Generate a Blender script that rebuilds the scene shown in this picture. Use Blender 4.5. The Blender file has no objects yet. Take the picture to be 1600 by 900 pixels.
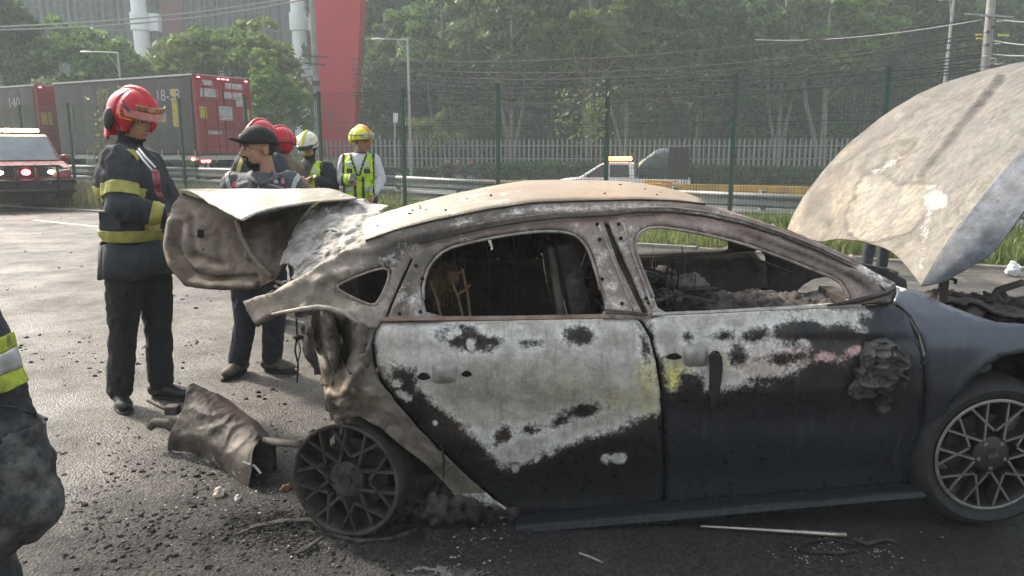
import bpy, bmesh, math, random
import numpy as np
from mathutils import Vector, Matrix, noise, Quaternion
from mathutils.geometry import delaunay_2d_cdt

R = math.radians
scene = bpy.context.scene
COL = scene.collection

# ------------------------------------------------------------------ camera
CAMZ, PITCH, FPX = 1.57, R(10.8), 1155.0
cam_d = bpy.data.cameras.new('camera')
cam_d.sensor_width = 36.0
cam_d.lens = FPX / 1600.0 * 36.0
cam_d.clip_start = 0.05
cam_d.clip_end = 2000
cam = bpy.data.objects.new('camera', cam_d)
COL.objects.link(cam)
cam.location = (0, 0, CAMZ)
cam.rotation_euler = (R(90) - PITCH, 0, 0)
scene.camera = cam

# ------------------------------------------------------------------ sky, sun, exposure
SUN_EL, SUN_AZ = R(40), R(-52)          # azimuth from +Y towards +X: the light comes from behind the wreck, left
world = bpy.data.worlds.new('World')
scene.world = world
world.use_nodes = True
wn = world.node_tree.nodes
wl = world.node_tree.links
wn.clear()
w_out = wn.new('ShaderNodeOutputWorld')
w_bg = wn.new('ShaderNodeBackground')
w_sky = wn.new('ShaderNodeTexSky')
w_sky.sky_type = 'NISHITA'
w_sky.sun_disc = False
w_sky.sun_elevation = SUN_EL
w_sky.sun_rotation = SUN_AZ
w_sky.air_density = 1.3
w_sky.dust_density = 5.0
w_sky.ozone_density = 1.0
w_hsv = wn.new('ShaderNodeHueSaturation')
w_hsv.inputs['Saturation'].default_value = 0.45
wl.new(w_sky.outputs[0], w_hsv.inputs['Color'])
wl.new(w_hsv.outputs[0], w_bg.inputs[0])
w_bg.inputs[1].default_value = 0.115
wl.new(w_bg.outputs[0], w_out.inputs[0])
sun_d = bpy.data.lights.new('sun', 'SUN')
sun_d.energy = 2.3
sun_d.angle = R(5)
sun_d.color = (1.0, 0.91, 0.77)
sun = bpy.data.objects.new('sun', sun_d)
COL.objects.link(sun)
sdir = Vector((math.sin(SUN_AZ) * math.cos(SUN_EL), math.cos(SUN_AZ) * math.cos(SUN_EL), math.sin(SUN_EL)))
sun.rotation_euler = (-sdir).to_track_quat('-Z', 'Y').to_euler()
sun.location = (0, 0, 40)
scene.view_settings.view_transform = 'Standard'
scene.view_settings.look = 'None'
scene.view_settings.exposure = 1.45
scene.view_settings.gamma = 1.0
scene.view_settings.use_curve_mapping = False
scene.render.engine = 'CYCLES'
cy = scene.cycles
cy.use_denoising = True
try:
    cy.denoiser = 'OPENIMAGEDENOISE'
except Exception:
    pass
cy.max_bounces = 6
cy.diffuse_bounces = 3
cy.glossy_bounces = 3
cy.transmission_bounces = 4
cy.transparent_max_bounces = 12
cy.volume_bounces = 1
cy.caustics_reflective = False
cy.caustics_refractive = False
cy.sample_clamp_indirect = 4.0

# ------------------------------------------------------------------ geometry of the view
SP, CP = math.sin(PITCH), math.cos(PITCH)
CAMP = Vector((0, 0, CAMZ))
def ray(px, py):
    a, b = (px - 800.0) / FPX, (450.0 - py) / FPX
    return Vector((a, CP + b * SP, -SP + b * CP))
def at_y(px, py, y):
    d = ray(px, py)
    return CAMP + d * (y / d.y)
def on_z(px, py, z=0.0):
    d = ray(px, py)
    return CAMP + d * ((z - CAMZ) / d.z)
def proj(p):
    x, y, dz = p[0], p[1], p[2] - CAMZ
    dep = y * CP - dz * SP
    return (800 + FPX * x / dep, 450 - FPX * (y * SP + dz * CP) / dep)

# ------------------------------------------------------------------ object helpers
def tag(o, label=None, cat=None, group=None, kind=None):
    if label: o['label'] = label
    if cat: o['category'] = cat
    if group: o['group'] = group
    if kind: o['kind'] = kind
    return o
def empty(name, loc=(0, 0, 0), rz=0.0, label=None, cat=None, group=None):
    o = bpy.data.objects.new(name, None)
    o.empty_display_size = 0.1
    COL.objects.link(o)
    o.location = loc
    o.rotation_euler = (0, 0, rz)
    tag(o, label, cat, group)
    return o
def obj(name, me, parent=None, loc=None, rot=None):
    o = bpy.data.objects.new(name, me)
    COL.objects.link(o)
    if parent: o.parent = parent
    if loc is not None: o.location = loc
    if rot is not None: o.rotation_euler = rot
    return o
def copy_tree(o, parent=None):
    c = o.copy()
    COL.objects.link(c)
    c.parent = parent
    for ch in list(o.children):
        copy_tree(ch, c)
    return c

class MB:
    """collects geometry for ONE mesh"""
    def __init__(s):
        s.v, s.f, s.m = [], [], []
    def add(s, verts, faces, mi=0):
        n = len(s.v)
        s.v += [tuple(p) for p in verts]
        s.f += [tuple(i + n for i in f) for f in faces]
        s.m += [mi] * len(faces)
        return s
    def box(s, c, size, rz=0, mi=0, rot=None, taper=1.0):
        hx, hy, hz = size[0] / 2, size[1] / 2, size[2] / 2
        M = rot if rot is not None else Matrix.Rotation(rz, 3, 'Z')
        c = Vector(c)
        vs = []
        for z in (-1, 1):
            t = taper if z > 0 else 1.0
            for x, y in ((-1, -1), (1, -1), (1, 1), (-1, 1)):
                vs.append(c + M @ Vector((x * hx * t, y * hy * t, z * hz)))
        return s.add(vs, [(3, 2, 1, 0), (4, 5, 6, 7), (0, 1, 5, 4), (1, 2, 6, 5), (2, 3, 7, 6), (3, 0, 4, 7)], mi)
    def tube(s, path, rad, seg=8, cap=True, mi=0, flat=1.0):
        path = [Vector(p) for p in path]
        n = len(path)
        if not hasattr(rad, '__len__'): rad = [rad] * n
        vs, fs = [], []
        up = Vector((0, 0, 1))
        t0 = (path[1] - path[0]).normalized()
        if abs(t0.dot(up)) > 0.9: up = Vector((1, 0, 0))
        a = t0.cross(up).normalized()
        for i in range(n):
            t = (path[min(i + 1, n - 1)] - path[max(i - 1, 0)]).normalized()
            a = (a - t * a.dot(t))
            a = a.normalized() if a.length > 1e-6 else t.orthogonal().normalized()
            b = t.cross(a)
            for k in range(seg):
                w = 2 * math.pi * k / seg
                vs.append(path[i] + (a * math.cos(w) + b * math.sin(w) * flat) * rad[i])
        for i in range(n - 1):
            for k in range(seg):
                k2 = (k + 1) % seg
                fs.append((i * seg + k, i * seg + k2, (i + 1) * seg + k2, (i + 1) * seg + k))
        if cap:
            fs.append(tuple(range(seg))[::-1])
            fs.append(tuple((n - 1) * seg + k for k in range(seg)))
        return s.add(vs, fs, mi)
    def lathe(s, prof, c=(0, 0, 0), axis='Z', seg=24, mi=0, close=False, sc=(1, 1, 1)):
        vs, fs = [], []
        n = len(prof)
        for k in range(seg):
            w = 2 * math.pi * k / seg
            for r, h in prof:
                x, y, z = r * math.cos(w), r * math.sin(w), h
                if axis == 'Y': x, y, z = x, z, y
                elif axis == 'X': x, y, z = z, x, y
                vs.append((c[0] + x * sc[0], c[1] + y * sc[1], c[2] + z * sc[2]))
        for k in range(seg):
            k2 = (k + 1) % seg
            for i in range(n - 1 if not close else n):
                j = (i + 1) % n
                f = (k * n + i, k2 * n + i, k2 * n + j, k * n + j)
                fs.append(f if axis != 'Y' else f[::-1])
        return s.add(vs, fs, mi)
    def ell(s, c, r, seg=16, rings=10, mi=0, rot=None):
        M = rot if rot is not None else Matrix.Identity(3)
        c = Vector(c)
        vs, fs = [c + M @ Vector((0, 0, -r[2]))], []
        for i in range(1, rings):
            ph = -math.pi / 2 + math.pi * i / rings
            for k in range(seg):
                w = 2 * math.pi * k / seg
                vs.append(c + M @ Vector((r[0] * math.cos(ph) * math.cos(w), r[1] * math.cos(ph) * math.sin(w), r[2] * math.sin(ph))))
        vs.append(c + M @ Vector((0, 0, r[2])))
        for k in range(seg):
            k2 = (k + 1) % seg
            fs.append((0, 1 + k2, 1 + k))
            for i in range(rings - 2):
                a = 1 + i * seg
                fs.append((a + k, a + k2, a + seg + k2, a + seg + k))
            a = 1 + (rings - 2) * seg
            fs.append((a + k, a + k2, len(vs) - 1))
        return s.add(vs, fs, mi)
    def grid(s, P, mi=0, flip=False):
        """P: rows x cols of points"""
        nr, nc = len(P), len(P[0])
        vs = [p for row in P for p in row]
        fs = []
        for i in range(nr - 1):
            for j in range(nc - 1):
                f = (i * nc + j, i * nc + j + 1, (i + 1) * nc + j + 1, (i + 1) * nc + j)
                fs.append(f[::-1] if flip else f)
        return s.add(vs, fs, mi)
    def prism(s, poly, y0, y1, mi=0):
        """polygon in XZ extruded along Y"""
        n = len(poly)
        vs = [(p[0], y0, p[1]) for p in poly] + [(p[0], y1, p[1]) for p in poly]
        fs = [tuple(range(n)), tuple(range(n, 2 * n))[::-1]]
        for i in range(n):
            j = (i + 1) % n
            fs.append((i, i + n, j + n, j))
        return s.add(vs, fs, mi)
    def mesh(s, name, mats, smooth=False, angle=None):
        me = bpy.data.meshes.new(name)
        me.from_pydata(s.v, [], s.f)
        if not isinstance(mats, (list, tuple)): mats = [mats]
        for m in mats: me.materials.append(m)
        if len(mats) > 1:
            me.polygons.foreach_set('material_index', s.m)
        if smooth:
            me.polygons.foreach_set('use_smooth', [True] * len(me.polygons))
            if angle is not None:
                try: me.set_sharp_from_angle(angle=R(angle))
                except Exception: pass
        me.validate()
        me.update()
        return me
    def build(s, name, mats, parent=None, smooth=False, angle=None, loc=None, rot=None, bevel=0.0, solid=0.0):
        o = obj(name, s.mesh(name, mats, smooth, angle), parent, loc, rot)
        if solid:
            m = o.modifiers.new('solid', 'SOLIDIFY'); m.thickness = solid; m.offset = 0
        if bevel:
            m = o.modifiers.new('bevel', 'BEVEL'); m.width = bevel; m.segments = 2; m.limit_method = 'ANGLE'; m.angle_limit = R(40)
        return o

# ------------------------------------------------------------------ materials
def nodes_of(m):
    m.use_nodes = True
    nt = m.node_tree
    nt.nodes.clear()
    return nt, nt.nodes, nt.links
def mixcol(nt, fac, a, b, mode='MIX'):
    n = nt.nodes.new('ShaderNodeMix')
    n.data_type = 'RGBA'
    n.blend_type = mode
    for sock, v in ((n.inputs[0], fac), (n.inputs[6], a), (n.inputs[7], b)):
        if hasattr(v, 'is_linked') or hasattr(v, 'links'): nt.links.new(v, sock)
        elif hasattr(v, '__len__'): sock.default_value = (v[0], v[1], v[2], 1)
        else: sock.default_value = v
    return n.outputs[2]
def mathn(nt, op, a, b=None, c=None, clamp=False):
    n = nt.nodes.new('ShaderNodeMath')
    n.operation = op
    n.use_clamp = clamp
    for i, v in enumerate((a, b, c)):
        if v is None: continue
        if hasattr(v, 'links'): nt.links.new(v, n.inputs[i])
        else: n.inputs[i].default_value = v
    return n.outputs[0]
def noisen(nt, vec, scale, detail=4, rough=0.6, dist=0.0):
    n = nt.nodes.new('ShaderNodeTexNoise')
    n.inputs['Scale'].default_value = scale
    n.inputs['Detail'].default_value = detail
    n.inputs['Roughness'].default_value = rough
    n.inputs['Distortion'].default_value = dist
    if vec is not None: nt.links.new(vec, n.inputs['Vector'])
    return n.outputs[0]
def ramp(nt, fac, stops):
    n = nt.nodes.new('ShaderNodeValToRGB')
    e = n.color_ramp.elements
    while len(e) < len(stops): e.new(0.5)
    for i, (p, c) in enumerate(stops):
        e[i].position = p
        e[i].color = (c[0], c[1], c[2], 1) if hasattr(c, '__len__') else (c, c, c, 1)
    nt.links.new(fac, n.inputs[0])
    return n.outputs[0]
def bsdf(nt, col, rough=0.6, metal=0.0, spec=0.5):
    b = nt.nodes.new('ShaderNodeBsdfPrincipled')
    o = nt.nodes.new('ShaderNodeOutputMaterial')
    nt.links.new(b.outputs[0], o.inputs[0])
    for sock, v in ((b.inputs['Base Color'], col), (b.inputs['Roughness'], rough), (b.inputs['Metallic'], metal), (b.inputs['Specular IOR Level'], spec)):
        if hasattr(v, 'links'): nt.links.new(v, sock)
        elif hasattr(v, '__len__'): sock.default_value = (v[0], v[1], v[2], 1)
        else: sock.default_value = v
    return b
def bumpn(nt, b, h, strength=0.3, dist=0.01):
    n = nt.nodes.new('ShaderNodeBump')
    n.inputs['Strength'].default_value = strength
    n.inputs['Distance'].default_value = dist
    nt.links.new(h, n.inputs['Height'])
    nt.links.new(n.outputs[0], b.inputs['Normal'])
_mats = {}
def mat(name, col, rough=0.6, metal=0.0, var=0.2, scale=6.0, bump=0.0, bscale=60.0, bdist=0.004, spec=0.5, dirt=None, dirt_amt=0.0):
    if name in _mats: return _mats[name]
    m = bpy.data.materials.new(name)
    nt, N, L = nodes_of(m)
    tc = N.new('ShaderNodeTexCoord')
    v = tc.outputs['Object']
    nz = noisen(nt, v, scale, 5, 0.65)
    lo = [c * (1 - var) for c in col]
    hi = [min(1, c * (1 + var)) for c in col]
    c = ramp(nt, nz, [(0.3, lo), (0.7, hi)])
    if dirt is not None:
        dn = noisen(nt, v, scale * 0.35, 6, 0.7)
        c = mixcol(nt, ramp(nt, dn, [(0.62 - dirt_amt * 0.4, 0.0), (0.80 - dirt_amt * 0.3, 1.0)]), c, dirt)
    rn = ramp(nt, noisen(nt, v, scale * 2.3, 3), [(0.3, max(0.05, rough - 0.1)), (0.7, min(1, rough + 0.1))])
    b = bsdf(nt, c, rn, metal, spec)
    if bump: bumpn(nt, b, noisen(nt, v, bscale, 3), bump, bdist)
    _mats[name] = m
    return m
def emit(name, col, strength):
    if name in _mats: return _mats[name]
    m = bpy.data.materials.new(name)
    nt, N, L = nodes_of(m)
    e = N.new('ShaderNodeEmission'); o = N.new('ShaderNodeOutputMaterial')
    e.inputs[0].default_value = (*col, 1); e.inputs[1].default_value = strength
    L.new(e.outputs[0], o.inputs[0])
    _mats[name] = m
    return m
def glassy(name, col=(0.8, 0.85, 0.85), alpha=0.35, rough=0.08):
    if name in _mats: return _mats[name]
    m = bpy.data.materials.new(name)
    nt, N, L = nodes_of(m)
    b = bsdf(nt, col, rough)
    b.inputs['Alpha'].default_value = alpha
    _mats[name] = m
    return m
# ================================================================== the lie of the land
E0 = Vector((3.97, 13.5)); ES = Vector((-0.8878, 0.4603)); EN = Vector((0.4603, 0.8878))   # fence line: s runs left, t away
def ST(s, t): return E0 + ES * s + EN * t
def st_of(x, y):
    d = Vector((x, y)) - E0
    return d.dot(ES), d.dot(EN)
def sstep(a, b, x):
    x = min(1, max(0, (x - a) / (b - a)))
    return x * x * (3 - 2 * x)
def H(s, t):
    if t < -2.25: return 0.0
    base = -0.30 + 0.42 * sstep(-6, 20, s)
    z = 0.10 * sstep(-2.3, -2.0, t)
    z += (base - 0.10) * sstep(0.2, 3.6, t)
    z += (-0.85 + 0.1 * sstep(10, 30, s)) * sstep(10.5, 14.5, t) + 0.5 * sstep(21, 25, t) + 0.045 * max(0, t - 30)
    return z
def HXY(x, y):
    s, t = st_of(x, y)
    return H(s, t)
def strip(name, ts, smin, smax, ds, m, dz=0.0, amp=0.0):
    mb = MB()
    n = int((smax - smin) / ds) + 1
    rows = []
    for t in ts:
        row = []
        for i in range(n):
            s = smin + (smax - smin) * i / (n - 1)
            p = ST(s, t)
            row.append((p.x, p.y, H(s, t) + dz + amp * noise.noise(Vector((s * 0.8, t * 0.8, 3.1)))))
        rows.append(row)
    mb.grid(rows)
    o = mb.build(name, m, smooth=True)
    o['kind'] = 'structure'
    return o

def asphalt(name, base, worn, glints=True, soot_shade_c=None):
    m = bpy.data.materials.new(name)
    nt, N, L = nodes_of(m)
    tc = N.new('ShaderNodeTexCoord'); v = tc.outputs['Object']
    vo = N.new('ShaderNodeTexVoronoi'); vo.inputs['Scale'].default_value = 85
    L.new(v, vo.inputs['Vector'])
    agg = ramp(nt, vo.outputs['Color'], [(0.15, 0.45), (0.85, 1.7)])
    big = noisen(nt, v, 0.55, 6, 0.6)
    mid = noisen(nt, v, 1.7, 7, 0.72, 0.5)
    c = mixcol(nt, ramp(nt, big, [(0.35, 0), (0.65, 1)]), base, worn)
    c = mixcol(nt, ramp(nt, mid, [(0.46, 0), (0.66, 0.9)]), c, [x * 0.42 for x in base])
    c = mixcol(nt, 1.0, c, agg, 'MULTIPLY')
    rg = ramp(nt, noisen(nt, v, 1.3, 6, 0.7), [(0.3, 0.40), (0.7, 0.85)])
    if soot_shade_c:
        # soot and fire-water stain round the wreck, with part of its shadow painted in
        vm = N.new('ShaderNodeVectorMath'); vm.operation = 'DISTANCE'
        mp = N.new('ShaderNodeMapping'); mp.inputs['Scale'].default_value = (0.30, 0.72, 0)
        L.new(v, mp.inputs['Vector']); L.new(mp.outputs[0], vm.inputs[0])
        vm.inputs[1].default_value = (soot_shade_c[0] * 0.30, soot_shade_c[1] * 0.72, 0)
        dd = mathn(nt, 'ADD', vm.outputs['Value'], mathn(nt, 'MULTIPLY', mathn(nt, 'SUBTRACT', noisen(nt, v, 1.6, 6, 0.7), 0.5), 1.3))
        sk = ramp(nt, dd, [(0.55, 1.0), (1.45, 0.0)])
        c = mixcol(nt, mathn(nt, 'MULTIPLY', sk, 0.85), c, mixcol(nt, 1.0, (0.016, 0.016, 0.0165), agg, 'MULTIPLY'))
        rg = mathn(nt, 'ADD', rg, mathn(nt, 'MULTIPLY', sk, 0.22), clamp=True)
    b = bsdf(nt, c, rg, 0.0, 0.35)
    hb = mathn(nt, 'ADD', mathn(nt, 'MULTIPLY', vo.outputs['Distance'], 1.0), mathn(nt, 'MULTIPLY', noisen(nt, v, 30, 4), 0.8))
    bumpn(nt, b, hb, 0.9, 0.006)
    return m
M_ROAD = asphalt('asphalt', (0.056, 0.052, 0.048), (0.125, 0.113, 0.097), soot_shade_c=(0.5, 2.7))
M_ROAD2 = asphalt('asphalt_far', (0.055, 0.057, 0.058), (0.085, 0.086, 0.086))
def soil_mat(name, a, b_, c_):
    m = bpy.data.materials.new(name)
    nt, N, L = nodes_of(m)
    v = N.new('ShaderNodeTexCoord').outputs['Object']
    n1 = noisen(nt, v, 1.2, 6, 0.7)
    n2 = noisen(nt, v, 14, 5, 0.7)
    c = ramp(nt, n1, [(0.3, a), (0.55, b_), (0.75, c_)])
    c = mixcol(nt, 1.0, c, ramp(nt, n2, [(0.25, 0.55), (0.75, 1.35)]), 'MULTIPLY')
    b = bsdf(nt, c, 0.95, 0, 0.2)
    bumpn(nt, b, n2, 0.8, 0.03)
    return m
M_SOIL = soil_mat('verge_soil', (0.05, 0.05, 0.025), (0.07, 0.085, 0.03), (0.11, 0.10, 0.05))
M_LAWN = soil_mat('lawn', (0.035, 0.06, 0.02), (0.05, 0.09, 0.028), (0.07, 0.11, 0.035))
M_CONC = mat('concrete', (0.22, 0.21, 0.19), 0.85, var=0.3, scale=5, bump=0.4, bscale=40, dirt=(0.12, 0.11, 0.1), dirt_amt=0.4)
M_PAINTW = mat('road_paint_white', (0.55, 0.54, 0.51), 0.7, var=0.35, scale=14, bump=0.3, bscale=90, dirt=(0.12, 0.115, 0.11), dirt_amt=0.55)

M_PAINTWORN = mat('road_paint_worn', (0.42, 0.41, 0.38), 0.8, var=0.4, scale=30, bump=0.5, bscale=90, dirt=(0.05, 0.05, 0.05), dirt_amt=0.75)
def lin(a, b, n): return [a + (b - a) * i / (n - 1) for i in range(n)]
# near carriageway: one sheet on both sides of the camera
strip('road', [-140, -90, -60, -40, -28, -20, -14, -10, -7, -5, -3.5, -2.44], -150, 200, 3.5, M_ROAD)
strip('grass_verge', [-2.28] + lin(-2.1, 3.6, 20), -150, 200, 1.1, M_SOIL, amp=0.02)
strip('carriageway', [3.6, 4.5, 6, 8, 10.2, 10.6], -150, 200, 3.0, M_ROAD2, dz=-0.002)
strip('embankment', [10.6, 11.2, 12, 13, 13.8, 14.4], -150, 200, 3.0, M_SOIL, dz=-0.002)
strip('lower_road', [14.4, 15, 16, 18, 21, 22, 23.5, 25.2], -150, 200, 3.0, M_ROAD2, dz=-0.004)
strip('lawn', [25.2, 26, 27, 28, 30, 34, 40, 55, 80, 130, 200, 320, 600], -500, 520, 12.0, M_LAWN)
# kerb, laid as stones along the road edge (one mesh per stone)
mbk = MB(); mbk.box((0, 0, 0), (1.17, 0.16, 0.24))
kme = mbk.mesh('kerb_stone', M_CONC)
kerb = empty('kerb', (0, 0, 0)); kerb['kind'] = 'structure'
for i in range(-12, 34):
    p = ST(i * 1.2 + 0.6, -2.36)
    o = obj('kerb_stone', kme, kerb, (p.x, p.y, -0.075 + random.Random(i).uniform(-.008, .008)), (random.Random(i).uniform(-.02, .02), 0, math.atan2(ES.y, ES.x)))
# painted lines on the near road
def painted(name, pts, w, z=0.004, m=M_PAINTW, parent=None):
    mb = MB()
    rows = [[], []]
    for i, p in enumerate(pts):
        a, b = Vector(pts[max(i - 1, 0)]), Vector(pts[min(i + 1, len(pts) - 1)])
        t = (b - a).normalized(); n = Vector((-t.y, t.x))
        q = Vector(p)
        rows[0].append((q.x + n.x * w / 2, q.y + n.y * w / 2, z)); rows[1].append((q.x - n.x * w / 2, q.y - n.y * w / 2, z))
    mb.grid(rows)
    o = mb.build(name, m, parent)
    o['kind'] = 'structure'
    return o
a, b = on_z(52, 344), on_z(170, 356)
d = (b - a).normalized()
painted('lane_line', [(a.x + d.x * k * 0.5, a.y + d.y * k * 0.5) for k in range(0, 9)], 0.14)
mbs = MB(); rg_ = random.Random(3)
for ix in range(60):
    for iy in range(16):
        q0 = on_z(630 + ix * 2.5 + iy * .8, 876 + iy * 1.9 + ix * .12, 0.004); q1 = on_z(632.6 + ix * 2.5 + iy * .8, 878 + iy * 1.9 + ix * .12, 0.004)
        e_ = abs(iy - 8) / 8.0 + abs(ix - 30) / 34.0
        if noise.noise(Vector((ix * .16, iy * .32, 1))) + .5 * noise.noise(Vector((ix * .5, iy * .9, 4))) > e_ - .72:
            mbs.add([(q0.x, q0.y, .004), (q1.x, q0.y, .004), (q1.x, q1.y, .004), (q0.x, q1.y, .004)], [(0, 1, 2, 3)])
mbs.build('lane_line', M_PAINTWORN)['kind'] = 'structure'
# edge lines of the far carriageways
for t in (4.3, 10.0):
    mb = MB()
    rows = [[], []]
    for i in range(120):
        s = -40 + i
        for r, dt in ((0, -0.08), (1, 0.08)):
            p = ST(s, t + dt); rows[r].append((p.x, p.y, H(s, t + dt) + 0.006))
    mb.grid(rows); mb.build('edge_line', M_PAINTW)['kind'] = 'structure'

# ------------------------------------------------------------------ grass of the verge
def leaf_mat(name, c1, c2, trans=0.35):
    if name in _mats: return _mats[name]
    m = bpy.data.materials.new(name)
    nt, N, L = nodes_of(m)
    gi = N.new('ShaderNodeNewGeometry')
    oi = N.new('ShaderNodeObjectInfo')
    v = N.new('ShaderNodeTexCoord').outputs['Object']
    f = mathn(nt, 'ADD', mathn(nt, 'MULTIPLY', gi.outputs['Random Per Island'], 0.6), mathn(nt, 'MULTIPLY', noisen(nt, v, 0.9, 3), 0.5))
    c = ramp(nt, f, [(0.15, c1), (0.85, c2)])
    hs = N.new('ShaderNodeHueSaturation')
    L.new(c, hs.inputs['Color'])
    L.new(mathn(nt, 'ADD', 0.485, mathn(nt, 'MULTIPLY', oi.outputs['Random'], 0.03)), hs.inputs['Hue'])
    L.new(mathn(nt, 'ADD', 0.8, mathn(nt, 'MULTIPLY', oi.outputs['Random'], 0.4)), hs.inputs['Value'])
    c = hs.outputs[0]
    d = N.new('ShaderNodeBsdfDiffuse'); t = N.new('ShaderNodeBsdfTranslucent'); g = N.new('ShaderNodeBsdfGlossy')
    g.inputs['Roughness'].default_value = 0.45
    L.new(c, d.inputs[0]); L.new(c, t.inputs[0])
    mx = N.new('ShaderNodeMixShader'); mx.inputs[0].default_value = trans
    L.new(d.outputs[0], mx.inputs[1]); L.new(t.outputs[0], mx.inputs[2])
    m2 = N.new('ShaderNodeMixShader'); m2.inputs[0].default_value = 0.04
    L.new(mx.outputs[0], m2.inputs[1]); L.new(g.outputs[0], m2.inputs[2])
    o = N.new('ShaderNodeOutputMaterial'); L.new(m2.outputs[0], o.inputs[0])
    _mats[name] = m
    return m
M_GRASS = leaf_mat('grass_blades', (0.055, 0.095, 0.02), (0.22, 0.24, 0.07), 0.5)
def grass(name, n, srange, trange, hgt, seed, label, m=M_GRASS, bias=None):
    rng = np.random.default_rng(seed)
    s = rng.uniform(*srange, n); t = rng.uniform(*trange, n)
    keep = np.array([noise.noise(Vector((a * 0.9, b * 0.9, seed))) + 0.35 > rng.uniform(-0.4, 0.5) for a, b in zip(s, t)])
    s, t = s[keep], t[keep]; n = len(s)
    x = E0.x + ES.x * s + EN.x * t; y = E0.y + ES.y * s + EN.y * t
    z = np.array([H(a, b) for a, b in zip(s, t)]) - 0.02
    h = hgt * rng.uniform(0.35, 1.25, n) * np.array([0.75 + 0.8 * noise.noise(Vector((a * 0.5, b * 0.5, 7))) for a, b in zip(s, t)])
    w = rng.uniform(0.008, 0.02, n)
    a = rng.uniform(0, 2 * math.pi, n); ln = h * rng.uniform(0.1, 0.7, n); la = rng.uniform(0, 2 * math.pi, n)
    dx, dy = np.cos(a) * w, np.sin(a) * w
    mx, my = np.cos(la) * ln, np.sin(la) * ln
    V = np.empty((n, 5, 3))
    V[:, 0] = np.stack([x - dx, y - dy, z], 1); V[:, 1] = np.stack([x + dx, y + dy, z], 1)
    V[:, 2] = np.stack([x + dx * .7 + mx * .35, y + dy * .7 + my * .35, z + h * .6], 1)
    V[:, 3] = np.stack([x - dx * .7 + mx * .35, y - dy * .7 + my * .35, z + h * .6], 1)
    V[:, 4] = np.stack([x + mx, y + my, z + h * 0.95], 1)
    b0 = (np.arange(n) * 5)[:, None]
    quads = (b0 + np.array([0, 1, 2, 3])).tolist(); tris = (b0 + np.array([3, 2, 4])).tolist()
    me = bpy.data.meshes.new(name)
    me.from_pydata(V.reshape(-1, 3).tolist(), [], quads + tris)
    me.materials.append(m)
    o = obj(name, me)
    tag(o, label, 'grass', kind='stuff')
    return o
grass('verge_grass', 42000, (-9, 12), (-2.35, 3.2), 0.36, 11, 'rough green grass on the verge in front of the mesh fence')
grass('tall_grass', 15000, (9, 26), (-2.15, 3.0), 0.55, 12, 'tall dry grass along the kerb at the left', leaf_mat('dry_grass', (0.07, 0.085, 0.03), (0.22, 0.20, 0.10)))
# ================================================================== fences, rails, walls
M_GREENPOST = mat('green_paint', (0.022, 0.065, 0.045), 0.5, var=0.25, scale=9)
M_GALV = mat('galvanised', (0.24, 0.25, 0.25), 0.55, 0.3, var=0.2, scale=5, dirt=(0.2, 0.19, 0.17), dirt_amt=0.3)
M_PICKET = mat('picket_paint', (0.27, 0.27, 0.245), 0.6, var=0.2, scale=4)
M_YELLOW = mat('yellow_paint', (0.52, 0.29, 0.06), 0.75, var=0.25, scale=3, dirt=(0.2, 0.15, 0.08), dirt_amt=0.4)
ANG_E = math.atan2(ES.y, ES.x)

# ---- green welded mesh fence: every post and every wire panel is a part
p0 = ST(0, 0)
mesh_fence = empty('mesh_fence', (p0.x, p0.y, 0), 0, 'green welded wire mesh fence on tall posts along the verge', 'fence')
FS, FH = 2.4, 2.78
mbp = MB()
mbp.box((0, 0, FH / 2), (0.065, 0.065, FH)); mbp.box((0, 0, FH + 0.012), (0.085, 0.085, 0.024)); mbp.box((0, 0, 0.13), (0.16, 0.16, 0.05))
post_me = mbp.mesh('fence_post', M_GREENPOST)
mbm = MB()
nv = 40
for i in range(nv + 1):
    x = -FS / 2 + 0.05 + (FS - 0.1) * i / nv
    mbm.box((x, 0, FH / 2 + 0.05), (0.0045, 0.0045, FH - 0.15))
for k in range(14):
    z = 0.16 + (FH - 0.26) * k / 13
    mbm.box((0, 0.006, z), (FS - 0.08, 0.006, 0.006))
    if k in (0, 4, 9, 13): mbm.box((0, 0.006, z + 0.06), (FS - 0.08, 0.008, 0.009))
panel_me = mbm.mesh('wire_panel', M_GREENPOST)
for k in range(-4, 14):
    s = k * FS; p = ST(s, 0); q = ST(s + FS / 2, 0)
    o = obj('fence_post', post_me, mesh_fence, (p.x - p0.x, p.y - p0.y, H(s, 0) - 0.06), (0, 0, ANG_E))
    o = obj('wire_panel', panel_me, mesh_fence, (q.x - p0.x, q.y - p0.y, H(s + FS / 2, 0) - 0.06), (0, 0, ANG_E))

# ---- steel guardrail behind it
def guardrail(name, t, s0, s1, label, zoff=0.0):
    c = ST(s0, t)
    root = empty(name, (c.x, c.y, 0), 0, label, 'guardrail')
    prof = [(0.0, 0.0), (0.045, 0.03), (0.06, 0.075), (0.01, 0.12), (-0.005, 0.155), (0.01, 0.19), (0.06, 0.235), (0.045, 0.28), (0.0, 0.31)]
    n = int((s1 - s0) / 4)
    for i in range(n):
        for lvl in (0.48, 0.10):
            mb = MB(); rows = []
            for j in range(2):
                s = s0 + (i + j * 0.998) * 4
                p = ST(s, t)
                rows.append([(p.x - c.x - EN.x * a, p.y - c.y - EN.y * a, H(s, t) + lvl + z + zoff) for a, z in prof])
            mb.grid(rows)
            mb.build('rail_beam', M_GALV, root, smooth=True, solid=0.006)
        for j in range(2):
            s = s0 + (i + j * 0.5) * 4
            p = ST(s, t + 0.12)
            mb = MB(); mb.box((0, 0, 0.38), (0.12, 0.16, 0.95)); mb.box((-EN.x * .1, -EN.y * .1, 0.62), (0.1, 0.06, 0.3), ANG_E)
            mb.build('rail_post', M_GALV, root, loc=(p.x - c.x, p.y - c.y, H(s, t) + zoff))
    return root
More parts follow.
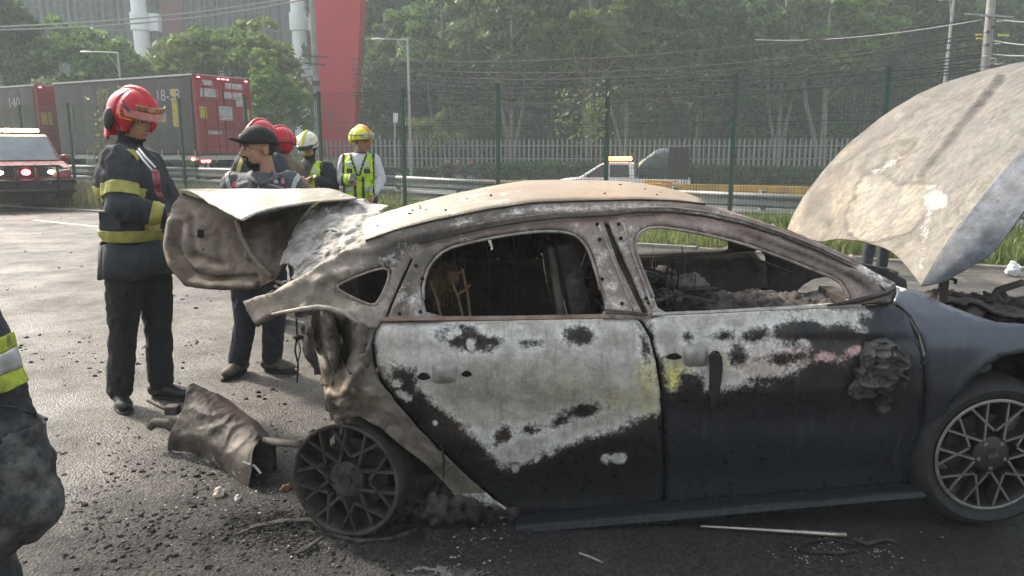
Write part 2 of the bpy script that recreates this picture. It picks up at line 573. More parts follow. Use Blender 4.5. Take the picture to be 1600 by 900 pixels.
guardrail('guardrail', 3.5, -14, 34, 'galvanised two-beam steel guardrail behind the mesh fence')

# ---- yellow painted concrete barrier in front of the lower road, in cast sections
c = ST(0, 14.1)
bar = empty('concrete_barrier', (c.x, c.y, 0), 0, 'low yellow painted concrete barrier below the white pickup', 'barrier')
for i in range(-6, 10):
    s = i * 4.0
    p = ST(s + 2, 14.1)
    mb = MB()
    z0, z1 = H(s + 2, 14.1) - 0.12, 0.20 - 0.006 * i
    prof = [(-0.30, z0), (-0.30, z0 + 0.1), (-0.13, z0 + 0.32), (-0.10, z1), (0.10, z1), (0.13, z0 + 0.32), (0.30, z0 + 0.1), (0.30, z0)]
    rows = [[(e, a, z) for a, z in prof] for e in (-1.985, 1.985)]
    mb.grid(rows); n = len(prof)
    mb.f += [tuple(range(n)), tuple(range(n, 2 * n))[::-1]]; mb.m += [0, 0]
    mb.build('barrier_section', M_YELLOW, bar, loc=(p.x - c.x, p.y - c.y, 0), rot=(0, 0, ANG_E))

# ---- pale picket fence in front of the trees: each picket a part
PT = 29.5
pa, pb = at_y(300, 240, 50), at_y(1640, 240, 44)
c = Vector((pa.x, pa.y))
dirp = Vector((pb.x - pa.x, pb.y - pa.y)); lp = dirp.length; dirp.normalize(); ang_p = math.atan2(dirp.y, dirp.x)
picket_fence = empty('picket_fence', (c.x, c.y, 0), 0, 'long pale steel picket fence standing in front of the trees', 'fence')
mb = MB(); mb.box((0, 0, 1.3), (0.11, 0.06, 2.6)); mb.add([(-.055, -.03, 2.6), (.055, -.03, 2.6), (.055, .03, 2.6), (-.055, .03, 2.6), (0, -.03, 2.72), (0, .03, 2.72)], [(0, 1, 4), (2, 3, 5), (1, 2, 5, 4), (3, 0, 4, 5)])
pk_me = mb.mesh('picket', M_PICKET)
npk = 178
for i in range(npk):
    f = i / (npk - 1) * lp
    x, y = c.x + dirp.x * f, c.y + dirp.y * f
    z = HXY(x, y)
    obj('picket', pk_me, picket_fence, (x - c.x, y - c.y, -0.62), (0, 0, ang_p))
for zz in (-0.15, 0.85, 1.65):
    mb = MB(); mb.box((dirp.x * lp / 2 + 0.0, dirp.y * lp / 2 + 0.07, zz), (lp, 0.05, 0.08), ang_p)
    mb.build('fence_rail', M_PICKET, picket_fence)

# ================================================================== foliage
def leaf_quads(C, size, rng, up=0.3):
    n = len(C)
    d = rng.normal(size=(n, 3)); d[:, 2] += up
    d /= np.linalg.norm(d, axis=1)[:, None]
    r = rng.normal(size=(n, 3)); a = np.cross(d, r); a /= np.linalg.norm(a, axis=1)[:, None]
    b = np.cross(d, a)
    s = size * rng.uniform(0.55, 1.3, n)[:, None]
    V = np.empty((n, 4, 3))
    V[:, 0] = C - a * s; V[:, 1] = C - b * s * 0.55 + d * s * 0.15; V[:, 2] = C + a * s; V[:, 3] = C + b * s * 0.55 + d * s * 0.15
    return V
def quads_mesh(name, V, m):
    n = len(V)
    me = bpy.data.meshes.new(name)
    me.vertices.add(n * 4); me.vertices.foreach_set('co', V.reshape(-1).astype(np.float32))
    me.loops.add(n * 4); me.loops.foreach_set('vertex_index', np.arange(n * 4, dtype=np.int32))
    me.polygons.add(n); me.polygons.foreach_set('loop_start', np.arange(0, n * 4, 4, dtype=np.int32))
    me.polygons.foreach_set('loop_total', np.full(n, 4, dtype=np.int32))
    me.update(calc_edges=True)
    me.materials.append(m)
    return me
def crown_points(rng, nclu, per, rx, rz, cz, crad, shell=0.55, flat_bottom=True):
    pts = []
    for i in range(nclu):
        d = rng.normal(size=3); d /= np.linalg.norm(d)
        if flat_bottom and d[2] < -0.35: d[2] *= -0.6
        rr = shell + (1 - shell) * rng.random() ** 0.6
        wob = 1 + 0.22 * noise.noise(Vector((d[0] * 1.7, d[1] * 1.7, d[2] * 1.7 + cz)))
        c = np.array([d[0] * rx, d[1] * rx, d[2] * rz]) * rr * wob + np.array([0, 0, cz])
        cr = crad * rng.uniform(0.6, 1.35)
        q = rng.normal(size=(per, 3)); q /= np.linalg.norm(q, axis=1)[:, None]
        q[:, 2] = np.abs(q[:, 2]) * 0.75 - 0.15
        pts.append(c + q * cr * rng.uniform(0.55, 1.0, per)[:, None])
    return np.concatenate(pts)
M_BARK = mat('bark', (0.10, 0.085, 0.065), 0.9, var=0.35, scale=5, bump=0.6, bscale=18, bdist=0.03)
M_BARKP = mat('pale_bark', (0.20, 0.195, 0.165), 0.9, var=0.35, scale=4, bump=0.5, bscale=15, bdist=0.03)
M_LEAF_A = leaf_mat('leaf_bright', (0.05, 0.115, 0.02), (0.19, 0.29, 0.06), 0.5)
M_LEAF_B = leaf_mat('leaf_dark', (0.025, 0.062, 0.024), (0.10, 0.18, 0.06), 0.45)
M_LEAF_C = leaf_mat('leaf_grey', (0.05, 0.095, 0.04), (0.16, 0.23, 0.09), 0.45)
M_LEAF_D = leaf_mat('leaf_pale', (0.10, 0.13, 0.05), (0.25, 0.27, 0.12), 0.4)
M_LEAF_E = leaf_mat('leaf_mid', (0.04, 0.09, 0.03), (0.14, 0.22, 0.06), 0.5)
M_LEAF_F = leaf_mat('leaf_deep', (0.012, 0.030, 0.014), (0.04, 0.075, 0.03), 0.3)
def limbs(mb, rng, h0, h1, r, n, spread):
    mb.tube([(0, 0, -1.0), (0.05, 0, h0 * .5), (0.0, 0.08, h0), (-0.06, 0.05, h1)], [r * 1.25, r, r * 0.8, r * 0.3], 8)
    for i in range(n):
        a = rng.uniform(0, 6.28); z = rng.uniform(h0 * 0.75, h1 * 0.85); l = spread * rng.uniform(0.5, 1.0)
        mb.tube([(0, 0, z), (math.cos(a) * l * .4, math.sin(a) * l * .4, z + l * .45), (math.cos(a) * l, math.sin(a) * l, z + l * 1.0)], [r * 0.5, r * 0.32, r * 0.1], 6)
def make_tree_meshes(kind, seed):
    rng = np.random.default_rng(seed)
    mb = MB()
    if kind == 'round':
        P = crown_points(rng, 170, 55, 3.5, 3.3, 5.2, 0.72, 0.7); V = leaf_quads(P, 0.23, rng, 0.6); lm = M_LEAF_A; bm = M_BARK
        limbs(mb, rng, 2.6, 6.5, 0.2, 7, 2.4)
    elif kind == 'broad':
        P = crown_points(rng, 150, 52, 3.9, 4.4, 8.0, 0.85, 0.62); V = leaf_quads(P, 0.27, rng, 0.3); lm = M_LEAF_B; bm = M_BARK
        limbs(mb, rng, 4.0, 11, 0.24, 8, 3.0)
    elif kind == 'loose':
        P = crown_points(rng, 90, 52, 3.6, 5.0, 10.2, 0.8, 0.5, False); V = leaf_quads(P, 0.27, rng, 0.2); lm = M_LEAF_C; bm = M_BARKP
        limbs(mb, rng, 6.0, 14, 0.17, 9, 3.4)
        for ax, ay, ph in ((.9, .3, 0.0), (-.8, -.2, 1.7)) if seed % 200 > 100 else ((-1.2, .5, 2.4),):
            mb.tube([(0, 0, .2), (ax * .35, ay * .3, 2.4), (ax * (.7 + .25 * math.sin(ph)), ay * .7, 4.8), (ax * 1.1, ay, 7.4), (ax * (1.5 + .4 * math.cos(ph)), ay * 1.4, 10.5)], [.16, .13, .11, .08, .03], 7)
    elif kind == 'tall':
        P = crown_points(rng, 120, 50, 2.9, 6.4, 11.0, 0.75, 0.55, False); V = leaf_quads(P, 0.27, rng, 0.2); lm = M_LEAF_B; bm = M_BARK
        limbs(mb, rng, 5.0, 16, 0.2, 10, 2.6)
    elif kind == 'light':
        P = crown_points(rng, 110, 60, 1.75, 3.0, 4.2, 0.5, 0.5); V = leaf_quads(P, 0.14, rng, 0.5); lm = M_LEAF_A; bm = M_BARK
        limbs(mb, rng, 1.6, 6.2, 0.11, 6, 1.3)
    elif kind == 'bush':
        P = crown_points(rng, 60, 55, 1.5, 1.25, 1.25, 0.42, 0.55); V = leaf_quads(P, 0.11, rng, 0.5); lm = M_LEAF_D; bm = M_BARKP
        limbs(mb, rng, 0.5, 1.6, 0.07, 5, 0.9)
    elif kind == 'scrub':
        P = crown_points(rng, 90, 55, 2.6, 1.9, 1.7, 0.6, 0.35); V = leaf_quads(P, 0.19, rng, 0.4); lm = M_LEAF_B; bm = M_BARK
        limbs(mb, rng, 0.5, 2.2, 0.08, 5, 1.4)
    if kind == 'tall' and seed % 200 < 100: lm = M_LEAF_E
    if kind == 'broad' and seed >= 250: lm = M_LEAF_E
    if kind == 'loose' and seed >= 350: lm = M_LEAF_A
    return quads_mesh('crown', V, lm), mb.mesh('trunk', bm, smooth=True)
_tm = {}
def tree(name, kind, var, loc, sc, rz, label, group=None, cat='tree'):
    k = (kind, var)
    if k not in _tm: _tm[k] = make_tree_meshes(kind, 100 * var + len(kind) + ord(kind[0]))
    cm, tm = _tm[k]
    root = empty(name, loc, rz, label, cat, group)
    root.scale = (sc, sc, sc) if not hasattr(sc, '__len__') else sc
    obj('trunk' if cat == 'tree' else 'stem', tm, root)
    obj('crown' if cat == 'tree' else 'foliage', cm, root)
    return root
def tree_at(px, top, Y, hnat, kind, var, label, name='broadleaf_tree', group=None, cat='tree', wsc=1.0, rz=0.0):
    p = at_y(px, top, Y)
    g = HXY(p.x, Y)
    sc = (p.z - g) / hnat
    return tree(name, kind, var, (p.x, Y, g), (sc * wsc, sc * wsc, sc), rz, label, group, cat)
G1 = 'round trees behind the lorry'
tree_at(132, 34, 50, 8.6, 'round', 1, 'round bright green tree behind the front of the lorry', group=G1, wsc=0.98)
tree_at(350, 28, 51, 8.6, 'round', 2, 'round bright green tree above the rear of the lorry', group=G1, wsc=1.12, rz=1.0)
tree_at(428, 82, 40, 7.3, 'light', 1, 'small light green tree just right of the lorry', name='young_tree', group=G1, wsc=0.95)
tree_at(-10, -30, 47, 12.6, 'broad', 1, 'greyish tree cut by the left edge above the lorry', group=G1, wsc=0.6, rz=2.0)
tree_at(55, 95, 40, 3.2, 'bush', 1, 'pale dry bush showing above the front trailer', name='dry_bush', cat='bush', wsc=0.9)
tree_at(620, 22, 58, 12.6, 'broad', 2, 'dense tree directly right of the red pylon', wsc=0.80, rz=0.5)
tree_at(592, 95, 55, 12.6, 'broad', 1, 'darker low tree at the right foot of the red pylon', wsc=0.75, rz=1.5)
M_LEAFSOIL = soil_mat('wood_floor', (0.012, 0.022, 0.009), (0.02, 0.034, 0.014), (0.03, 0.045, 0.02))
GW = 'trees of the wood behind the picket fence'
wood = [  # px, top, Y, kind, var, width, words
    (690, -40, 54, 'loose', 1, 0.8, 'loose crowned tree in front of the silver column at the wood edge'),
    (745, -60, 54, 'tall', 1, 0.8, 'tall narrow tree right of the silver column'),
    (800, -70, 49, 'loose', 2, 0.8, 'pale barked tree above the two rounded bushes'),
    (862, -50, 52, 'tall', 2, 0.8, 'dark tall tree behind the fence vine'),
    (925, -110, 48, 'loose', 3, 0.9, 'pale forked tree left of the white pickup lights'),
    (985, -80, 49.5, 'loose', 1, 0.75, 'slanting pale trunk tree above the pickup cab'),
    (1045, -60, 58, 'tall', 1, 0.95, 'dark tree above the tarpaulin of the pickup'),
    (1105, -70, 50, 'tall', 2, 0.9, 'bushy dark tree right of the pickup'),
    (1165, -60, 57, 'broad', 1, 0.7, 'broad dark tree behind the thin pale pole'),
    (1235, -80, 49, 'loose', 2, 0.8, 'tree with bare lower trunk left of the raised bonnet'),
    (1310, -110, 47.5, 'loose', 3, 0.9, 'pale curved trunk tree just left of the raised bonnet'),
    (1370, -60, 54, 'broad', 2, 0.75, 'leafy tree rising behind the raised bonnet edge'),
    (1435, -80, 50, 'tall', 1, 0.9, 'leafy tree left of the thin lamp post'),
    (1510, -50, 52, 'broad', 1, 0.7, 'leafy tree between lamp post and concrete pole'),
    (1590, -60, 56, 'tall', 2, 1.0, 'dark tree at the right edge behind the concrete pole'),
]
hn = {'loose': 15.4, 'tall': 17.6, 'broad': 12.6}
for i, (px, top, Y, kind, var, wsc, words) in enumerate(wood):
    tree_at(px, top, Y, hn[kind], kind, var, words, name='woodland_tree', group=GW, wsc=wsc * (1.35 if kind != 'broad' else 1.0), rz=i * 1.3)
# a second and a third row that closes the wood: reads as one mass
rng = np.random.default_rng(5)
allV = []
for row, (Y, n, x0, x1) in enumerate(((66, 15, 570, 1660), (74, 16, 570, 1680), (84, 18, 580, 1700))):
    for i in range(n):
        px = x0 + (x1 - x0) * (i + rng.uniform(-.3, .3)) / (n - 1)
        p = at_y(px, 100, Y)
        P = crown_points(rng, 75, 34, 3.9, 9.5 + 3 * row, 0, 1.2, 0.25, False)
        P = P + np.array([p.x, Y + rng.uniform(-3, 3), 8.5 + 3 * row])
        allV.append(leaf_quads(P, 0.46, rng, 0.2))
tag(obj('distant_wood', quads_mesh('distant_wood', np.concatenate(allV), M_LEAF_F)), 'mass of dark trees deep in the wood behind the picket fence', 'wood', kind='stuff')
# the slope the wood climbs
mb = MB(); rows = []
for i in range(9):
    Yh = 88 + i * 9
    rows.append([(at_y(x, 200, Yh).x, Yh, 1.5 + 15.5 * sstep(0, 5, i) + 1.2 * noise.noise(Vector((x * .01, i * .6, 2)))) for x in range(540, 1900, 40)])
mb.grid(rows); mb.build('hill', M_LEAFSOIL, smooth=True)['kind'] = 'structure'
# undergrowth under the wood
rng = np.random.default_rng(8)
P = []
for i in range(300):
    px = rng.uniform(575, 1660); Y = rng.uniform(54, 70)
    p = at_y(px, 240, Y)
    q = rng.normal(size=(70, 3)) * np.array([1.5, 0.8, 0.9]); q[:, 2] = np.abs(q[:, 2])
    P.append(q + np.array([p.x, Y, HXY(p.x, Y) + rng.uniform(0, 3.2)]))
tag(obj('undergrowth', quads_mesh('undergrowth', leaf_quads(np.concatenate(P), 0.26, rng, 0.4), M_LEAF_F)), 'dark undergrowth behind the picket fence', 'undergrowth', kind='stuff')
tree_at(690, 174, 50.5, 2.55, 'bush', 1, 'pale rounded bush left of the pair behind the picket fence', name='rounded_bush', cat='bush', group='rounded bushes', wsc=0.9)
tree_at(745, 163, 51.5, 2.55, 'bush', 2, 'taller grey green rounded bush right of the pair behind the picket fence', name='rounded_bush', cat='bush', group='rounded bushes', wsc=0.85, rz=1)
tree_at(345, 222, 44, 2.55, 'bush', 3, 'low bush at the foot of the utility pole', name='low_bush', cat='bush', wsc=1.4)
# clipped hedges
def hedge(name, a, b, w, h, label, leaf, n, zoff=0.0):
    rng = np.random.default_rng(n)
    a, b = Vector(a), Vector(b)
    u = rng.random(n); k = rng.random(n)
    base = np.stack([a.x + (b.x - a.x) * u, a.y + (b.y - a.y) * u], 1)
    t = (b - a).normalized(); nn = np.array([-t.y, t.x])
    th = rng.uniform(0, math.pi, n)
    off = np.sign(np.cos(th)) * np.abs(np.cos(th)) ** 0.4 * w / 2
    zz = np.abs(np.sin(th)) ** 0.4 * h * np.where(rng.random(n) < 0.6, rng.random(n) ** 0.3, 1)
    P = np.stack([base[:, 0] + nn[0] * off, base[:, 1] + nn[1] * off, zz], 1)
    P[:, 2] += np.array([HXY(x, y) for x, y in P[:, :2]]) + zoff
    o = obj(name, quads_mesh(name, leaf_quads(P, leaf, rng, 0.4), M_LEAF_B))
    # solid twiggy core keeps the hedge opaque
    core = MB(); core.box(((a.x + b.x) / 2, (a.y + b.y) / 2, h * 0.42 + HXY((a.x + b.x) / 2, (a.y + b.y) / 2) + zoff), ((b - a).length, w * 0.7, h * 0.84), math.atan2(t.y, t.x))
    core.build('core', mat('hedge_core', (0.02, 0.03, 0.012), 0.95), o)
    tag(o, label, 'hedge')
    return o
hp, hq = at_y(520, 262, 43), at_y(1640, 262, 41)
hedge('clipped_hedge', (hp.x, 43), (hq.x, 41), 1.0, 1.05, 'low clipped hedge running in front of the picket fence', 0.11, 16000, -0.05)
hp, hq = at_y(1145, 200, 52), at_y(1330, 200, 50)
hedge('tall_hedge', (hp.x, 52), (hq.x, 50), 1.4, 5.4, 'tall dark hedge left of the raised bonnet behind the picket fence', 0.16, 9000)

# ================================================================== buildings
M_GLASSB = mat('facade_glass', (0.03, 0.05, 0.062), 0.25, 0.0, var=0.5, scale=0.5)
M_FIN = mat('facade_fin', (0.05, 0.075, 0.088), 0.6, 0.0, var=0.5, scale=0.8)
M_WHITECOL = mat('white_column_paint', (0.78, 0.80, 0.80), 0.5, var=0.15, scale=0.6)
M_REDP = mat('red_cladding', (0.50, 0.022, 0.035), 0.55, var=0.10, scale=0.3)
M_REDD = mat('dark_red_cladding', (0.14, 0.02, 0.03), 0.6, var=0.15, scale=0.3)
BY = 92.0
bx0, bx1 = at_y(-80, 0, BY).x, at_y(800, 0, BY).x
bl = empty('office_building', ((bx0 + bx1) / 2, BY, 0), 0, 'dark glass office block with white columns behind the round trees', 'building')
W = bx1 - bx0
mb = MB(); mb.box((0, 3.4, 13), (W, 6, 32)); mb.build('wall', M_GLASSB, bl)
for i in range(9):
    mb = MB(); mb.box((0, 0.28, 0.8 + i * 3.6), (W, 0.36, 0.35)); mb.build('floor_band', M_FIN, bl)
rng = random.Random(4)
for i in range(int(W / 0.85)):
    x = -W / 2 + 0.4 + i * 0.85
    mb = MB(); z0 = 0; 
    for k in range(8):
        mb.box((x + rng.uniform(-.22, .22), 0.1, 1.0 + k * 3.6 + 1.8), (rng.uniform(0.12, 0.34), 0.22, 3.2), rng.uniform(-.5, .5))
    mb.build('facade_fin', M_FIN, bl)
for (px0, px1, w) in ((254, 290, 0), (574, 614, 0)):
    xa, xb = at_y(px0, 40, BY).x, at_y(px1, 40, BY).x
    mb = MB(); mb.box(((xa + xb) / 2 - bl.location.x, 0.0, 13), (xb - xa, 0.7, 32)); mb.build('red_panel', M_REDD, bl)
for px in (221, 468, 709):
    x = at_y(px, 60, BY - 5).x - bl.location.x
    mb = MB(); mb.lathe([(0.82, -3), (0.82, 30), (0.0, 30)], (x, -5, 0), seg=20); cpart = mb.build('column', M_WHITECOL, bl, smooth=True, angle=40)
    for z in (1.6, 8.6, 14.4, 20.4):
        mb = MB(); mb.lathe([(0.80, z), (1.02, z), (1.02, z + 1.9), (0.80, z + 1.9)], (x, -5, 0), seg=20); mb.box((x + 1.4, -4.4, z + 0.95), (1.1, 1.0, 1.9)); mb.box((x - 0.2, -2.2, z + 0.95), (0.6, 4.6, 0.8))
        mb.build('collar', M_WHITECOL, cpart, smooth=True, angle=40)
    mb = MB(); mb.box((x - 1.8, -3.2, 13), (1.2, 0.6, 32)); mb.build('duct', M_FIN, bl)
# red slanted pylon
PY_ = 50.0
pts = [at_y(488, -60, PY_), at_y(567, -60, PY_), at_y(552, 246, PY_), at_y(501, 246, PY_)]
mb = MB()
vs = [(p.x, PY_, p.z) for p in pts] + [(p.x, PY_ + 1.6, p.z) for p in pts]
mb.add(vs, [(0, 1, 2, 3), (7, 6, 5, 4), (0, 4, 5, 1), (1, 5, 6, 2), (2, 6, 7, 3), (3, 7, 4, 0)])
tag(mb.build('red_pylon', M_REDP, bevel=0.05), 'tall red tapering pylon between the round trees and the wood', 'pylon')
# dark red wall glimpsed at the right edge behind the concrete pole
a_ = at_y(1560, 60, 60)
mb = MB(); mb.box((a_.x + 4, 60, 4), (9, 3, 9)); mb.box((a_.x + 4, 58.4, 8.55), (9.4, 0.4, 0.3))
wr = mb.build('brown_building', mat('brown_wall', (0.05, 0.028, 0.025), 0.8, var=0.3, scale=0.5))
tag(wr, 'dark brown building behind the concrete pole at the right edge', 'building')

# ================================================================== poles, lamps, cables
M_POLE = mat('concrete_pole', (0.27, 0.265, 0.25), 0.85, var=0.25, scale=2, bump=0.3, bscale=12)
M_STEEL = mat('pole_steel', (0.35, 0.36, 0.36), 0.5, 0.5, var=0.15, scale=3)
def pole(name, px_t, py_t, px_b, Y, r0, r1, label, m=M_POLE, tags=(), cross=False):
    t = at_y(px_t, py_t, Y); b = at_y(px_b, 250, Y); g = HXY(b.x, Y)
    root = empty(name, (b.x, Y, g), 0, label, 'pole')
    tx, tz = t.x - b.x, t.z - g
    mb = MB(); mb.tube([(0, 0, -0.3), (tx * .5, 0, tz * .5), (tx, 0, tz)], [r0, (r0 + r1) / 2, r1], 12); mb.build('shaft', m, root, smooth=True, angle=50)
    for (px, py, w, h, mm, nm) in tags:
        q = at_y(px, py, Y - 0.3)
        mb = MB(); mb.box((0, 0, 0), (w, 0.03, h)); mb.box((0, 0.12, 0), (w * .2, 0.22, h * .3)); mb.build(nm, mm, root, loc=(q.x - b.x, -0.3, q.z - g), rot=(0, 0.06, 0))
    return root
M_TAGY = mat('tag_yellow', (0.62, 0.58, 0.08), 0.6)
M_TAGW = mat('tag_white', (0.8, 0.8, 0.8), 0.6)
M_DARKM = mat('dark_metal', (0.03, 0.032, 0.034), 0.5, 0.4)
pole('utility_pole', 1553, -40, 1528, 30, 0.20, 0.15, 'concrete utility pole with yellow cable tags above the raised bonnet', tags=[
    (1530, 54, 0.24, 0.05, M_TAGY, 'cable_tag'), (1531, 60, 0.24, 0.05, M_TAGY, 'cable_tag'), (1568, 55, 0.42, 0.07, M_TAGY, 'cable_tag'), (1562, 33, 0.2, 0.03, M_TAGW, 'cable_tag'), (1559, 68, 0.18, 0.03, M_TAGW, 'cable_tag'),
    (1540, 87, 0.16, 0.03, M_TAGW, 'cable_tag'), (1552, 91, 0.16, 0.03, M_TAGW, 'cable_tag'), (1558, 100, 0.16, 0.03, M_TAGW, 'cable_tag'), (1546, 24, 1.9, 0.05, M_STEEL, 'cross_arm'), (1551, 42, 0.12, 0.10, M_DARKM, 'clamp'), (1544, 50, 0.12, 0.10, M_DARKM, 'clamp'), (1543, 70, 0.12, 0.10, M_DARKM, 'clamp')])
pole('utility_pole', 486, -30, 499, 47, 0.22, 0.16, 'pale concrete utility pole in front of the red pylon', tags=[
    (492, 88, 1.6, 0.08, M_DARKM, 'cross_arm'), (493, 100, 1.3, 0.08, M_DARKM, 'cross_arm'), (494, 130, 0.5, 0.3, M_DARKM, 'cable_box'), (495, 150, 0.5, 0.3, M_DARKM, 'cable_box')])
def lamp_post(px, py, arm_px, Y, label, arm_dy=0.0, dark=False):
    t = at_y(px, py, Y); g = HXY(t.x, Y)
    a = at_y(arm_px, py - arm_dy, Y)
    root = empty('street_lamp', (t.x, Y, g), 0, label, 'street lamp')
    tz = t.z - g; ax = a.x - t.x
    mb = MB(); mb.tube([(0, 0, -0.2), (0, 0, tz)], [0.10, 0.06], 10); mb.build('post', M_STEEL, root, smooth=True, angle=50)
    mb = MB(); mb.tube([(0, 0, tz - 0.02), (ax * .7, 0, tz + 0.03)], 0.04, 8); mb.tube([(0, 0, tz - 1.0), (ax * .32, 0, tz + 0.0)], 0.025, 6); mb.build('arm', M_STEEL, root)
    mb = MB(); mb.ell((ax * .87, 0, tz + 0.02), (abs(ax) * .22, 0.16, 0.07), 12, 6); mb.build('lamp_head', mat('lamp_head', (0.6, 0.6, 0.58), 0.4), root, smooth=True)
    return root
lamp_post(637, 62, 584, 42, 'street lamp with long arm right of the red pylon')
lamp_post(184, 82, 129, 44, 'street lamp in front of the round tree above the lorry')
lamp_post(1490, 0, 1470, 38, 'thin lamp post left of the tagged utility pole')
lamp_post(1216, 46, 1205, 55, 'thin pale lamp post among the trees above the roof')
pole('signpost', 617, 176, 617, 45, 0.06, 0.06, 'small post with white plate behind the man in the white shirt', M_STEEL, tags=[(618, 184, 0.26, 0.55, M_TAGW, 'plate')])
M_WIRE = mat('cable_black', (0.02, 0.02, 0.022), 0.6)
M_WIREL = mat('cable_grey', (0.30, 0.31, 0.31), 0.6)
def cables(name, label, spans, m=M_WIRE):
    a0 = at_y(spans[0][0], spans[0][1], spans[0][2])
    root = empty(name, a0, 0, label, 'cables')
    for (xa, ya, Ya, xb, yb, Yb, sag, r) in spans:
        a, b = at_y(xa, ya, Ya), at_y(xb, yb, Yb)
        pts = []
        for i in range(15):
            f = i / 14
            q = a.lerp(b, f) - a0
            q.z -= sag * 4 * f * (1 - f)
            pts.append(q)
        mb = MB(); mb.tube(pts, r * 1.4, 5); mb.build('wire', m, root, smooth=True)
    return root
cables('overhead_cables', 'two pale overhead cables across the glass block at top left', [(-40, 47, 40, 492, -4, 52, 0.5, 0.03), (-40, 43, 40, 492, -10, 52, 0.4, 0.03)], M_WIREL)
cables('overhead_cables', 'thick bundle of cables from the left utility pole across the wood', [
    (493, 88, 52, 1545, 28, 30, 0.9, 0.018), (493, 92, 52, 1545, 52, 30, 1.2, 0.02), (494, 100, 52, 1545, 58, 30, 1.3, 0.022), (494, 108, 52, 1543, 70, 30, 1.2, 0.02),
    (494, 116, 52, 1542, 84, 30, 1.1, 0.02), (494, 122, 52, 1541, 88, 30, 1.3, 0.018), (494, 130, 52, 1541, 96, 30, 0.9, 0.022), (494, 133, 52, 1540, 98, 30, 1.5, 0.016), (495, 142, 52, 1540, 104, 30, 1.1, 0.02), (495, 150, 52, 1540, 110, 30, 0.9, 0.018)])
cables('overhead_cables', 'cables from the left utility pole running behind the lorry', [
    (493, 90, 52, -60, 132, 46, 0.4, 0.022), (493, 98, 52, -60, 118, 46, 0.5, 0.02), (494, 106, 52, -60, 112, 46, 0.6, 0.02), (494, 118, 52, 200, 124, 48, 0.4, 0.02)])
cables('overhead_cables', 'pale cable meeting the right utility pole with its stub past the frame edge', [(1545, 29, 30, 1180, 62, 44, 0.3, 0.014), (1553, 29, 30, 1660, 31, 27, 0.1, 0.014), (1546, 62, 30, 1660, 70, 27, 0.1, 0.02), (1546, 84, 30, 1660, 82, 27, 0.1, 0.02)], M_WIREL)

# climbing plants on the mesh fence
def vine(px0, px1, py0, py1, Y, n, label, m):
    rng = np.random.default_rng(n)
    root = empty('climbing_vine', at_y((px0 + px1) / 2, py1, Y), 0, label, 'vine')
    P = []; mb = MB()
    for k in range(5):
        x = rng.uniform(px0, px1); pts = []
        for i in range(9):
            f = i / 8
            x += rng.normal() * (px1 - px0) * 0.09; x = min(max(x, px0), px1)
            q = at_y(x, py1 + (py0 - py1) * f, Y + rng.uniform(-.12, .05)) - root.location
            pts.append(q)
            for j in range(int(n / 45)):
                P.append(np.array(q) + rng.normal(size=3) * 0.11)
        mb.tube(pts, 0.008, 5)
    mb.build('stem', M_BARKP, root)
    obj('foliage', quads_mesh('foliage', leaf_quads(np.array(P), 0.055, rng, 0.2), m), root)
yv = lambda px: (lambda f: f)(0)
def fence_y(px):
    k = (px - 800) / FPX * 0.985
    # X = k*Y on the fence line
    s = (E0.x - k * E0.y) / (k * ES.y - ES.x)
    return E0.y + ES.y * s
vine(140, 182, 148, 285, fence_y(160) - 0.15, 420, 'leafy pale vine climbing the mesh fence left of the red helmet', M_LEAF_D)
vine(872, 948, 140, 212, fence_y(905) - 0.12, 260, 'sparse pale leaved vine hanging on the mesh fence left of the pickup lights', M_LEAF_D)
# ================================================================== the burnt-out saloon
rc, fc = Vector((-0.678, 2.81, 0)), Vector((1.977, 2.86, 0))
CT = math.atan2(fc.y - rc.y, fc.x - rc.x)
CU = Vector((math.cos(CT), math.sin(CT), 0)); CV = Vector((-math.sin(CT), math.cos(CT), 0))
WMIR = 1.74                                   # far side = WMIR - v
car = empty('burnt_saloon', (rc.x, rc.y, 0), CT, 'burnt-out saloon car with ash-white doors, open bonnet and crushed rear end', 'car')
ZP = [0.10, 0.22, 0.30, 0.45, 0.62, 0.78, 0.86, 0.92, 1.00, 1.10, 1.22, 1.33, 1.42]
VP = [0.10, 0.06, 0.03, 0.005, -0.025, -0.02, 0.0, 0.035, 0.085, 0.14, 0.205, 0.285, 0.37]
def SV(u, z): return float(np.interp(z, ZP, VP))
def to_car(p):
    d = p - rc
    return Vector((d.dot(CU), d.dot(CV), p.z))
def to_world(c): return rc + CU * c[0] + CV * c[1] + Vector((0, 0, c[2]))
def pix_v(px, py, v):
    d = ray(px, py)
    dv = d.dot(CV); o = (CAMP - rc).dot(CV)
    p = CAMP + d * ((v - o) / dv)
    return to_car(p)
def pix_s(px, py, extra=0.0):
    v = 0.0
    for _ in range(8):
        c = pix_v(px, py, v)
        v = SV(c.x, c.z) + extra
    return pix_v(px, py, v)
def cproj(c): return proj(to_world(c))

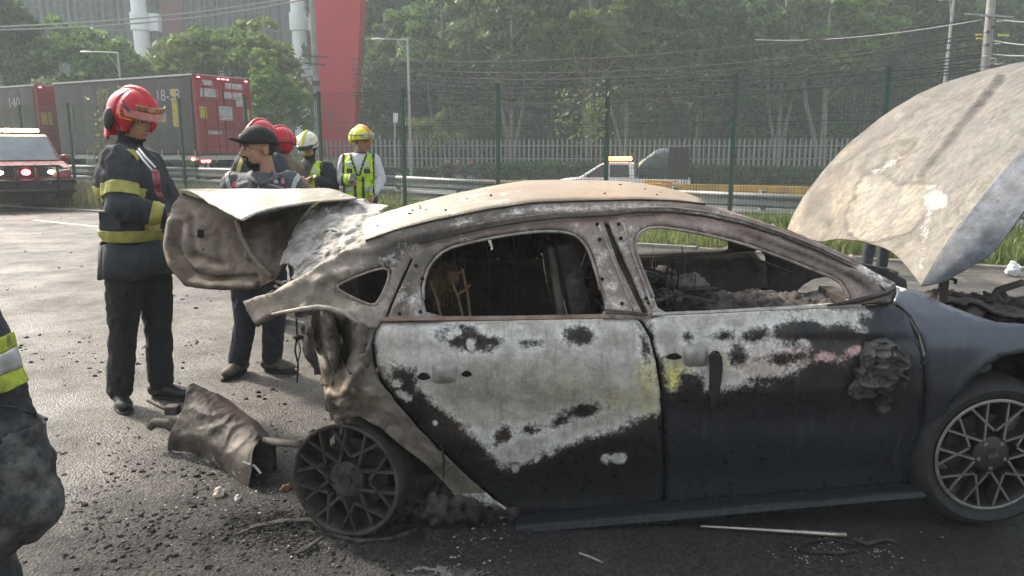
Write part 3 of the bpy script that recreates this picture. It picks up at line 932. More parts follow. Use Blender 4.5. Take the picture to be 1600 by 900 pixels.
# ---- polygon tools (in photo pixels, carried onto the metal)
def sd_poly(P, poly):
    """signed distance, >0 inside; P (n,2)"""
    poly = np.asarray(poly, float); P = np.asarray(P, float)
    d = np.full(len(P), 1e9); ins = np.zeros(len(P), bool)
    n = len(poly)
    for i in range(n):
        a, b = poly[i], poly[(i + 1) % n]
        e = b - a; w = P - a
        t = np.clip((w @ e) / max(e @ e, 1e-9), 0, 1)
        d = np.minimum(d, np.linalg.norm(w - t[:, None] * e, axis=1))
        c = ((a[1] <= P[:, 1]) != (b[1] <= P[:, 1]))
        with np.errstate(divide='ignore', invalid='ignore'):
            xi = a[0] + (P[:, 1] - a[1]) / (b[1] - a[1] if b[1] != a[1] else 1e-9) * e[0]
        ins ^= c & (P[:, 0] < xi)
    return np.where(ins, d, -d)
def sd_ell(P, cx, cy, rx, ry, ang=0):
    c, s = math.cos(R(ang)), math.sin(R(ang))
    x = (P[:, 0] - cx) * c + (P[:, 1] - cy) * s; y = -(P[:, 0] - cx) * s + (P[:, 1] - cy) * c
    return (1 - np.sqrt((x / rx) ** 2 + (y / ry) ** 2)) * min(rx, ry)
def resample(poly, step, closed=True):
    out = []
    n = len(poly)
    for i in range(n if closed else n - 1):
        a, b = Vector(poly[i][:2]), Vector(poly[(i + 1) % n][:2])
        k = max(1, int(round((b - a).length / step)))
        for j in range(k): out.append(tuple(a.lerp(b, j / k)))
    if not closed: out.append(tuple(poly[-1][:2]))
    return out
def smooth_poly(poly, it=1):
    for _ in range(it):
        n = len(poly); q = []
        for i in range(n):
            a, b = poly[i], poly[(i + 1) % n]
            q.append((a[0] * .75 + b[0] * .25, a[1] * .75 + b[1] * .25)); q.append((a[0] * .25 + b[0] * .75, a[1] * .25 + b[1] * .75))
        poly = q
    return poly
def tri_fill(outer, holes, step, jit=0.25, seed=1):
    """triangulate a pixel polygon with holes and interior points -> verts, faces"""
    rg = random.Random(seed)
    vs, es = [], []
    def loop(pl):
        b = len(vs)
        for p in pl: vs.append(Vector(p))
        for i in range(len(pl)): es.append((b + i, b + (i + 1) % len(pl)))
    o = resample(outer, step); loop(o)
    hs = [resample(h, step) for h in holes]
    for h in hs: loop(h)
    xs = [p[0] for p in o]; ys = [p[1] for p in o]
    G = []
    y = min(ys); row = 0
    while y < max(ys):
        x = min(xs) + (step * 0.5 if row % 2 else 0)
        while x < max(xs):
            G.append((x + rg.uniform(-jit, jit) * step, y + rg.uniform(-jit, jit) * step)); x += step
        y += step * 0.87; row += 1
    G = np.array(G)
    ok = sd_poly(G, o) > step * 0.45
    for h in hs: ok &= sd_poly(G, h) < -step * 0.45
    for p in G[ok]: vs.append(Vector(p))
    V, E, F, *_ = delaunay_2d_cdt(vs, es, [], 0, 1e-4)
    V = np.array([tuple(v) for v in V])
    C = np.array([V[list(f)].mean(axis=0) for f in F])
    keep = sd_poly(C, o) > 0
    for h in hs: keep &= sd_poly(C, h) < 0
    return V, [tuple(f) for f, k in zip(F, keep) if k]
def rbf(ctrl):
    """smooth depth offset from (px,py,dv,radius) bumps"""
    def f(P):
        out = np.zeros(len(P))
        for (x, y, d, r) in ctrl:
            out += d * np.exp(-((P[:, 0] - x) ** 2 + (P[:, 1] - y) ** 2) / (2 * r * r))
        return out
    return f
def ridge(P, a, b, amp, w):
    """a crease along the line a-b"""
    a, b = np.array(a, float), np.array(b, float)
    e = b - a; t = np.clip(((P - a) @ e) / (e @ e), 0, 1)
    d = np.linalg.norm(P - a - t[:, None] * e, axis=1)
    return amp * np.exp(-(d / w) ** 2)
def paint(me, tint, ash, atint=None):
    if atint is None: atint = np.ones((len(me.vertices), 3))
    c_ = me.attributes.new('atint', 'FLOAT_VECTOR', 'POINT'); c_.data.foreach_set('vector', np.asarray(atint, np.float32).reshape(-1))
    a = me.attributes.new('tint', 'FLOAT_VECTOR', 'POINT'); a.data.foreach_set('vector', np.asarray(tint, np.float32).reshape(-1))
    b = me.attributes.new('ash', 'FLOAT', 'POINT'); b.data.foreach_set('value', np.asarray(ash, np.float32))
def lerp_t(t, c, m):
    m = np.clip(m, 0, 1)[:, None]
    return t * (1 - m) + np.array(c) * m
def smooth01(x, w): return np.clip(x / w * 0.5 + 0.5, 0, 1)

# ---- the burnt sheet-metal material: heat colour from the metal, ash flaking from noise
def burnt(name, ash_a=(0.70, 0.68, 0.635), ash_b=(0.38, 0.365, 0.335), amp=26.0, rough=0.5, metal=0.25, speck=0.5, ripple=0.25, tide=0.0, mott=0.3):
    m = bpy.data.materials.new(name)
    nt, N, L = nodes_of(m)
    v = N.new('ShaderNodeTexCoord').outputs['Object']
    at = N.new('ShaderNodeAttribute'); at.attribute_name = 'tint'
    aa = N.new('ShaderNodeAttribute'); aa.attribute_name = 'ash'
    n_c = noisen(nt, v, 9, 5, 0.65)
    n_m = noisen(nt, v, 24, 6, 0.72)
    n_f = noisen(nt, v, 75, 5, 0.7)
    base = mixcol(nt, 1.0, at.outputs['Vector'], ramp(nt, n_m, [(0.28, 1 - mott), (0.72, 1 + mott)]), 'MULTIPLY')
    base = mixcol(nt, 1.0, base, ramp(nt, n_c, [(0.28, (1 - mott * .55, 1 - mott * .6, 1 - mott * .65)), (0.72, (1 + mott * .52, 1 + mott * .45, 1 + mott * .33))]), 'MULTIPLY')
    base = mixcol(nt, mathn(nt, 'MULTIPLY', ramp(nt, n_f, [(0.64, 0.0), (0.70, 1.0)]), speck * 0.35), base, (0.5, 0.48, 0.45))
    base = mixcol(nt, mathn(nt, 'MULTIPLY', ramp(nt, noisen(nt, v, 75, 4, 0.75), [(0.34, 1.0), (0.40, 0.0)]), speck * 0.6), base, (0.03, 0.027, 0.025))
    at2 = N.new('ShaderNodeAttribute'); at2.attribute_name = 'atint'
    n_l = noisen(nt, v, 4.5, 6, 0.7, 0.6)
    # inside the burn: tan-grey scale, mottled; towards its rim a white crust
    inner = mixcol(nt, ramp(nt, n_m, [(0.28, 0), (0.70, 1)]), ash_b, ash_a)
    inner = mixcol(nt, mathn(nt, 'MULTIPLY', ramp(nt, n_l, [(0.42, 0), (0.66, 1)]), 0.75), inner, [x * 0.62 + 0.02 * (2 - i_) for i_, x in enumerate(ash_b)])
    crust = mixcol(nt, ramp(nt, n_f, [(0.40, 0), (0.60, 1)]), [x * 0.8 for x in ash_a], [min(.80, x * 1.22) for x in ash_a])
    rim = ramp(nt, mathn(nt, 'ADD', mathn(nt, 'MULTIPLY', aa.outputs['Fac'], 0.04), mathn(nt, 'MULTIPLY', mathn(nt, 'SUBTRACT', n_c, 0.5), 1.6)), [(0.1, 1.0), (0.75, 0.0)])
    ashc = mixcol(nt, rim, inner, crust)
    ashc = mixcol(nt, ramp(nt, noisen(nt, v, 60, 6, 0.85), [(0.56, 0), (0.66, 0.7)]), ashc, [min(.82, x * 1.3) for x in ash_a])
    ashc = mixcol(nt, ramp(nt, noisen(nt, v, 80, 6, 0.8), [(0.32, 0.85), (0.42, 0)]), ashc, (0.07, 0.066, 0.06))
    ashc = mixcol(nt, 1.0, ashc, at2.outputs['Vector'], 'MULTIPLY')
    k = mathn(nt, 'ADD', mathn(nt, 'MULTIPLY', mathn(nt, 'SUBTRACT', n_m, 0.5), amp * 1.1), mathn(nt, 'MULTIPLY', mathn(nt, 'SUBTRACT', n_f, 0.5), amp * 0.85))
    k = mathn(nt, 'ADD', k, mathn(nt, 'MULTIPLY', mathn(nt, 'SUBTRACT', n_c, 0.5), amp * 1.1))
    k = mathn(nt, 'ADD', k, aa.outputs['Fac'])
    mask = mathn(nt, 'ADD', mathn(nt, 'MULTIPLY', k, 0.085), 0.38, clamp=True)
    fringe = mathn(nt, 'MULTIPLY', mathn(nt, 'ADD', k, 16.0), 0.05, clamp=True)
    base = mixcol(nt, mathn(nt, 'MULTIPLY', fringe, 0.65), base, mixcol(nt, ramp(nt, n_f, [(.35, 0), (.65, 1)]), (0.022, 0.019, 0.018), (0.15, 0.115, 0.085)))
    mps = N.new('ShaderNodeMapping'); mps.inputs['Scale'].default_value = (46, 46, 3.0); L.new(v, mps.inputs['Vector'])
    strk = noisen(nt, mps.outputs[0], 1.0, 4, 0.6)
    ashc = mixcol(nt, ramp(nt, strk, [(0.52, 0), (0.70, 0.45)]), ashc, [x * 0.5 for x in ash_b])
    base = mixcol(nt, ramp(nt, strk, [(0.55, 0), (0.75, 0.22)]), base, (0.16, 0.155, 0.15))
    if tide:
        base = mixcol(nt, ramp(nt, noisen(nt, v, 55, 4, 0.7), [(0.60, 0), (0.68, 0.8)]), base, (0.04, 0.036, 0.033))
        base = mixcol(nt, 1.0, base, ramp(nt, noisen(nt, v, 2.6, 6, 0.7), [(0.35, (0.78, 0.80, 0.83)), (0.65, (1.30, 1.23, 1.10))]), 'MULTIPLY')
        base = mixcol(nt, 1.0, base, ramp(nt, noisen(nt, v, 8, 6, 0.75), [(0.40, 1.06), (0.66, 0.72)]), 'MULTIPLY')
        mpl = N.new('ShaderNodeMapping'); mpl.inputs['Rotation'].default_value = (0, R(57), 0); mpl.inputs['Scale'].default_value = (2.0, 26, 26); L.new(v, mpl.inputs['Vector'])
        base = mixcol(nt, 1.0, base, ramp(nt, noisen(nt, mpl.outputs[0], 1.0, 5, 0.65), [(0.32, 0.68), (0.68, 1.28)]), 'MULTIPLY')
        tn = noisen(nt, v, 4.0, 3, 0.5, 0.25)
        base = mixcol(nt, mathn(nt, 'MULTIPLY', ramp(nt, tn, [(0.50, 0), (0.515, 1)]), 0.30 * tide), base, (0.22, 0.21, 0.20))
        for lo, st in ((0.47, 1.0), (0.56, 0.8), (0.40, 0.6)):
            base = mixcol(nt, mathn(nt, 'MULTIPLY', ramp(nt, tn, [(lo, 0), (lo + .012, 1), (lo + .03, 0)]), 0.55 * tide * st), base, (0.07, 0.055, 0.042))
    c = mixcol(nt, mask, base, ashc)
    rr = mathn(nt, 'ADD', mathn(nt, 'MULTIPLY', mask, 0.9 - rough), mathn(nt, 'ADD', rough - 0.12, mathn(nt, 'MULTIPLY', n_m, 0.24)), clamp=True)
    b = bsdf(nt, c, rr, mathn(nt, 'MULTIPLY', mathn(nt, 'SUBTRACT', 1.0, mask), metal), 0.4)
    h = mathn(nt, 'ADD', mathn(nt, 'MULTIPLY', mask, 0.5), mathn(nt, 'ADD', mathn(nt, 'MULTIPLY', n_f, 0.35), mathn(nt, 'MULTIPLY', n_c, ripple * 6)))
    bumpn(nt, b, h, 0.55, 0.004)
    return m
M_DOOR = burnt('burnt_door', rough=0.30, metal=0.15, speck=0.25, mott=0.2)
M_BODY = burnt('burnt_steel', rough=0.68, metal=0.12, speck=0.3, mott=0.6)
M_ROOF = burnt('burnt_roof', ash_a=(0.66, 0.61, 0.52), ash_b=(0.50, 0.45, 0.37), rough=0.6, metal=0.2, speck=0.25, ripple=0.12)
M_CHAR = mat('charred', (0.018, 0.016, 0.015), 0.85, var=0.5, scale=14, bump=0.7, bscale=45, bdist=0.01, dirt=(0.12, 0.11, 0.10), dirt_amt=0.25)
M_CHARB = mat('charred_brown', (0.05, 0.040, 0.034), 0.8, 0.2, var=0.5, scale=10, bump=0.6, bscale=40, bdist=0.01, dirt=(0.17, 0.15, 0.13), dirt_amt=0.4)
M_RUST = mat('rusted_trim', (0.22, 0.13, 0.075), 0.75, 0.3, var=0.45, scale=12, bump=0.4, dirt=(0.30, 0.28, 0.25), dirt_amt=0.5)
M_ASHY = mat('ash', (0.42, 0.41, 0.39), 0.95, var=0.35, scale=22, bump=0.9, bscale=40, bdist=0.012, dirt=(0.10, 0.095, 0.09), dirt_amt=0.35)

def panel(name, outer, holes, step, m, tintf, ashf, extra=None, solid=0.012, parent=car, mirror=False, vfun=None, seed=1, edge=0.0, far_tint=None, atintf=None):
    V, F = tri_fill(outer, holes, step, seed=seed)
    ex = extra(V) if extra is not None else np.zeros(len(V))
    if edge:
        dist = sd_poly(V, outer)
        ex = ex + edge * np.exp(-np.clip(dist, 0, 99) / 3.5)
    pts = []
    for (x, y), e in zip(V, ex):
        c = pix_s(x, y, e) if vfun is None else pix_v(x, y, vfun(x, y) + e)
        if mirror: c = Vector((c.x, WMIR - c.y, c.z))
        pts.append(tuple(c))
    me = bpy.data.meshes.new(name)
    # outward normal towards the camera on the near side
    def fl(f):
        a, b, c = (Vector(pts[i]) for i in f[:3])
        nn = (b - a).cross(c - a)
        return f[::-1] if (nn.y > 0) != mirror else f
    me.from_pydata(pts, [], [fl(f) for f in F])
    me.polygons.foreach_set('use_smooth', [True] * len(me.polygons))
    me.materials.append(m)
    t = tintf(V) if callable(tintf) else np.tile(np.array(tintf, float), (len(V), 1))
    if mirror and far_tint is not None: t = np.tile(np.array(far_tint, float), (len(V), 1))
    paint(me, t, ashf(V) if callable(ashf) else np.full(len(V), ashf, float), atintf(V) if atintf else None)
    me.update()
    o = obj(name, me, parent)
    if solid:
        md = o.modifiers.new('solid', 'SOLIDIFY'); md.thickness = solid; md.offset = -1
    return o
def nz(P, f, sd=0.0):
    return np.array([noise.noise(Vector((x * f, y * f, sd))) for x, y in P])

def crumple(P, f, sd):
    a = nz(P, f, sd); b = nz(P, f * 2.1, sd + 5); c_ = nz(P, f * 4.3, sd + 9)
    return 0.5 - np.abs(a) * 1.6 + 0.5 * (0.4 - np.abs(b) * 1.5) + 0.40 * (0.4 - np.abs(c_) * 1.5)
NAVY = (0.030, 0.034, 0.044); BLACKP = (0.014, 0.0145, 0.0165); STEELG = (0.20, 0.18, 0.165); SOOT = (0.022, 0.021, 0.021)
# ---------------------------------------------------------------- rear door
RD = [(597, 503), (700, 503), (800, 501), (900, 499), (994, 497), (1004, 508), (1014, 527), (1024, 564), (1031, 611), (1034, 667), (1036, 713), (1037, 760), (1034, 783), (980, 794), (887, 801), (816, 802), (800, 795), (781, 782),
      (735, 745), (693, 703), (655, 666), (623, 628), (599, 596), (588, 568), (584, 536), (588, 515)]
RD_ASH = [(580, 490), (1000, 485), (1018, 527), (1032, 600), (1036, 646), (990, 660), (952, 676), (905, 690), (863, 704), (821, 723), (789, 733), (763, 713), (747, 685), (719, 662), (681, 639), (653, 606), (648, 578), (612, 566), (606, 590), (585, 570), (575, 530)]
def rd_ash(P):
    a = sd_poly(P, RD_ASH)
    for e in ((727, 529, 43, 19, 12), (905, 524, 24, 15, 0), (832, 536, 15, 6, 0), (785, 682, 19, 13, -30), (831, 672, 17, 7, -8), (880, 656, 16, 7, -30), (912, 641, 34, 11, -14), (1008, 540, 7, 38, -10), (770, 533, 12, 8, 0)):
        a = np.minimum(a, -sd_ell(P, *e) * 1.6 + 1)
    for e in ((946, 717, 6, 7), (967, 716, 11, 8), (681, 660, 5, 5), (805, 733, 5, 5), (735, 538, 7, 9), (702, 524, 8, 6), (715, 520, 8, 5), (760, 520, 9, 5), (676, 690, 4, 4), (840, 715, 5, 4), (620, 600, 7, 5), (627, 615, 6, 5), (637, 622, 5, 5), (860, 712, 4, 4)):
        a = np.maximum(a, sd_ell(P, *e) * 3.0 + 3)
    return np.clip(a, -30, 30) * 1.0
def rd_tint(P):
    t = np.tile(np.array(BLACKP), (len(P), 1))
    t = lerp_t(t, (0.030, 0.032, 0.036), smooth01(P[:, 1] - 700, 60) * 0.6)
    t = lerp_t(t, (0.30, 0.20, 0.11), smooth01(6 - np.abs(P[:, 0] - 606), 8) * smooth01(590 - P[:, 1], 30) * 0.8)
    t = lerp_t(t, (0.10, 0.06, 0.035), smooth01(sd_ell(P, 745, 668, 40, 16, 30), 20) * .7)
    return t
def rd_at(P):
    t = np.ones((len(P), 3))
    t = lerp_t(t, (1.0, .93, .30), np.maximum(np.maximum(smooth01(sd_ell(P, 1012, 603, 12, 30), 16), smooth01(sd_ell(P, 885, 605, 14, 10), 14) * .5), smooth01(sd_ell(P, 965, 622, 20, 14), 14) * 0.6))  # yellow zones: hi-vis vest reflection painted into the ash tint
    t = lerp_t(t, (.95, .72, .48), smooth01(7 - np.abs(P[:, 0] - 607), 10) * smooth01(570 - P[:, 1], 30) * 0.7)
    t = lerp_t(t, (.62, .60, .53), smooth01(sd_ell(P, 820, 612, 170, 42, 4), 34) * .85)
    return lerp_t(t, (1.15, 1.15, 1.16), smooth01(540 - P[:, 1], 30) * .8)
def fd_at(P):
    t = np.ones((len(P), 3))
    t = lerp_t(t, (1.0, .95, .32), np.maximum(smooth01(sd_ell(P, 1053, 592, 20, 26), 14), smooth01(sd_ell(P, 1130, 565, 14, 12), 12) * .5))  # yellow reflection of a hi-vis vest, put into the ash colour
    t = lerp_t(t, (1.0, .42, .44), smooth01(sd_ell(P, 1300, 550, 60, 14, -6), 12) * .8)  # red reflection, likewise put into the ash colour
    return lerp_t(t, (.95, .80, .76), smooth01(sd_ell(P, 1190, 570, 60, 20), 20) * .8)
def rd_extra(P):
    return 0.010 * np.exp(-((P[:, 1] - 545) / 10) ** 2) - 0.014 * np.exp(-((P[:, 1] - 690) / 26) ** 2) + 0.012 * nz(P, 0.011, 1) + .004 * nz(P, .03, 7) - 0.02 * np.clip((P[:, 1] - 740) / 60, 0, 1) ** 2
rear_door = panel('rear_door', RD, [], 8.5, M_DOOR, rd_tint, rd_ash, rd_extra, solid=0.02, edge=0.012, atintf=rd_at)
rear_door['label'] = 'rear door burnt to white ash above a black lower edge'
# ---------------------------------------------------------------- front door
FD = [(1000, 497), (1031, 493), (1100, 489), (1200, 484), (1300, 480), (1392, 475), (1407, 482), (1421, 496), (1435, 523), (1442, 553), (1444, 602), (1440, 655), (1430, 714), (1420, 757), (1273, 770), (1127, 782), (1041, 788), (1040, 760), (1040, 713), (1038, 667), (1035, 611), (1028, 564), (1018, 527), (1008, 508)]
FD_ASH = [(995, 485), (1360, 470), (1356, 499), (1351, 533), (1345, 556), (1322, 572), (1273, 565), (1259, 580), (1224, 592), (1190, 607), (1161, 602), (1131, 613), (1104, 611), (1097, 587), (1068, 585), (1055, 611), (1041, 606), (1036, 560), (1020, 540)]
def fd_ash(P):
    a = sd_poly(P, FD_ASH)
    for e in ((1250, 520, 40, 16, 4), (1322, 524, 30, 13, 4), (1130, 525, 18, 7, 0), (1178, 523, 20, 9, 0), (1076, 524, 8, 8, 0), (1152, 553, 13, 20, 0), (1015, 520, 6, 36, -12), (1300, 545, 40, 7, 4), (1225, 560, 30, 5, -4), (1195, 595, 22, 7, 0)):
        a = np.minimum(a, -sd_ell(P, *e) * 1.5 + 1)
    a = a - 9 * smooth01(P[:, 0] - 1215, 60)
    for e in ((1352, 491, 10, 5), (1345, 515, 8, 5), (1256, 536, 10, 4), (1230, 492, 26, 5), (1310, 500, 26, 6), (1205, 505, 12, 9), (1290, 556, 16, 6), (1335, 548, 12, 7)):
        a = np.maximum(a, sd_ell(P, *e) * 2.5)
    return np.clip(a, -30, 26)
def fd_tint(P):
    t = np.tile(np.array(BLACKP), (len(P), 1))
    t = lerp_t(t, (0.030, 0.034, 0.043), smooth01(P[:, 1] - 660, 80))
    t = lerp_t(t, (0.045, 0.052, 0.068), smooth01(P[:, 0] - 1385, 50) * smooth01(560 - P[:, 1], 60))
    return t
def fd_extra(P):
    return 0.010 * np.exp(-((P[:, 1] - 535) / 10) ** 2) - 0.014 * np.exp(-((P[:, 1] - 690) / 30) ** 2) + 0.009 * nz(P, 0.011, 5) + .003 * nz(P, .03, 8) - 0.02 * np.clip((P[:, 1] - 730) / 50, 0, 1) ** 2
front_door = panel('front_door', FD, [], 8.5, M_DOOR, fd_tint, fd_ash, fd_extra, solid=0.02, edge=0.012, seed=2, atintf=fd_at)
front_door['label'] = 'front door with ash top and dark unburnt navy bottom'
# door handle cups, holes and remains
def cup(cx, cy, rx, ry, parent, m):
    mb = MB(); rows = []
    for i in range(9):
        row = []
        for j in range(9):
            x, y = -1 + i / 4, -1 + j / 4
            r = max(abs(x), abs(y)) ; l = math.hypot(x, y)
            k = (r / l) if l > 0 else 0
            qx, qy = x * (0.35 + 0.65 * (k if l else 1)) if l else 0, y * (0.35 + 0.65 * k) if l else 0
            bulge = (1 - (qx * qx) ** 1.5) * (1 - (qy * qy) ** 1.5)
            row.append(pix_s(cx + qx * rx, cy + qy * ry, 0.006 - 0.034 * bulge))
        rows.append(row)
    mb.grid(rows, flip=True)
    o = mb.build('handle_cup', m, parent, smooth=True)
    return o
M_CUP = mat('handle_cup_ash', (0.30, 0.295, 0.27), 0.6, 0.3, var=0.3, scale=30, bump=0.3, bscale=120)
cup(695, 583, 22, 18, rear_door, M_CUP); cup(1087, 556, 21, 19, front_door, M_CUP)
def flake(name, poly, m, parent, off=-0.016, thick=0.006, seed=1):
    V, F = tri_fill(poly, [], 5, seed=seed)
    mb = MB(); mb.add([pix_s(x, y, off + 0.003 * nz(np.array([[x, y]]), 0.2)[0]) for x, y in V], [f for f in F])
    return mb.build(name, m, parent, smooth=True, solid=thick)
M_HOLE = mat('black_hole', (0.004, 0.004, 0.004), 0.95)
for cx, cy, rx, ry, par in ((662, 588, 10, 6, rear_door), (729, 584, 8, 5, rear_door), (1053, 557, 12, 5, front_door), (1118, 553, 8, 5, front_door)):
    flake('handle_hole', [(cx + rx * math.cos(a) * (1 + .2 * math.sin(3 * a)), cy + ry * math.sin(a)) for a in np.linspace(0, 6.28, 12)[:-1]], M_HOLE, par, off=-0.004, thick=0.002)
flake('melted_handle', [(1108, 556), (1116, 551), (1127, 556), (1128, 578), (1124, 610), (1118, 634), (1112, 640), (1108, 615), (1110, 585)], M_CHAR, front_door, off=-0.02, thick=0.02)
# belt trim strips
def strip_v(name, pts, h, m, parent, off=-0.01, thick=0.012):
    mb = MB()
    rows = [[pix_s(x, y - h / 2, off) for x, y in pts], [pix_s(x, y + h / 2, off) for x, y in pts]]
    mb.grid(rows)
    return mb.build(name, m, parent, solid=thick)
strip_v('belt_trim', resample([(596, 499), (660, 498), (800, 497), (953, 494)], 20, False), 6, M_RUST, rear_door)
strip_v('belt_trim', resample([(1020, 491), (1100, 488), (1200, 483), (1300, 479), (1345, 478)], 20, False), 4, M_ASHY, front_door)
for ya, yb, xa, xb in ((484, 492, 944, 1012), (488, 493, 946, 1008)):
    mb = MB(); mb.tube([pix_s(xa, ya, -0.02), pix_s((xa + xb) / 2, (ya + yb) / 2 - 1, -0.035), pix_s(xb, yb, -0.03)], 0.006, 6); mb.build('loose_trim', M_CHARB, rear_door)
mb = MB(); mb.tube([pix_s(1293, 477, -0.02), pix_s(1340, 470, -0.03), pix_s(1385, 458, -0.03), pix_s(1397, 450, -0.02)], [0.008, 0.02, 0.018, 0.006], 8, flat=0.5); mb.build('burnt_weatherstrip', M_CHAR, front_door, smooth=True)
# melted door mirror: a slumped lump with folds
rg = random.Random(3)
mb = MB()
for (x, y, rx, ry, d) in ((1385, 575, 30, 32, -0.05), (1370, 590, 30, 20, -0.04), (1398, 562, 20, 16, -0.055), (1350, 608, 20, 10, -0.02), (1375, 548, 26, 14, -0.02), (1362, 570, 12, 26, -0.035), (1396, 590, 18, 18, -0.045), (1340, 612, 9, 8, -0.012), (1380, 630, 8, 22, -0.01)):
    c = pix_s(x, y, d)
    mb.ell(c, (rx * 0.0026, 0.05, ry * 0.0026), 18, 12)
melt_src = mb
# ---------------------------------------------------------------- front wing
FW = [(1399, 446), (1439, 458), (1483, 478), (1522, 492), (1556, 503), (1600, 506), (1660, 512), (1740, 530), (1790, 560), (1800, 640), (1790, 690), (1722, 690), (1712, 640), (1690, 600), (1655, 568), (1615, 553), (1600, 551), (1567, 557), (1539, 573), (1511, 601), (1483, 634), (1467, 678), (1457, 711), (1451, 748), (1424, 757), (1434, 714), (1444, 655), (1448, 602), (1446, 553), (1439, 523), (1424, 494), (1410, 480), (1396, 471), (1402, 455)]
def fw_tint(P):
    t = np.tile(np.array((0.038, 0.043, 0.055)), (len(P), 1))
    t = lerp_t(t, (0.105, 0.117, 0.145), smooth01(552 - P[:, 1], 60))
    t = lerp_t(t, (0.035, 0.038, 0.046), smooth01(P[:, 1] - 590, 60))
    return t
M_WING = burnt('wing_paint', rough=0.22, metal=0.25, speck=0.15, ripple=0.02, mott=0.08)
def fw_extra(P):
    top = np.clip((520 - P[:, 1]) / 75, 0, 1)
    lip = 0.0
    return 0.09 * top ** 1.6 + 0.006 * np.exp(-((P[:, 1] - 506) / 6) ** 2) - 0.012 * np.exp(-(sd_poly(P, [(1600, 551), (1567, 557), (1539, 573), (1511, 601), (1483, 634), (1467, 678), (1451, 748), (1722, 690), (1690, 600), (1655, 568)]) / 12) ** 2)
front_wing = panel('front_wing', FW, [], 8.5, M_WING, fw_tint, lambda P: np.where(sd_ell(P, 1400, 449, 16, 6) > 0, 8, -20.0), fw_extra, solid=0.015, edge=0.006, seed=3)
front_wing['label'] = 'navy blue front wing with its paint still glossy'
# ---------------------------------------------------------------- sill
SL = [(800, 812), (830, 815), (887, 809), (980, 802), (1127, 790), (1273, 777), (1420, 764), (1447, 756), (1446, 782), (1420, 783), (1395, 780), (1300, 790), (1150, 808), (1000, 822), (880, 836), (826, 846), (812, 838)]
rows = []
for i in range(28):
    f = i / 27
    xa = 806 + 640 * f
    c0 = pix_v(xa, 816 - 57 * f, 0.02); c1 = pix_v(xa, 842 - 58 * f, 0.03)
    zt, zb = c0.z, c1.z
    h_ = zt - zb
    rows.append([(c0.x, 0.10, zt), (c0.x, 0.012, zt - .002), (c0.x, -0.004, zt - h_ * .18), (c0.x, 0.012, zt - h_ * .30), (c0.x, 0.006, zt - h_ * .55), (c0.x, 0.016, zb + h_ * .18), (c0.x, 0.05, zb), (c0.x, 0.16, zb - .005)])
mb = MB(); mb.grid(rows); n_ = len(rows[0]); mb.f += [tuple(range(n_)), tuple(27 * n_ + q for q in range(n_))[::-1]]; mb.m += [0, 0]
sill = mb.build('sill', M_WING, car, smooth=True, angle=40)
paint(sill.data, np.tile(np.array((0.022, 0.024, 0.029)), (len(sill.data.vertices), 1)), np.full(len(sill.data.vertices), -30.0))
mb = MB(); V_, F_ = tri_fill([(796, 838), (812, 822), (826, 830), (825, 868), (812, 872), (788, 860)], [], 6); mb.add([pix_s(x, y, -0.02) for x, y in V_], F_); mb.build('torn_sill_end', M_CHARB, sill, solid=0.01)

# ---------------------------------------------------------------- body side frame: pillars, roof rail, quarter panel top
UP = [(426, 457), (445, 444), (471, 431), (510, 408), (542, 391), (571, 376), (620, 359), (672, 346), (763, 327), (832, 317), (904, 314), (1000, 312), (1060, 314), (1102, 319), (1127, 325), (1177, 341), (1231, 361), (1284, 381), (1331, 403), (1362, 423), (1399, 442)]
SF = UP + [(1401, 452), (1392, 470), (1330, 474), (1281, 477), (1159, 483), (1031, 491), (1008, 498), (800, 499), (660, 500), (596, 502), (588, 513), (575, 512), (556, 501), (538, 489), (518, 482), (497, 479), (473, 483), (450, 486), (425, 491), (397, 505), (388, 490), (380, 472), (400, 463)]
H_Q = smooth_poly([(523, 449), (542, 438), (574, 425), (607, 417), (607, 438), (594, 467), (584, 478), (561, 470), (542, 460)])
H_R = smooth_poly([(668, 497), (660, 458), (665, 428), (676, 408), (697, 389), (735, 379), (779, 370), (826, 363), (866, 361), (894, 365), (910, 376), (922, 396), (935, 439), (949, 497), (900, 498), (800, 498)])
H_R = [(x, min(y, 496)) for x, y in H_R]
H_F = smooth_poly([(1031, 489), (1018, 456), (1002, 416), (993, 391), (993, 373), (1003, 360), (1021, 355), (1049, 357), (1096, 365), (1159, 380), (1221, 402), (1268, 421), (1309, 437), (1321, 453), (1327, 471), (1281, 475), (1159, 482), (1074, 488)])
GAP = [(942, 344), (950, 344), (980, 412), (1014, 488), (1004, 490), (966, 412)]
GAP2 = [(601, 497), (611, 470), (626, 437), (641, 404), (646, 404), (631, 437), (616, 470), (606, 497)]
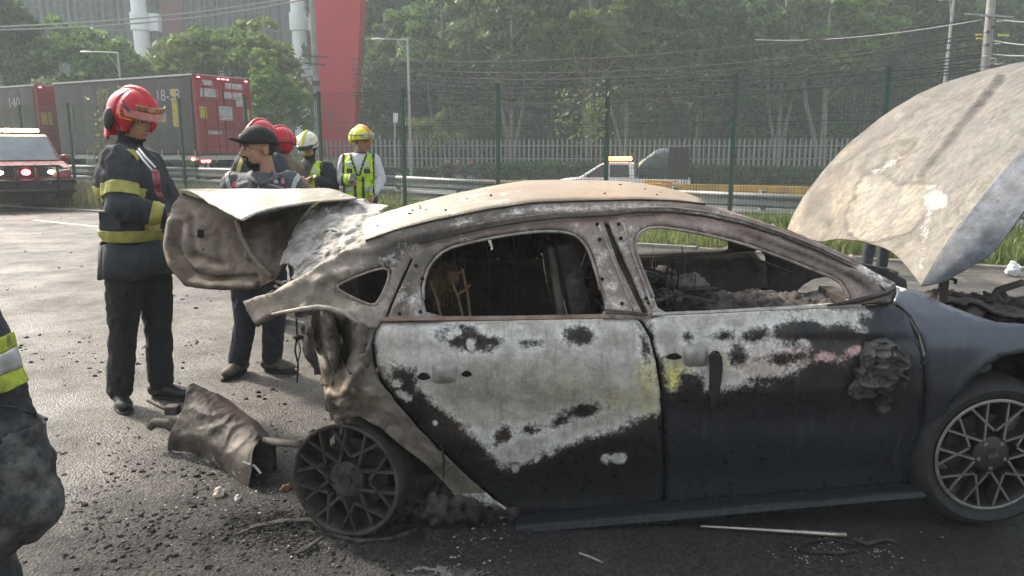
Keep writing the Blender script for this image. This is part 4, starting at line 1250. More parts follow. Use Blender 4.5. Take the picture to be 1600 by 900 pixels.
def side_tint(P):
    t = np.tile(np.array((0.33, 0.305, 0.28)), (len(P), 1))
    t = lerp_t(t, (0.42, 0.345, 0.325), smooth01(P[:, 0] - 930, 120) * 0.8)                      # pinkish oxide over the front window
    t = lerp_t(t, (0.27, 0.245, 0.21), smooth01(560 - P[:, 0], 60))                            # bare grey-brown quarter
    soot = np.maximum(smooth01(sd_poly(P, [(575, 400), (600, 372), (670, 350), (770, 330), (830, 322), (840, 332), (770, 345), (700, 366), (665, 384), (640, 400), (600, 440)]), 14), smooth01(sd_poly(P, [(604, 496), (640, 405), (662, 385), (680, 388), (650, 440), (640, 497)]), 8) * 0.8)
    t = lerp_t(t, (0.045, 0.043, 0.042), soot * 0.9)
    apil = sd_poly(P, [(1150, 357), (1215, 377), (1284, 402), (1346, 433), (1376, 459), (1357, 457), (1309, 426), (1252, 402), (1180, 377)])
    t = lerp_t(t, (0.018, 0.017, 0.017), smooth01(apil, 6))
    rust = np.exp(-((P[:, 1] - np.interp(P[:, 0], [650, 760, 870, 950, 1040, 1100, 1200], [388, 364, 350, 344, 336, 342, 366])) / 6) ** 2) * smooth01(P[:, 0] - 680, 60)
    t = lerp_t(t, (0.17, 0.10, 0.085), rust * 0.75)
    t = lerp_t(t, (0.05, 0.055, 0.065), smooth01(P[:, 0] - 1372, 20) * 0.8)
    return t
def side_ash(P):
    a = np.full(len(P), -9.0)
    a += 9 * np.clip(1 - np.abs(P[:, 1] - np.interp(P[:, 0], [571, 672, 832, 1000, 1127, 1284], [384, 356, 327, 322, 336, 392])) / 9, 0, 1) * smooth01(P[:, 0] - 700, 120)
    for h in (H_R, H_F, H_Q):
        a += 8 * np.exp(-np.abs(sd_poly(P, h)) / 5)
    a += 6 * smooth01(sd_poly(P, [(925, 350), (990, 350), (1030, 490), (955, 490)]), 12)
    a -= 10 * smooth01(sd_poly(P, [(1150, 357), (1215, 377), (1284, 402), (1346, 433), (1376, 459), (1357, 457), (1309, 426), (1252, 402), (1180, 377)]), 8)
    a += 10 * smooth01(sd_ell(P, 1365, 430, 30, 12, 30), 8)
    a += 6 * smooth01(sd_ell(P, 625, 455, 12, 22, 20), 8)
    return np.clip(a, -25, 12)
def side_extra(P):
    e = np.zeros(len(P))
    e -= 0.012 * np.exp(-((P[:, 1] - np.interp(P[:, 0], [571, 672, 832, 1000, 1127, 1284, 1400], [392, 362, 332, 327, 342, 398, 452])) / 5) ** 2)       # roll of the rail
    e += 0.03 * np.exp(-((P[:, 1] - np.interp(P[:, 0], [640, 760, 870, 950, 1040, 1100, 1200, 1320], [386, 356, 342, 337, 330, 335, 360, 412])) / 4.5) ** 2) * smooth01(P[:, 0] - 640, 40)  # drip groove
    for h in (H_R, H_F):
        e += 0.035 * np.exp(-np.abs(sd_poly(P, h)) / 4.0)
    e += 0.02 * np.exp(-(sd_poly(P, H_Q) / 4.0) ** 2)
    # crushed tail: the lobe curls outwards and the lip stands proud
    e += rbf([(395, 480, 0.10, 40), (440, 470, -0.05, 26), (500, 455, 0.03, 30), (560, 495, -0.03, 16)])(P)
    e += ridge(P, (473, 480), (540, 488), -0.035, 6) + ridge(P, (425, 458), (560, 420), -0.02, 9) + ridge(P, (500, 440), (473, 480), -0.025, 8) + ridge(P, (517, 432), (535, 462), 0.015, 5)
    w = smooth01(600 - P[:, 0], 80)
    e += w * 0.013 * crumple(P, 0.018, 2) + 0.003 * nz(P, 0.06, 4)
    return e
side = panel('body_side', SF, [H_Q, H_R, H_F, GAP, GAP2], 5.5, M_BODY, side_tint, side_ash, side_extra, solid=0.035, seed=5)
def line_on(name, pts, r, m, off, parent=side, flat=1.0):
    mb = MB(); mb.tube([pix_s(x, y, off) for x, y in resample(pts, 14, False)], r, 6, flat=flat); return mb.build(name, m, parent, smooth=True)
M_SEAL = mat('burnt_seal', (0.03, 0.025, 0.022), .8, var=.5, scale=20)
M_FLANGE = mat('scorched_flange', (.24, .19, .17), .7, .2, var=.45, scale=24, dirt=(.42, .40, .38), dirt_amt=.45)
line_on('drip_groove', [(655, 380), (700, 369), (760, 356), (820, 346), (880, 340), (950, 337), (1000, 331), (1050, 331), (1100, 337), (1160, 350), (1220, 369), (1280, 393), (1330, 417), (1370, 441), (1388, 460)], .0045, M_SEAL, -.001)
line_on('rail_ridge', [(690, 362), (760, 347), (820, 338), (880, 332), (950, 329), (1000, 324), (1050, 324), (1100, 330), (1160, 343), (1220, 362), (1280, 386), (1340, 414)], .004, M_FLANGE, -.004)
line_on('roof_seam', UP[5:14] , .0035, M_SEAL, -.004)
line_on('window_flange', [p for p in H_R if p[1] < 480], .006, M_FLANGE, .012)
line_on('window_flange', [p for p in H_F if p[1] < 470], .006, M_FLANGE, .012)
line_on('window_flange', H_Q + H_Q[:1], .005, M_FLANGE, .006)
line_on('pillar_rib', [(936, 352), (950, 385), (968, 430), (990, 486)], .005, M_FLANGE, -.004)
line_on('pillar_rib', [(975, 352), (985, 385), (1000, 425), (1020, 482)], .005, M_FLANGE, -.004)
# small bolt holes on the pillars
for x, y in ((937, 374), (941, 436), (972, 474), (970, 372), (1013, 473), (660, 435), (650, 415), (624, 490), (657, 487), (967, 350), (933, 350), (1010, 466)):
    flake('bolt_hole', [(x + 3 * math.cos(a), y + 3 * math.sin(a)) for a in np.linspace(0, 6.28, 9)[:-1]], M_HOLE, side, off=-0.004, thick=0.002)
# inner B pillar and C pillar that close the gaps
def inner_bar(name, pts, r, m=M_CHARB, flat=0.5):
    mb = MB(); mb.tube([pix_s(x, y, 0.075) for x, y in pts], r, 8, flat=flat); return mb.build(name, m, car, smooth=True)
inner_bar('inner_pillar', [(948, 345), (975, 410), (1008, 490), (1020, 560)], 0.05)
inner_bar('inner_pillar', [(650, 390), (625, 440), (606, 500), (600, 560)], 0.045)
# ---------------------------------------------------------------- quarter panel below: crumpled steel round the rear arch
QP = [(586, 514), (580, 540), (583, 570), (595, 598), (619, 630), (651, 668), (689, 705), (731, 747), (777, 785), (800, 800), (796, 808), (772, 813), (723, 816), (721, 788), (719, 783), (695, 755), (663, 723), (625, 695), (593, 667), (560, 650), (525, 652), (518, 658), (508, 625), (503, 590), (497, 560), (492, 530), (486, 505), (490, 485), (500, 480), (520, 484), (540, 492), (556, 503), (572, 513)]
def qp_extra(P):
    e = rbf([(520, 545, 0.20, 22), (545, 520, 0.10, 16), (555, 570, -0.03, 16), (505, 600, 0.12, 14), (500, 520, 0.10, 14), (540, 600, -0.05, 18), (530, 640, 0.06, 20), (575, 560, 0.02, 12)])(P)
    e += ridge(P, (556, 505), (578, 545), -0.03, 8) + ridge(P, (575, 548), (535, 620), -0.05, 9) + ridge(P, (520, 500), (535, 600), 0.05, 8) + ridge(P, (505, 500), (512, 620), -0.04, 7)
    e += ridge(P, (545, 520), (560, 555), -0.045, 7) + ridge(P, (600, 640), (640, 650), -0.012, 8) + ridge(P, (660, 690), (690, 700), 0.014, 6)
    arch = np.exp(-np.abs(P[:, 1] - np.interp(P[:, 0], [525, 560, 593, 625, 663, 695, 719], [651, 650, 667, 695, 723, 755, 783])) / 6)
    e -= 0.012 * arch
    w = smooth01(600 - P[:, 0], 60)
    e += w * 0.036 * crumple(P, 0.022, 6) + 0.005 * crumple(P, 0.02, 3)
    return e
def qp_tint(P):
    t = np.tile(np.array((0.165, 0.148, 0.130)), (len(P), 1))
    t = lerp_t(t, (0.24, 0.215, 0.18), smooth01(0.5 + nz(P, 0.03, 12) * 2, 1) * 0.6)
    t = lerp_t(t, (0.05, 0.045, 0.040), smooth01(sd_poly(P, [(505, 510), (530, 505), (548, 560), (560, 610), (540, 620), (515, 560)]), 18) * 0.7)
    t = lerp_t(t, (0.30, 0.24, 0.17), smooth01(sd_ell(P, 520, 605, 22, 16, -30), 14) * .6)
    return t
quarter = panel('quarter_panel', QP, [[(531, 520), (540, 545), (556, 590), (545, 585), (530, 550)]], 4.2, M_BODY, qp_tint, lambda P: np.where(P[:, 1] > 770, 2.0, -12.0) + 8 * np.exp(-np.abs(sd_poly(P, RD)) / 6), qp_extra, solid=0.005, seed=6)
for x, y in ((737, 796), (765, 794)):
    flake('bolt_hole', [(x + 5 * math.cos(a), y + 4 * math.sin(a)) for a in np.linspace(0, 6.28, 9)[:-1]], M_HOLE, quarter, off=-0.006, thick=0.002)
# see torn flaps below
# torn black bumper skin behind the quarter panel, and trailing wiring
mb = MB()
ctrl = [[(470, 505, .25), (482, 503, .16), (494, 510, .12)], [(473, 540, .30), (484, 540, .18), (498, 545, .14)], [(483, 565, .30), (494, 572, .2), (506, 580, .14)], [(503, 590, .28), (508, 600, .2), (514, 615, .15)], [(512, 640, .26), (520, 645, .2), (528, 650, .16)]]
def cm(p0, p1, p2, p3, t):
    return 0.5 * ((2 * p1) + (-p0 + p2) * t + (2 * p0 - 5 * p1 + 4 * p2 - p3) * t * t + (-p0 + 3 * p1 - 3 * p2 + p3) * t ** 3)
def spline_grid(G, nu, nv):
    """G rows x cols of Vectors -> dense Catmull-Rom grid"""
    def dense(L, n):
        out = []
        k = len(L) - 1
        for i in range(n):
            f = i / (n - 1) * k; j = min(int(f), k - 1); t = f - j
            out.append(cm(L[max(j - 1, 0)], L[j], L[j + 1], L[min(j + 2, k)], t))
        return out
    rows = [dense(r, nv) for r in G]
    cols = [dense([rows[i][j] for i in range(len(rows))], nu) for j in range(nv)]
    return [[cols[j][i] for j in range(nv)] for i in range(nu)]
def patch(name, G, nu, nv, m, parent=car, solid=0.006, amp=0.0, freq=6.0, tint=None, ash=-12.0, local=None, cut=None):
    """sheet of metal through control points given in car space"""
    D = spline_grid(G, nu, nv)
    mb = MB(); mb.grid(D)
    V = mb.v
    if amp:
        nn = []
        for p in V:
            q = Vector(p) * freq
            nn.append(Vector(p) + Vector((noise.noise(q), noise.noise(q + Vector((9, 3, 1))), noise.noise(q + Vector((4, 8, 2))))) * amp + Vector((0, .35 - abs(noise.noise(q * 1.7)) * 1.6, 0)) * amp * 1.3)
        mb.v = [tuple(p) for p in nn]
    P = np.array([cproj(Vector(p)) for p in mb.v])
    if cut is not None:
        c2 = cut(P)
        keep = [i for i, f in enumerate(mb.f) if not all(c2[j] for j in f)]
        mb.f = [mb.f[i] for i in keep]; mb.m = [mb.m[i] for i in keep]
    o = mb.build(name, m, parent, smooth=True, solid=solid)
    if tint is not None:
        me = o.data
        t = tint(P) if callable(tint) else np.tile(np.array(tint, float), (len(P), 1))
        paint(me, t, ash(P) if callable(ash) else np.full(len(P), ash, float))
    return o
def PV(px, py, v): return pix_v(px, py, v)
patch('torn_bumper_skin', [[PV(*p) for p in r] for r in ctrl], 26, 10, M_CHAR, solid=0.008, amp=0.015, freq=14)
def qt(P): return lerp_t(np.tile(np.array((0.20, 0.175, 0.15)), (len(P), 1)), (0.07, 0.06, 0.052), smooth01(nz(P, 0.06, 3) * 2, 1))
patch('torn_flap', [[PV(548, 500, .02), PV(562, 506, -.03), PV(578, 516, .0)], [PV(552, 530, .03), PV(568, 540, -.06), PV(582, 550, .01)], [PV(545, 565, .04), PV(560, 575, -.05), PV(580, 580, .01)], [PV(528, 600, .06), PV(545, 612, -.05), PV(572, 612, .0)], [PV(512, 622, .05), PV(530, 636, -.03), PV(560, 640, -.01)]], 40, 18, M_BODY, quarter, solid=0.004, amp=0.012, freq=16, tint=qt, ash=-8.0)
patch('torn_flap', [[PV(496, 482, .06), PV(508, 482, .0), PV(520, 486, .03)], [PV(500, 520, .12), PV(514, 522, .02), PV(526, 520, .06)], [PV(506, 560, .13), PV(520, 560, .04), PV(532, 556, .08)], [PV(504, 600, .12), PV(516, 604, .03), PV(530, 596, .07)]], 40, 16, M_BODY, quarter, solid=0.004, amp=0.014, freq=18, tint=qt, ash=-8.0)
patch('torn_flap', [[PV(520, 648, .05), PV(532, 650, .0), PV(546, 648, .02)], [PV(524, 660, .06), PV(534, 664, .01), PV(546, 660, .03)], [PV(520, 678, .07), PV(530, 682, .02), PV(538, 676, .04)]], 20, 14, M_BODY, quarter, solid=0.004, amp=0.012, freq=22, tint=qt, ash=-8.0)
mb = MB(); mb.tube([pix_s(x, y, d_) for x, y, d_ in ((425, 491, .01), (448, 487, -.02), (473, 483, -.045), (497, 480, -.05), (518, 483, -.045), (538, 490, -.04), (556, 502, -.02), (572, 513, .0))], [.005, .008, .010, .011, .011, .010, .008, .005], 8); mb.build('curled_lip', mat('bare_edge', (.30, .275, .235), .6, .2, var=.35, scale=25), quarter, smooth=True)
mb = MB(); mb.tube([PV(463, 497, .25), PV(464, 525, .25), PV(461, 548, .25), PV(466, 570, .26), PV(464, 598, .26)], 0.004, 6); mb.tube([PV(463, 525, .25), PV(470, 545, .24), PV(464, 575, .25)], 0.003, 5); mb.ell(PV(466, 527, .25), (0.025, 0.015, 0.012), 8, 6)
mb.build('trailing_wire', M_CHAR, car)

# ---------------------------------------------------------------- roof
near = [pix_s(x, y, -0.004) for x, y in resample(UP[5:14], 14, False)]
rows = []
nr = 26
for i in range(nr):
    f = i / (nr - 1)
    row = []
    for k, c in enumerate(near):
        g = k / (len(near) - 1)
        v = c.y + (WMIR - 2 * c.y) * f
        bow = 0.075 * math.sin(math.pi * g)          # windscreen and rear edges bow outwards
        u = c.x + 0.10 * math.sin(math.pi * f) * (max(0, (g - .6) / .4) ** 2 - max(0, (.3 - g) / .3) ** 2)
        z = c.z + (0.030 + 0.030 * math.sin(math.pi * g)) * (1 - (2 * f - 1) ** 2) ** 0.8 - 0.035 * math.sin(math.pi * f) * max(0, (g - .8) / .2) ** 2 + 0.004 * noise.noise(Vector((c.x * 4, v * 4, 1)))
        row.append((u, v, z))
    rows.append(row)
mb = MB(); mb.grid(rows)
roof = mb.build('roof', M_ROOF, car, smooth=True, solid=0.006)
C_ = np.array(mb.v)
t = np.tile(np.array((0.42, 0.385, 0.325)), (len(C_), 1))
t = lerp_t(t, (0.33, 0.225, 0.14), np.clip((C_[:, 0] + 0.1) / 1.1, 0, 1) * 0.6 + 0.3 * np.array([noise.noise(Vector((a * 2.2, b * 5, 3))) for a, b, _ in C_]) * (C_[:, 0] > 0.1))
paint(roof.data, t, 6 + 8 * np.array([noise.noise(Vector((a * 1.7, b * 3, 8))) for a, b, _ in C_]) - 22 * np.clip((C_[:, 0] - 0.1) / 1.0, 0, 1))
roof['label'] = 'ash-cream roof with rust bloom towards the windscreen'
rg = random.Random(8)
for i in range(16):
    k = rg.randrange(2, len(near) - 3); f = rg.uniform(0.02, 0.45)
    p = Vector(rows[int(f * (nr - 1))][k])
    mb = MB(); mb.ell((0, 0, 0), (rg.uniform(.004, .011), rg.uniform(.003, .007), 0.004), 8, 5); mb.build('char_flake', M_CHAR, roof, loc=p + Vector((rg.uniform(-.03, .03), 0, 0.004)), rot=(0, 0, rg.uniform(0, 3)))
# ---------------------------------------------------------------- far side, mirrored
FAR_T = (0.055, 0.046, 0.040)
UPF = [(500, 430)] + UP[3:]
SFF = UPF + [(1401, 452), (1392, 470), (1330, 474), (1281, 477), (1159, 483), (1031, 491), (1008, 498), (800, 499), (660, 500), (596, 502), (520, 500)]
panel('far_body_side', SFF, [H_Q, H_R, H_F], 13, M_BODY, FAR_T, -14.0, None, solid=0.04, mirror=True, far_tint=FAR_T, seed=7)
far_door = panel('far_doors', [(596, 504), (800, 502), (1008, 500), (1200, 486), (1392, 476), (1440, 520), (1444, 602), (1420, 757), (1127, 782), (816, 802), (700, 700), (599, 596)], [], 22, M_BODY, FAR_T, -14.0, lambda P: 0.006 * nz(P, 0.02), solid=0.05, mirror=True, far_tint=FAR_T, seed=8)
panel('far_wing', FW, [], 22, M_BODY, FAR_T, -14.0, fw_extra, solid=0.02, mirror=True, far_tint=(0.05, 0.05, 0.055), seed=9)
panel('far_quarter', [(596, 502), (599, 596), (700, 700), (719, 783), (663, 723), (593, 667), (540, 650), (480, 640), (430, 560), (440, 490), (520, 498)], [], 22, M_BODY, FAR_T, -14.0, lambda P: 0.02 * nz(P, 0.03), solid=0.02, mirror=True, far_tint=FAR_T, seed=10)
# bulkhead, floor, tunnel
mb = MB(); mb.box((1.0, 0.87, 0.16), (2.5, 1.45, 0.06)); mb.box((0.9, 0.87, 0.24), (1.9, 0.26, 0.16)); mb.build('floor_pan', M_CHARB, car)
mb = MB(); mb.box((-0.05, 0.87, 0.48), (0.05, 1.4, 0.55)); mb.build('bulkhead', M_CHARB, car)
mb = MB(); mb.box((1.62, 0.87, 0.55), (0.05, 1.5, 0.62)); mb.build('bulkhead', M_CHARB, car)
# ---------------------------------------------------------------- interior wreckage
def lumpy(name, prims, m, amp=0.02, freq=12, parent=car, voxel=0.012, smooth=3, loc=None):
    mb = MB()
    for c, r in prims: mb.ell(c, r, 14, 9)
    o = remesh(mb, name, m, parent, voxel, smooth)
    me = o.data
    co = np.empty(len(me.vertices) * 3, np.float32); me.vertices.foreach_get('co', co); co = co.reshape(-1, 3)
    no = np.empty(len(me.vertices) * 3, np.float32); me.vertices.foreach_get('normal', no); no = no.reshape(-1, 3)
    d = np.array([noise.fractal(Vector(p) * freq, 1.0, 2.0, 3) for p in co.tolist()])
    co += no * (d * amp)[:, None]
    me.vertices.foreach_set('co', co.reshape(-1)); me.update()
    return o
def remesh(mb, name, m, parent, voxel=0.01, smooth=3, keep_mats=None):
    me0 = mb.mesh(name, keep_mats or m)
    tmp = bpy.data.objects.new('tmp', me0); COL.objects.link(tmp)
    r = tmp.modifiers.new('r', 'REMESH'); r.mode = 'VOXEL'; r.voxel_size = voxel; r.use_smooth_shade = True
    if smooth:
        sm = tmp.modifiers.new('s', 'SMOOTH'); sm.factor = 0.5; sm.iterations = smooth
    dg = bpy.context.evaluated_depsgraph_get()
    me = bpy.data.meshes.new_from_object(tmp.evaluated_get(dg))
    bpy.data.objects.remove(tmp)
    me.name = name
    if not len(me.materials): me.materials.append(m)
    return obj(name, me, parent)
# slumped mirror
mo = remesh(melt_src, 'melted_mirror', mat('melted_plastic', (0.055, 0.053, 0.052), 0.75, var=0.4, scale=16, bump=0.6, bscale=60), front_door, 0.005, 3)
co = np.empty(len(mo.data.vertices) * 3, np.float32); mo.data.vertices.foreach_get('co', co); co = co.reshape(-1, 3)
for i, p in enumerate(co):
    q = Vector(p.tolist())
    w_ = abs(noise.noise(q * 17)) + .5 * abs(noise.noise(q * 38)) + .3 * abs(noise.noise(q * 80))
    co[i, 1] += 0.075 * w_ - .02
    co[i, 0] += 0.03 * noise.noise(q * 24 + Vector((5, 5, 5))); co[i, 2] += 0.02 * noise.noise(q * 24 + Vector((1, 7, 5)))
mo.data.vertices.foreach_set('co', co.reshape(-1)); mo.data.update()
# front seats: frame slabs with a few wires; rear bench back
def seat(name, u, v, back_m):
    root_mb = MB()
    a = pix_v(900, 500, v)
    mbx = MB()
    rot = Matrix.Rotation(R(-14), 3, 'Y')
    mbx.box((u, v, 0.82), (0.09, 0.42, 0.72), rot=rot)
    o = mbx.build(name, back_m, car, bevel=0.03)
    mb2 = MB(); mb2.tube([(u - .02, v - .2, 0.5), (u - 0.1, v - .21, 0.85), (u - .14, v - .16, 1.13), (u - .14, v + .16, 1.13), (u - 0.1, v + .21, 0.85), (u - .02, v + .2, .5)], 0.018, 8)
    mb2.build('seat_frame', M_CHARB, o, smooth=True)
    mb3 = MB(); mb3.box((u + 0.28, v, 0.42), (0.5, 0.46, 0.14)); mb3.build('seat_pan', M_CHAR, o, bevel=0.03)
    return o
s0 = pix_v(905, 430, 0.50)
seat('front_seat', s0.x, 0.47, M_CHAR); seat('front_seat', s0.x + 0.02, 1.27, M_CHAR)
mb = MB(); mb.box((0.05, 0.87, 0.72), (0.08, 1.26, 0.62), rot=Matrix.Rotation(R(-18), 3, 'Y')); mb.box((0.35, 0.87, 0.42), (0.5, 1.26, 0.14)); mb.build('rear_seat', M_CHAR, car, bevel=0.02)
rg = random.Random(12)
for i in range(46):           # burnt headlining and cloth hanging in strips
    px = rg.uniform(690, 890) if i < 34 else rg.uniform(1010, 1090)
    v = rg.uniform(0.5, 1.45)
    c = pix_v(px, 380, v); z1 = rg.uniform(1.16, 1.30) if i < 34 else rg.uniform(.95, 1.05); z0 = z1 - rg.uniform(0.15, 0.5)
    mb = MB(); x = c.x; pts = []
    for k in range(6):
        pts.append((x, v + rg.uniform(-.01, .01), z1 + (z0 - z1) * k / 5)); x += rg.uniform(-.015, .02)
    mb.tube(pts, [rg.uniform(0.003, 0.012)] * 6, 5, flat=0.3); mb.build('hanging_strip', M_CHARB if i % 3 else M_CHAR, car)
mb = MB()
for a, b in (((706, 440), (724, 498)), ((672, 440), (690, 498)), ((722, 420), (735, 497)), ((716, 460), (735, 445)), ((700, 430), (722, 425))):
    mb.tube([pix_v(*a, 0.35), pix_v((a[0] + b[0]) / 2 + 2, (a[1] + b[1]) / 2, 0.35), pix_v(*b, 0.34)], 0.006, 6)
mb.build('seat_spring', M_RUST, car)
G = [[PV(672, 425, .5), PV(690, 415, .48), PV(715, 418, .5)], [PV(672, 450, .46), PV(688, 450, .44), PV(712, 445, .47)], [PV(684, 480, .47), PV(694, 476, .45), PV(706, 470, .47)]]
patch('scorched_padding', G, 14, 14, mat('scorched_foam', (0.16, 0.11, 0.06), 0.9, var=0.5, scale=20, bump=0.5, dirt=(0.03, 0.025, 0.02), dirt_amt=0.5), solid=0.01, amp=0.03, freq=18, cut=lambda P: np.array([noise.noise(Vector((x * .13, y * .13, 2))) > 0.12 for x, y in P]))
G = [[PV(672, 372, 1.30), PV(720, 362, 1.30), PV(780, 355, 1.32), PV(835, 352, 1.32), PV(872, 352, 1.32)], [PV(668, 395, 1.26), PV(720, 390, 1.24), PV(780, 385, 1.28), PV(830, 382, 1.26), PV(866, 384, 1.3)], [PV(664, 425, 1.28), PV(722, 424, 1.24), PV(776, 420, 1.26), PV(826, 418, 1.24), PV(856, 420, 1.28)]]
patch('sagging_headlining', G, 40, 70, M_CHAR, solid=0.006, amp=0.03, freq=12, cut=lambda P: np.array([(noise.noise(Vector((x * .09, y * .03, 2))) > 0.42) or (y > 404 + 14 * noise.noise(Vector((x * .12, 0, 9)))) or (x > 845 + 6 * noise.noise(Vector((y * .2, 1, 1)))) for x, y in P]))
# dashboard remains
lumpy('burnt_dashboard', [((1.45, 0.87, 0.80), (0.20, 0.70, 0.06)), ((1.34, 0.45, 0.80), (0.12, 0.18, 0.05)), ((1.38, 1.25, 0.82), (0.14, 0.2, 0.06)), ((1.55, 0.9, 0.86), (0.10, 0.6, 0.035)), ((1.2, 0.9, 0.76), (0.08, 0.2, 0.08))], M_CHAR, 0.035, 14)
lumpy('ash_heap', [((1.40, 0.62, 0.86), (0.12, 0.10, 0.03)), ((1.22, 0.4, 0.86), (0.04, 0.05, 0.045)), ((1.55, 0.8, 0.90), (0.12, 0.14, 0.03))], M_CHARB, 0.03, 22)
mb = MB(); rg = random.Random(2)
for i in range(16):
    a = Vector((rg.uniform(1.05, 1.6), rg.uniform(0.2, 1.1), rg.uniform(.86, .93)))
    mb.tube([a, a + Vector((rg.uniform(-.1, .1), rg.uniform(-.08, .08), rg.uniform(.0, .06))), a + Vector((rg.uniform(-.25, .25), rg.uniform(-.15, .15), rg.uniform(-.03, .05)))], rg.uniform(.004, .010), 6)
mb.build('burnt_wiring', M_CHARB, car, smooth=True)['kind'] = 'stuff'
mb = MB(); mb.tube([(1.12 + 0.05 * math.cos(a), 1.25 + .17 * math.cos(a + 1.57), .90 + .17 * math.sin(a + 1.57)) for a in np.linspace(0, 6.28, 20)], 0.012, 6); mb.tube([(1.12, 1.25, .90), (1.4, 1.25, .80)], .03, 8); mb.build('steering_wheel', M_CHAR, car, smooth=True)
# far mirror: bent arm with a shard
mb = MB(); mb.tube([PV(1130, 402, 1.72), PV(1185, 425, 1.75), PV(1222, 428, 1.78), PV(1226, 405, 1.78)], 0.022, 8); fm = mb.build('far_mirror', M_CHARB, car, smooth=True)
mb = MB(); a_, b_, c_, d_ = PV(1200, 416, 1.76), PV(1215, 399, 1.76), PV(1226, 404, 1.77), PV(1206, 412, 1.76); mb.add([a_, b_, c_, d_], [(0, 1, 2, 3)]); mb.build('mirror_shard', M_ASHY, fm, solid=0.012)
# far window ledge scraps
mb = MB(); mb.tube([PV(1170, 400, 1.6), PV(1215, 418, 1.6), PV(1240, 428, 1.6)], 0.02, 8, flat=.4); mb.build('cowl_edge', M_CHAR, car)

# ---------------------------------------------------------------- bonnet, thrown open and buckled
def hoodG():
    # rows run from the hinge edge up; columns from the far side to the near crease and the folded near flank
    return [
        [PV(1230, 358, 1.62), PV(1276, 377, 1.35), PV(1312, 374, 1.05), PV(1352, 379, 0.75), PV(1396, 396, 0.42), PV(1440, 448, 0.16), PV(1458, 446, 0.14), PV(1476, 440, 0.13)],
        [PV(1242, 330, 1.66), PV(1300, 330, 1.38), PV(1345, 328, 1.08), PV(1392, 334, 0.78), PV(1440, 352, 0.45), PV(1478, 386, 0.18), PV(1508, 398, 0.10), PV(1540, 404, 0.08)],
        [PV(1272, 285, 1.70), PV(1335, 268, 1.42), PV(1390, 268, 1.12), PV(1442, 276, 0.82), PV(1490, 298, 0.48), PV(1522, 322, 0.20), PV(1550, 352, 0.10), PV(1572, 372, 0.06)],
        [PV(1330, 222, 1.74), PV(1392, 205, 1.45), PV(1448, 204, 1.15), PV(1500, 214, 0.84), PV(1544, 236, 0.50), PV(1572, 262, 0.22), PV(1592, 296, 0.10), PV(1604, 325, 0.05)],
        [PV(1410, 162, 1.78), PV(1468, 145, 1.48), PV(1520, 144, 1.18), PV(1568, 156, 0.86), PV(1606, 176, 0.52), PV(1630, 200, 0.24), PV(1644, 236, 0.11), PV(1650, 268, 0.05)],
        [PV(1500, 122, 1.80), PV(1555, 106, 1.52), PV(1604, 102, 1.20), PV(1648, 110, 0.88), PV(1680, 128, 0.54), PV(1698, 152, 0.26), PV(1706, 190, 0.12), PV(1708, 225, 0.06)],
        [PV(1610, 104, 1.80), PV(1660, 88, 1.52), PV(1702, 82, 1.20), PV(1738, 88, 0.88), PV(1764, 104, 0.54), PV(1776, 128, 0.28), PV(1780, 160, 0.14), PV(1778, 190, 0.08)]]
def hood_warp(P):
    return P + np.stack([6 * nz(P, .05, 41) + 3 * nz(P, .14, 42), 6 * nz(P, .05, 43) + 3 * nz(P, .14, 44)], 1)
HI_A = [(1339, 290), (1352, 276), (1375, 268), (1392, 282), (1410, 290), (1430, 284), (1452, 288), (1450, 310), (1446, 330), (1438, 352), (1420, 366), (1395, 372), (1356, 380), (1325, 366), (1322, 335), (1332, 312)]
HI_B = [(1342, 262), (1356, 244), (1374, 231), (1402, 222), (1432, 219), (1430, 236), (1412, 248), (1404, 262), (1385, 258), (1372, 266), (1352, 272)]
HI_C = [(1250, 352), (1262, 322), (1285, 290), (1312, 262), (1330, 262), (1318, 290), (1300, 312), (1290, 340), (1272, 368)]
def hood_tint(P):
    Q = hood_warp(P)
    t = np.tile(np.array((0.140, 0.134, 0.124)), (len(P), 1))
    t = lerp_t(t, (0.20, 0.178, 0.140), smooth01(1400 - P[:, 0] + (P[:, 1] - 300) * .3, 120) * .75)
    sa, sb, sc_ = sd_poly(Q, HI_A), sd_poly(Q, HI_B), sd_poly(Q, HI_C)
    t = lerp_t(t, (0.25, 0.232, 0.195), smooth01(sa, 3))
    t = lerp_t(t, (0.085, 0.078, 0.068), smooth01(sb, 3) * .9)
    t = lerp_t(t, (0.17, 0.16, 0.14), smooth01(sb - 9, 3) * .8)
    t = lerp_t(t, (0.075, 0.064, 0.054), smooth01(sc_, 6) * .55)
    for s_ in (sa, sb): t = lerp_t(t, (0.055, 0.044, 0.034), np.exp(-(s_ / 2.6) ** 2) * .9)
    for e in ((1290, 345, 9, 8, 0), (1268, 322, 8, 22, 30), (1345, 236, 46, 4, -38), (1400, 196, 50, 3, -36)):
        t = lerp_t(t, (0.05, 0.042, 0.035), smooth01(sd_ell(Q, *e), 6) * .8)
    t = lerp_t(t, (0.165, 0.162, 0.158), smooth01(P[:, 0] - 1490, 160) * 0.6)
    return t
def hood_ash(P):
    Q = hood_warp(P)
    a = np.full(len(P), -22.0)
    for e in ((1462, 312, 19, 15, 0), (1450, 335, 6, 14, 12), (1445, 365, 5, 18, 8), (1442, 405, 5, 26, 6), (1392, 256, 12, 5, -30), (1408, 246, 6, 4, 0), (1370, 268, 8, 4, -20), (1455, 292, 14, 4, 0)):
        a = np.maximum(a, np.clip(sd_ell(Q, *e) * 2.0 - 2, -22, 8))
    return a
M_HOOD = burnt('burnt_bonnet', ash_a=(0.42, 0.41, 0.385), ash_b=(0.24, 0.23, 0.21), rough=0.62, metal=0.1, speck=1.0, ripple=0.10, tide=0.5)
HG = hoodG()
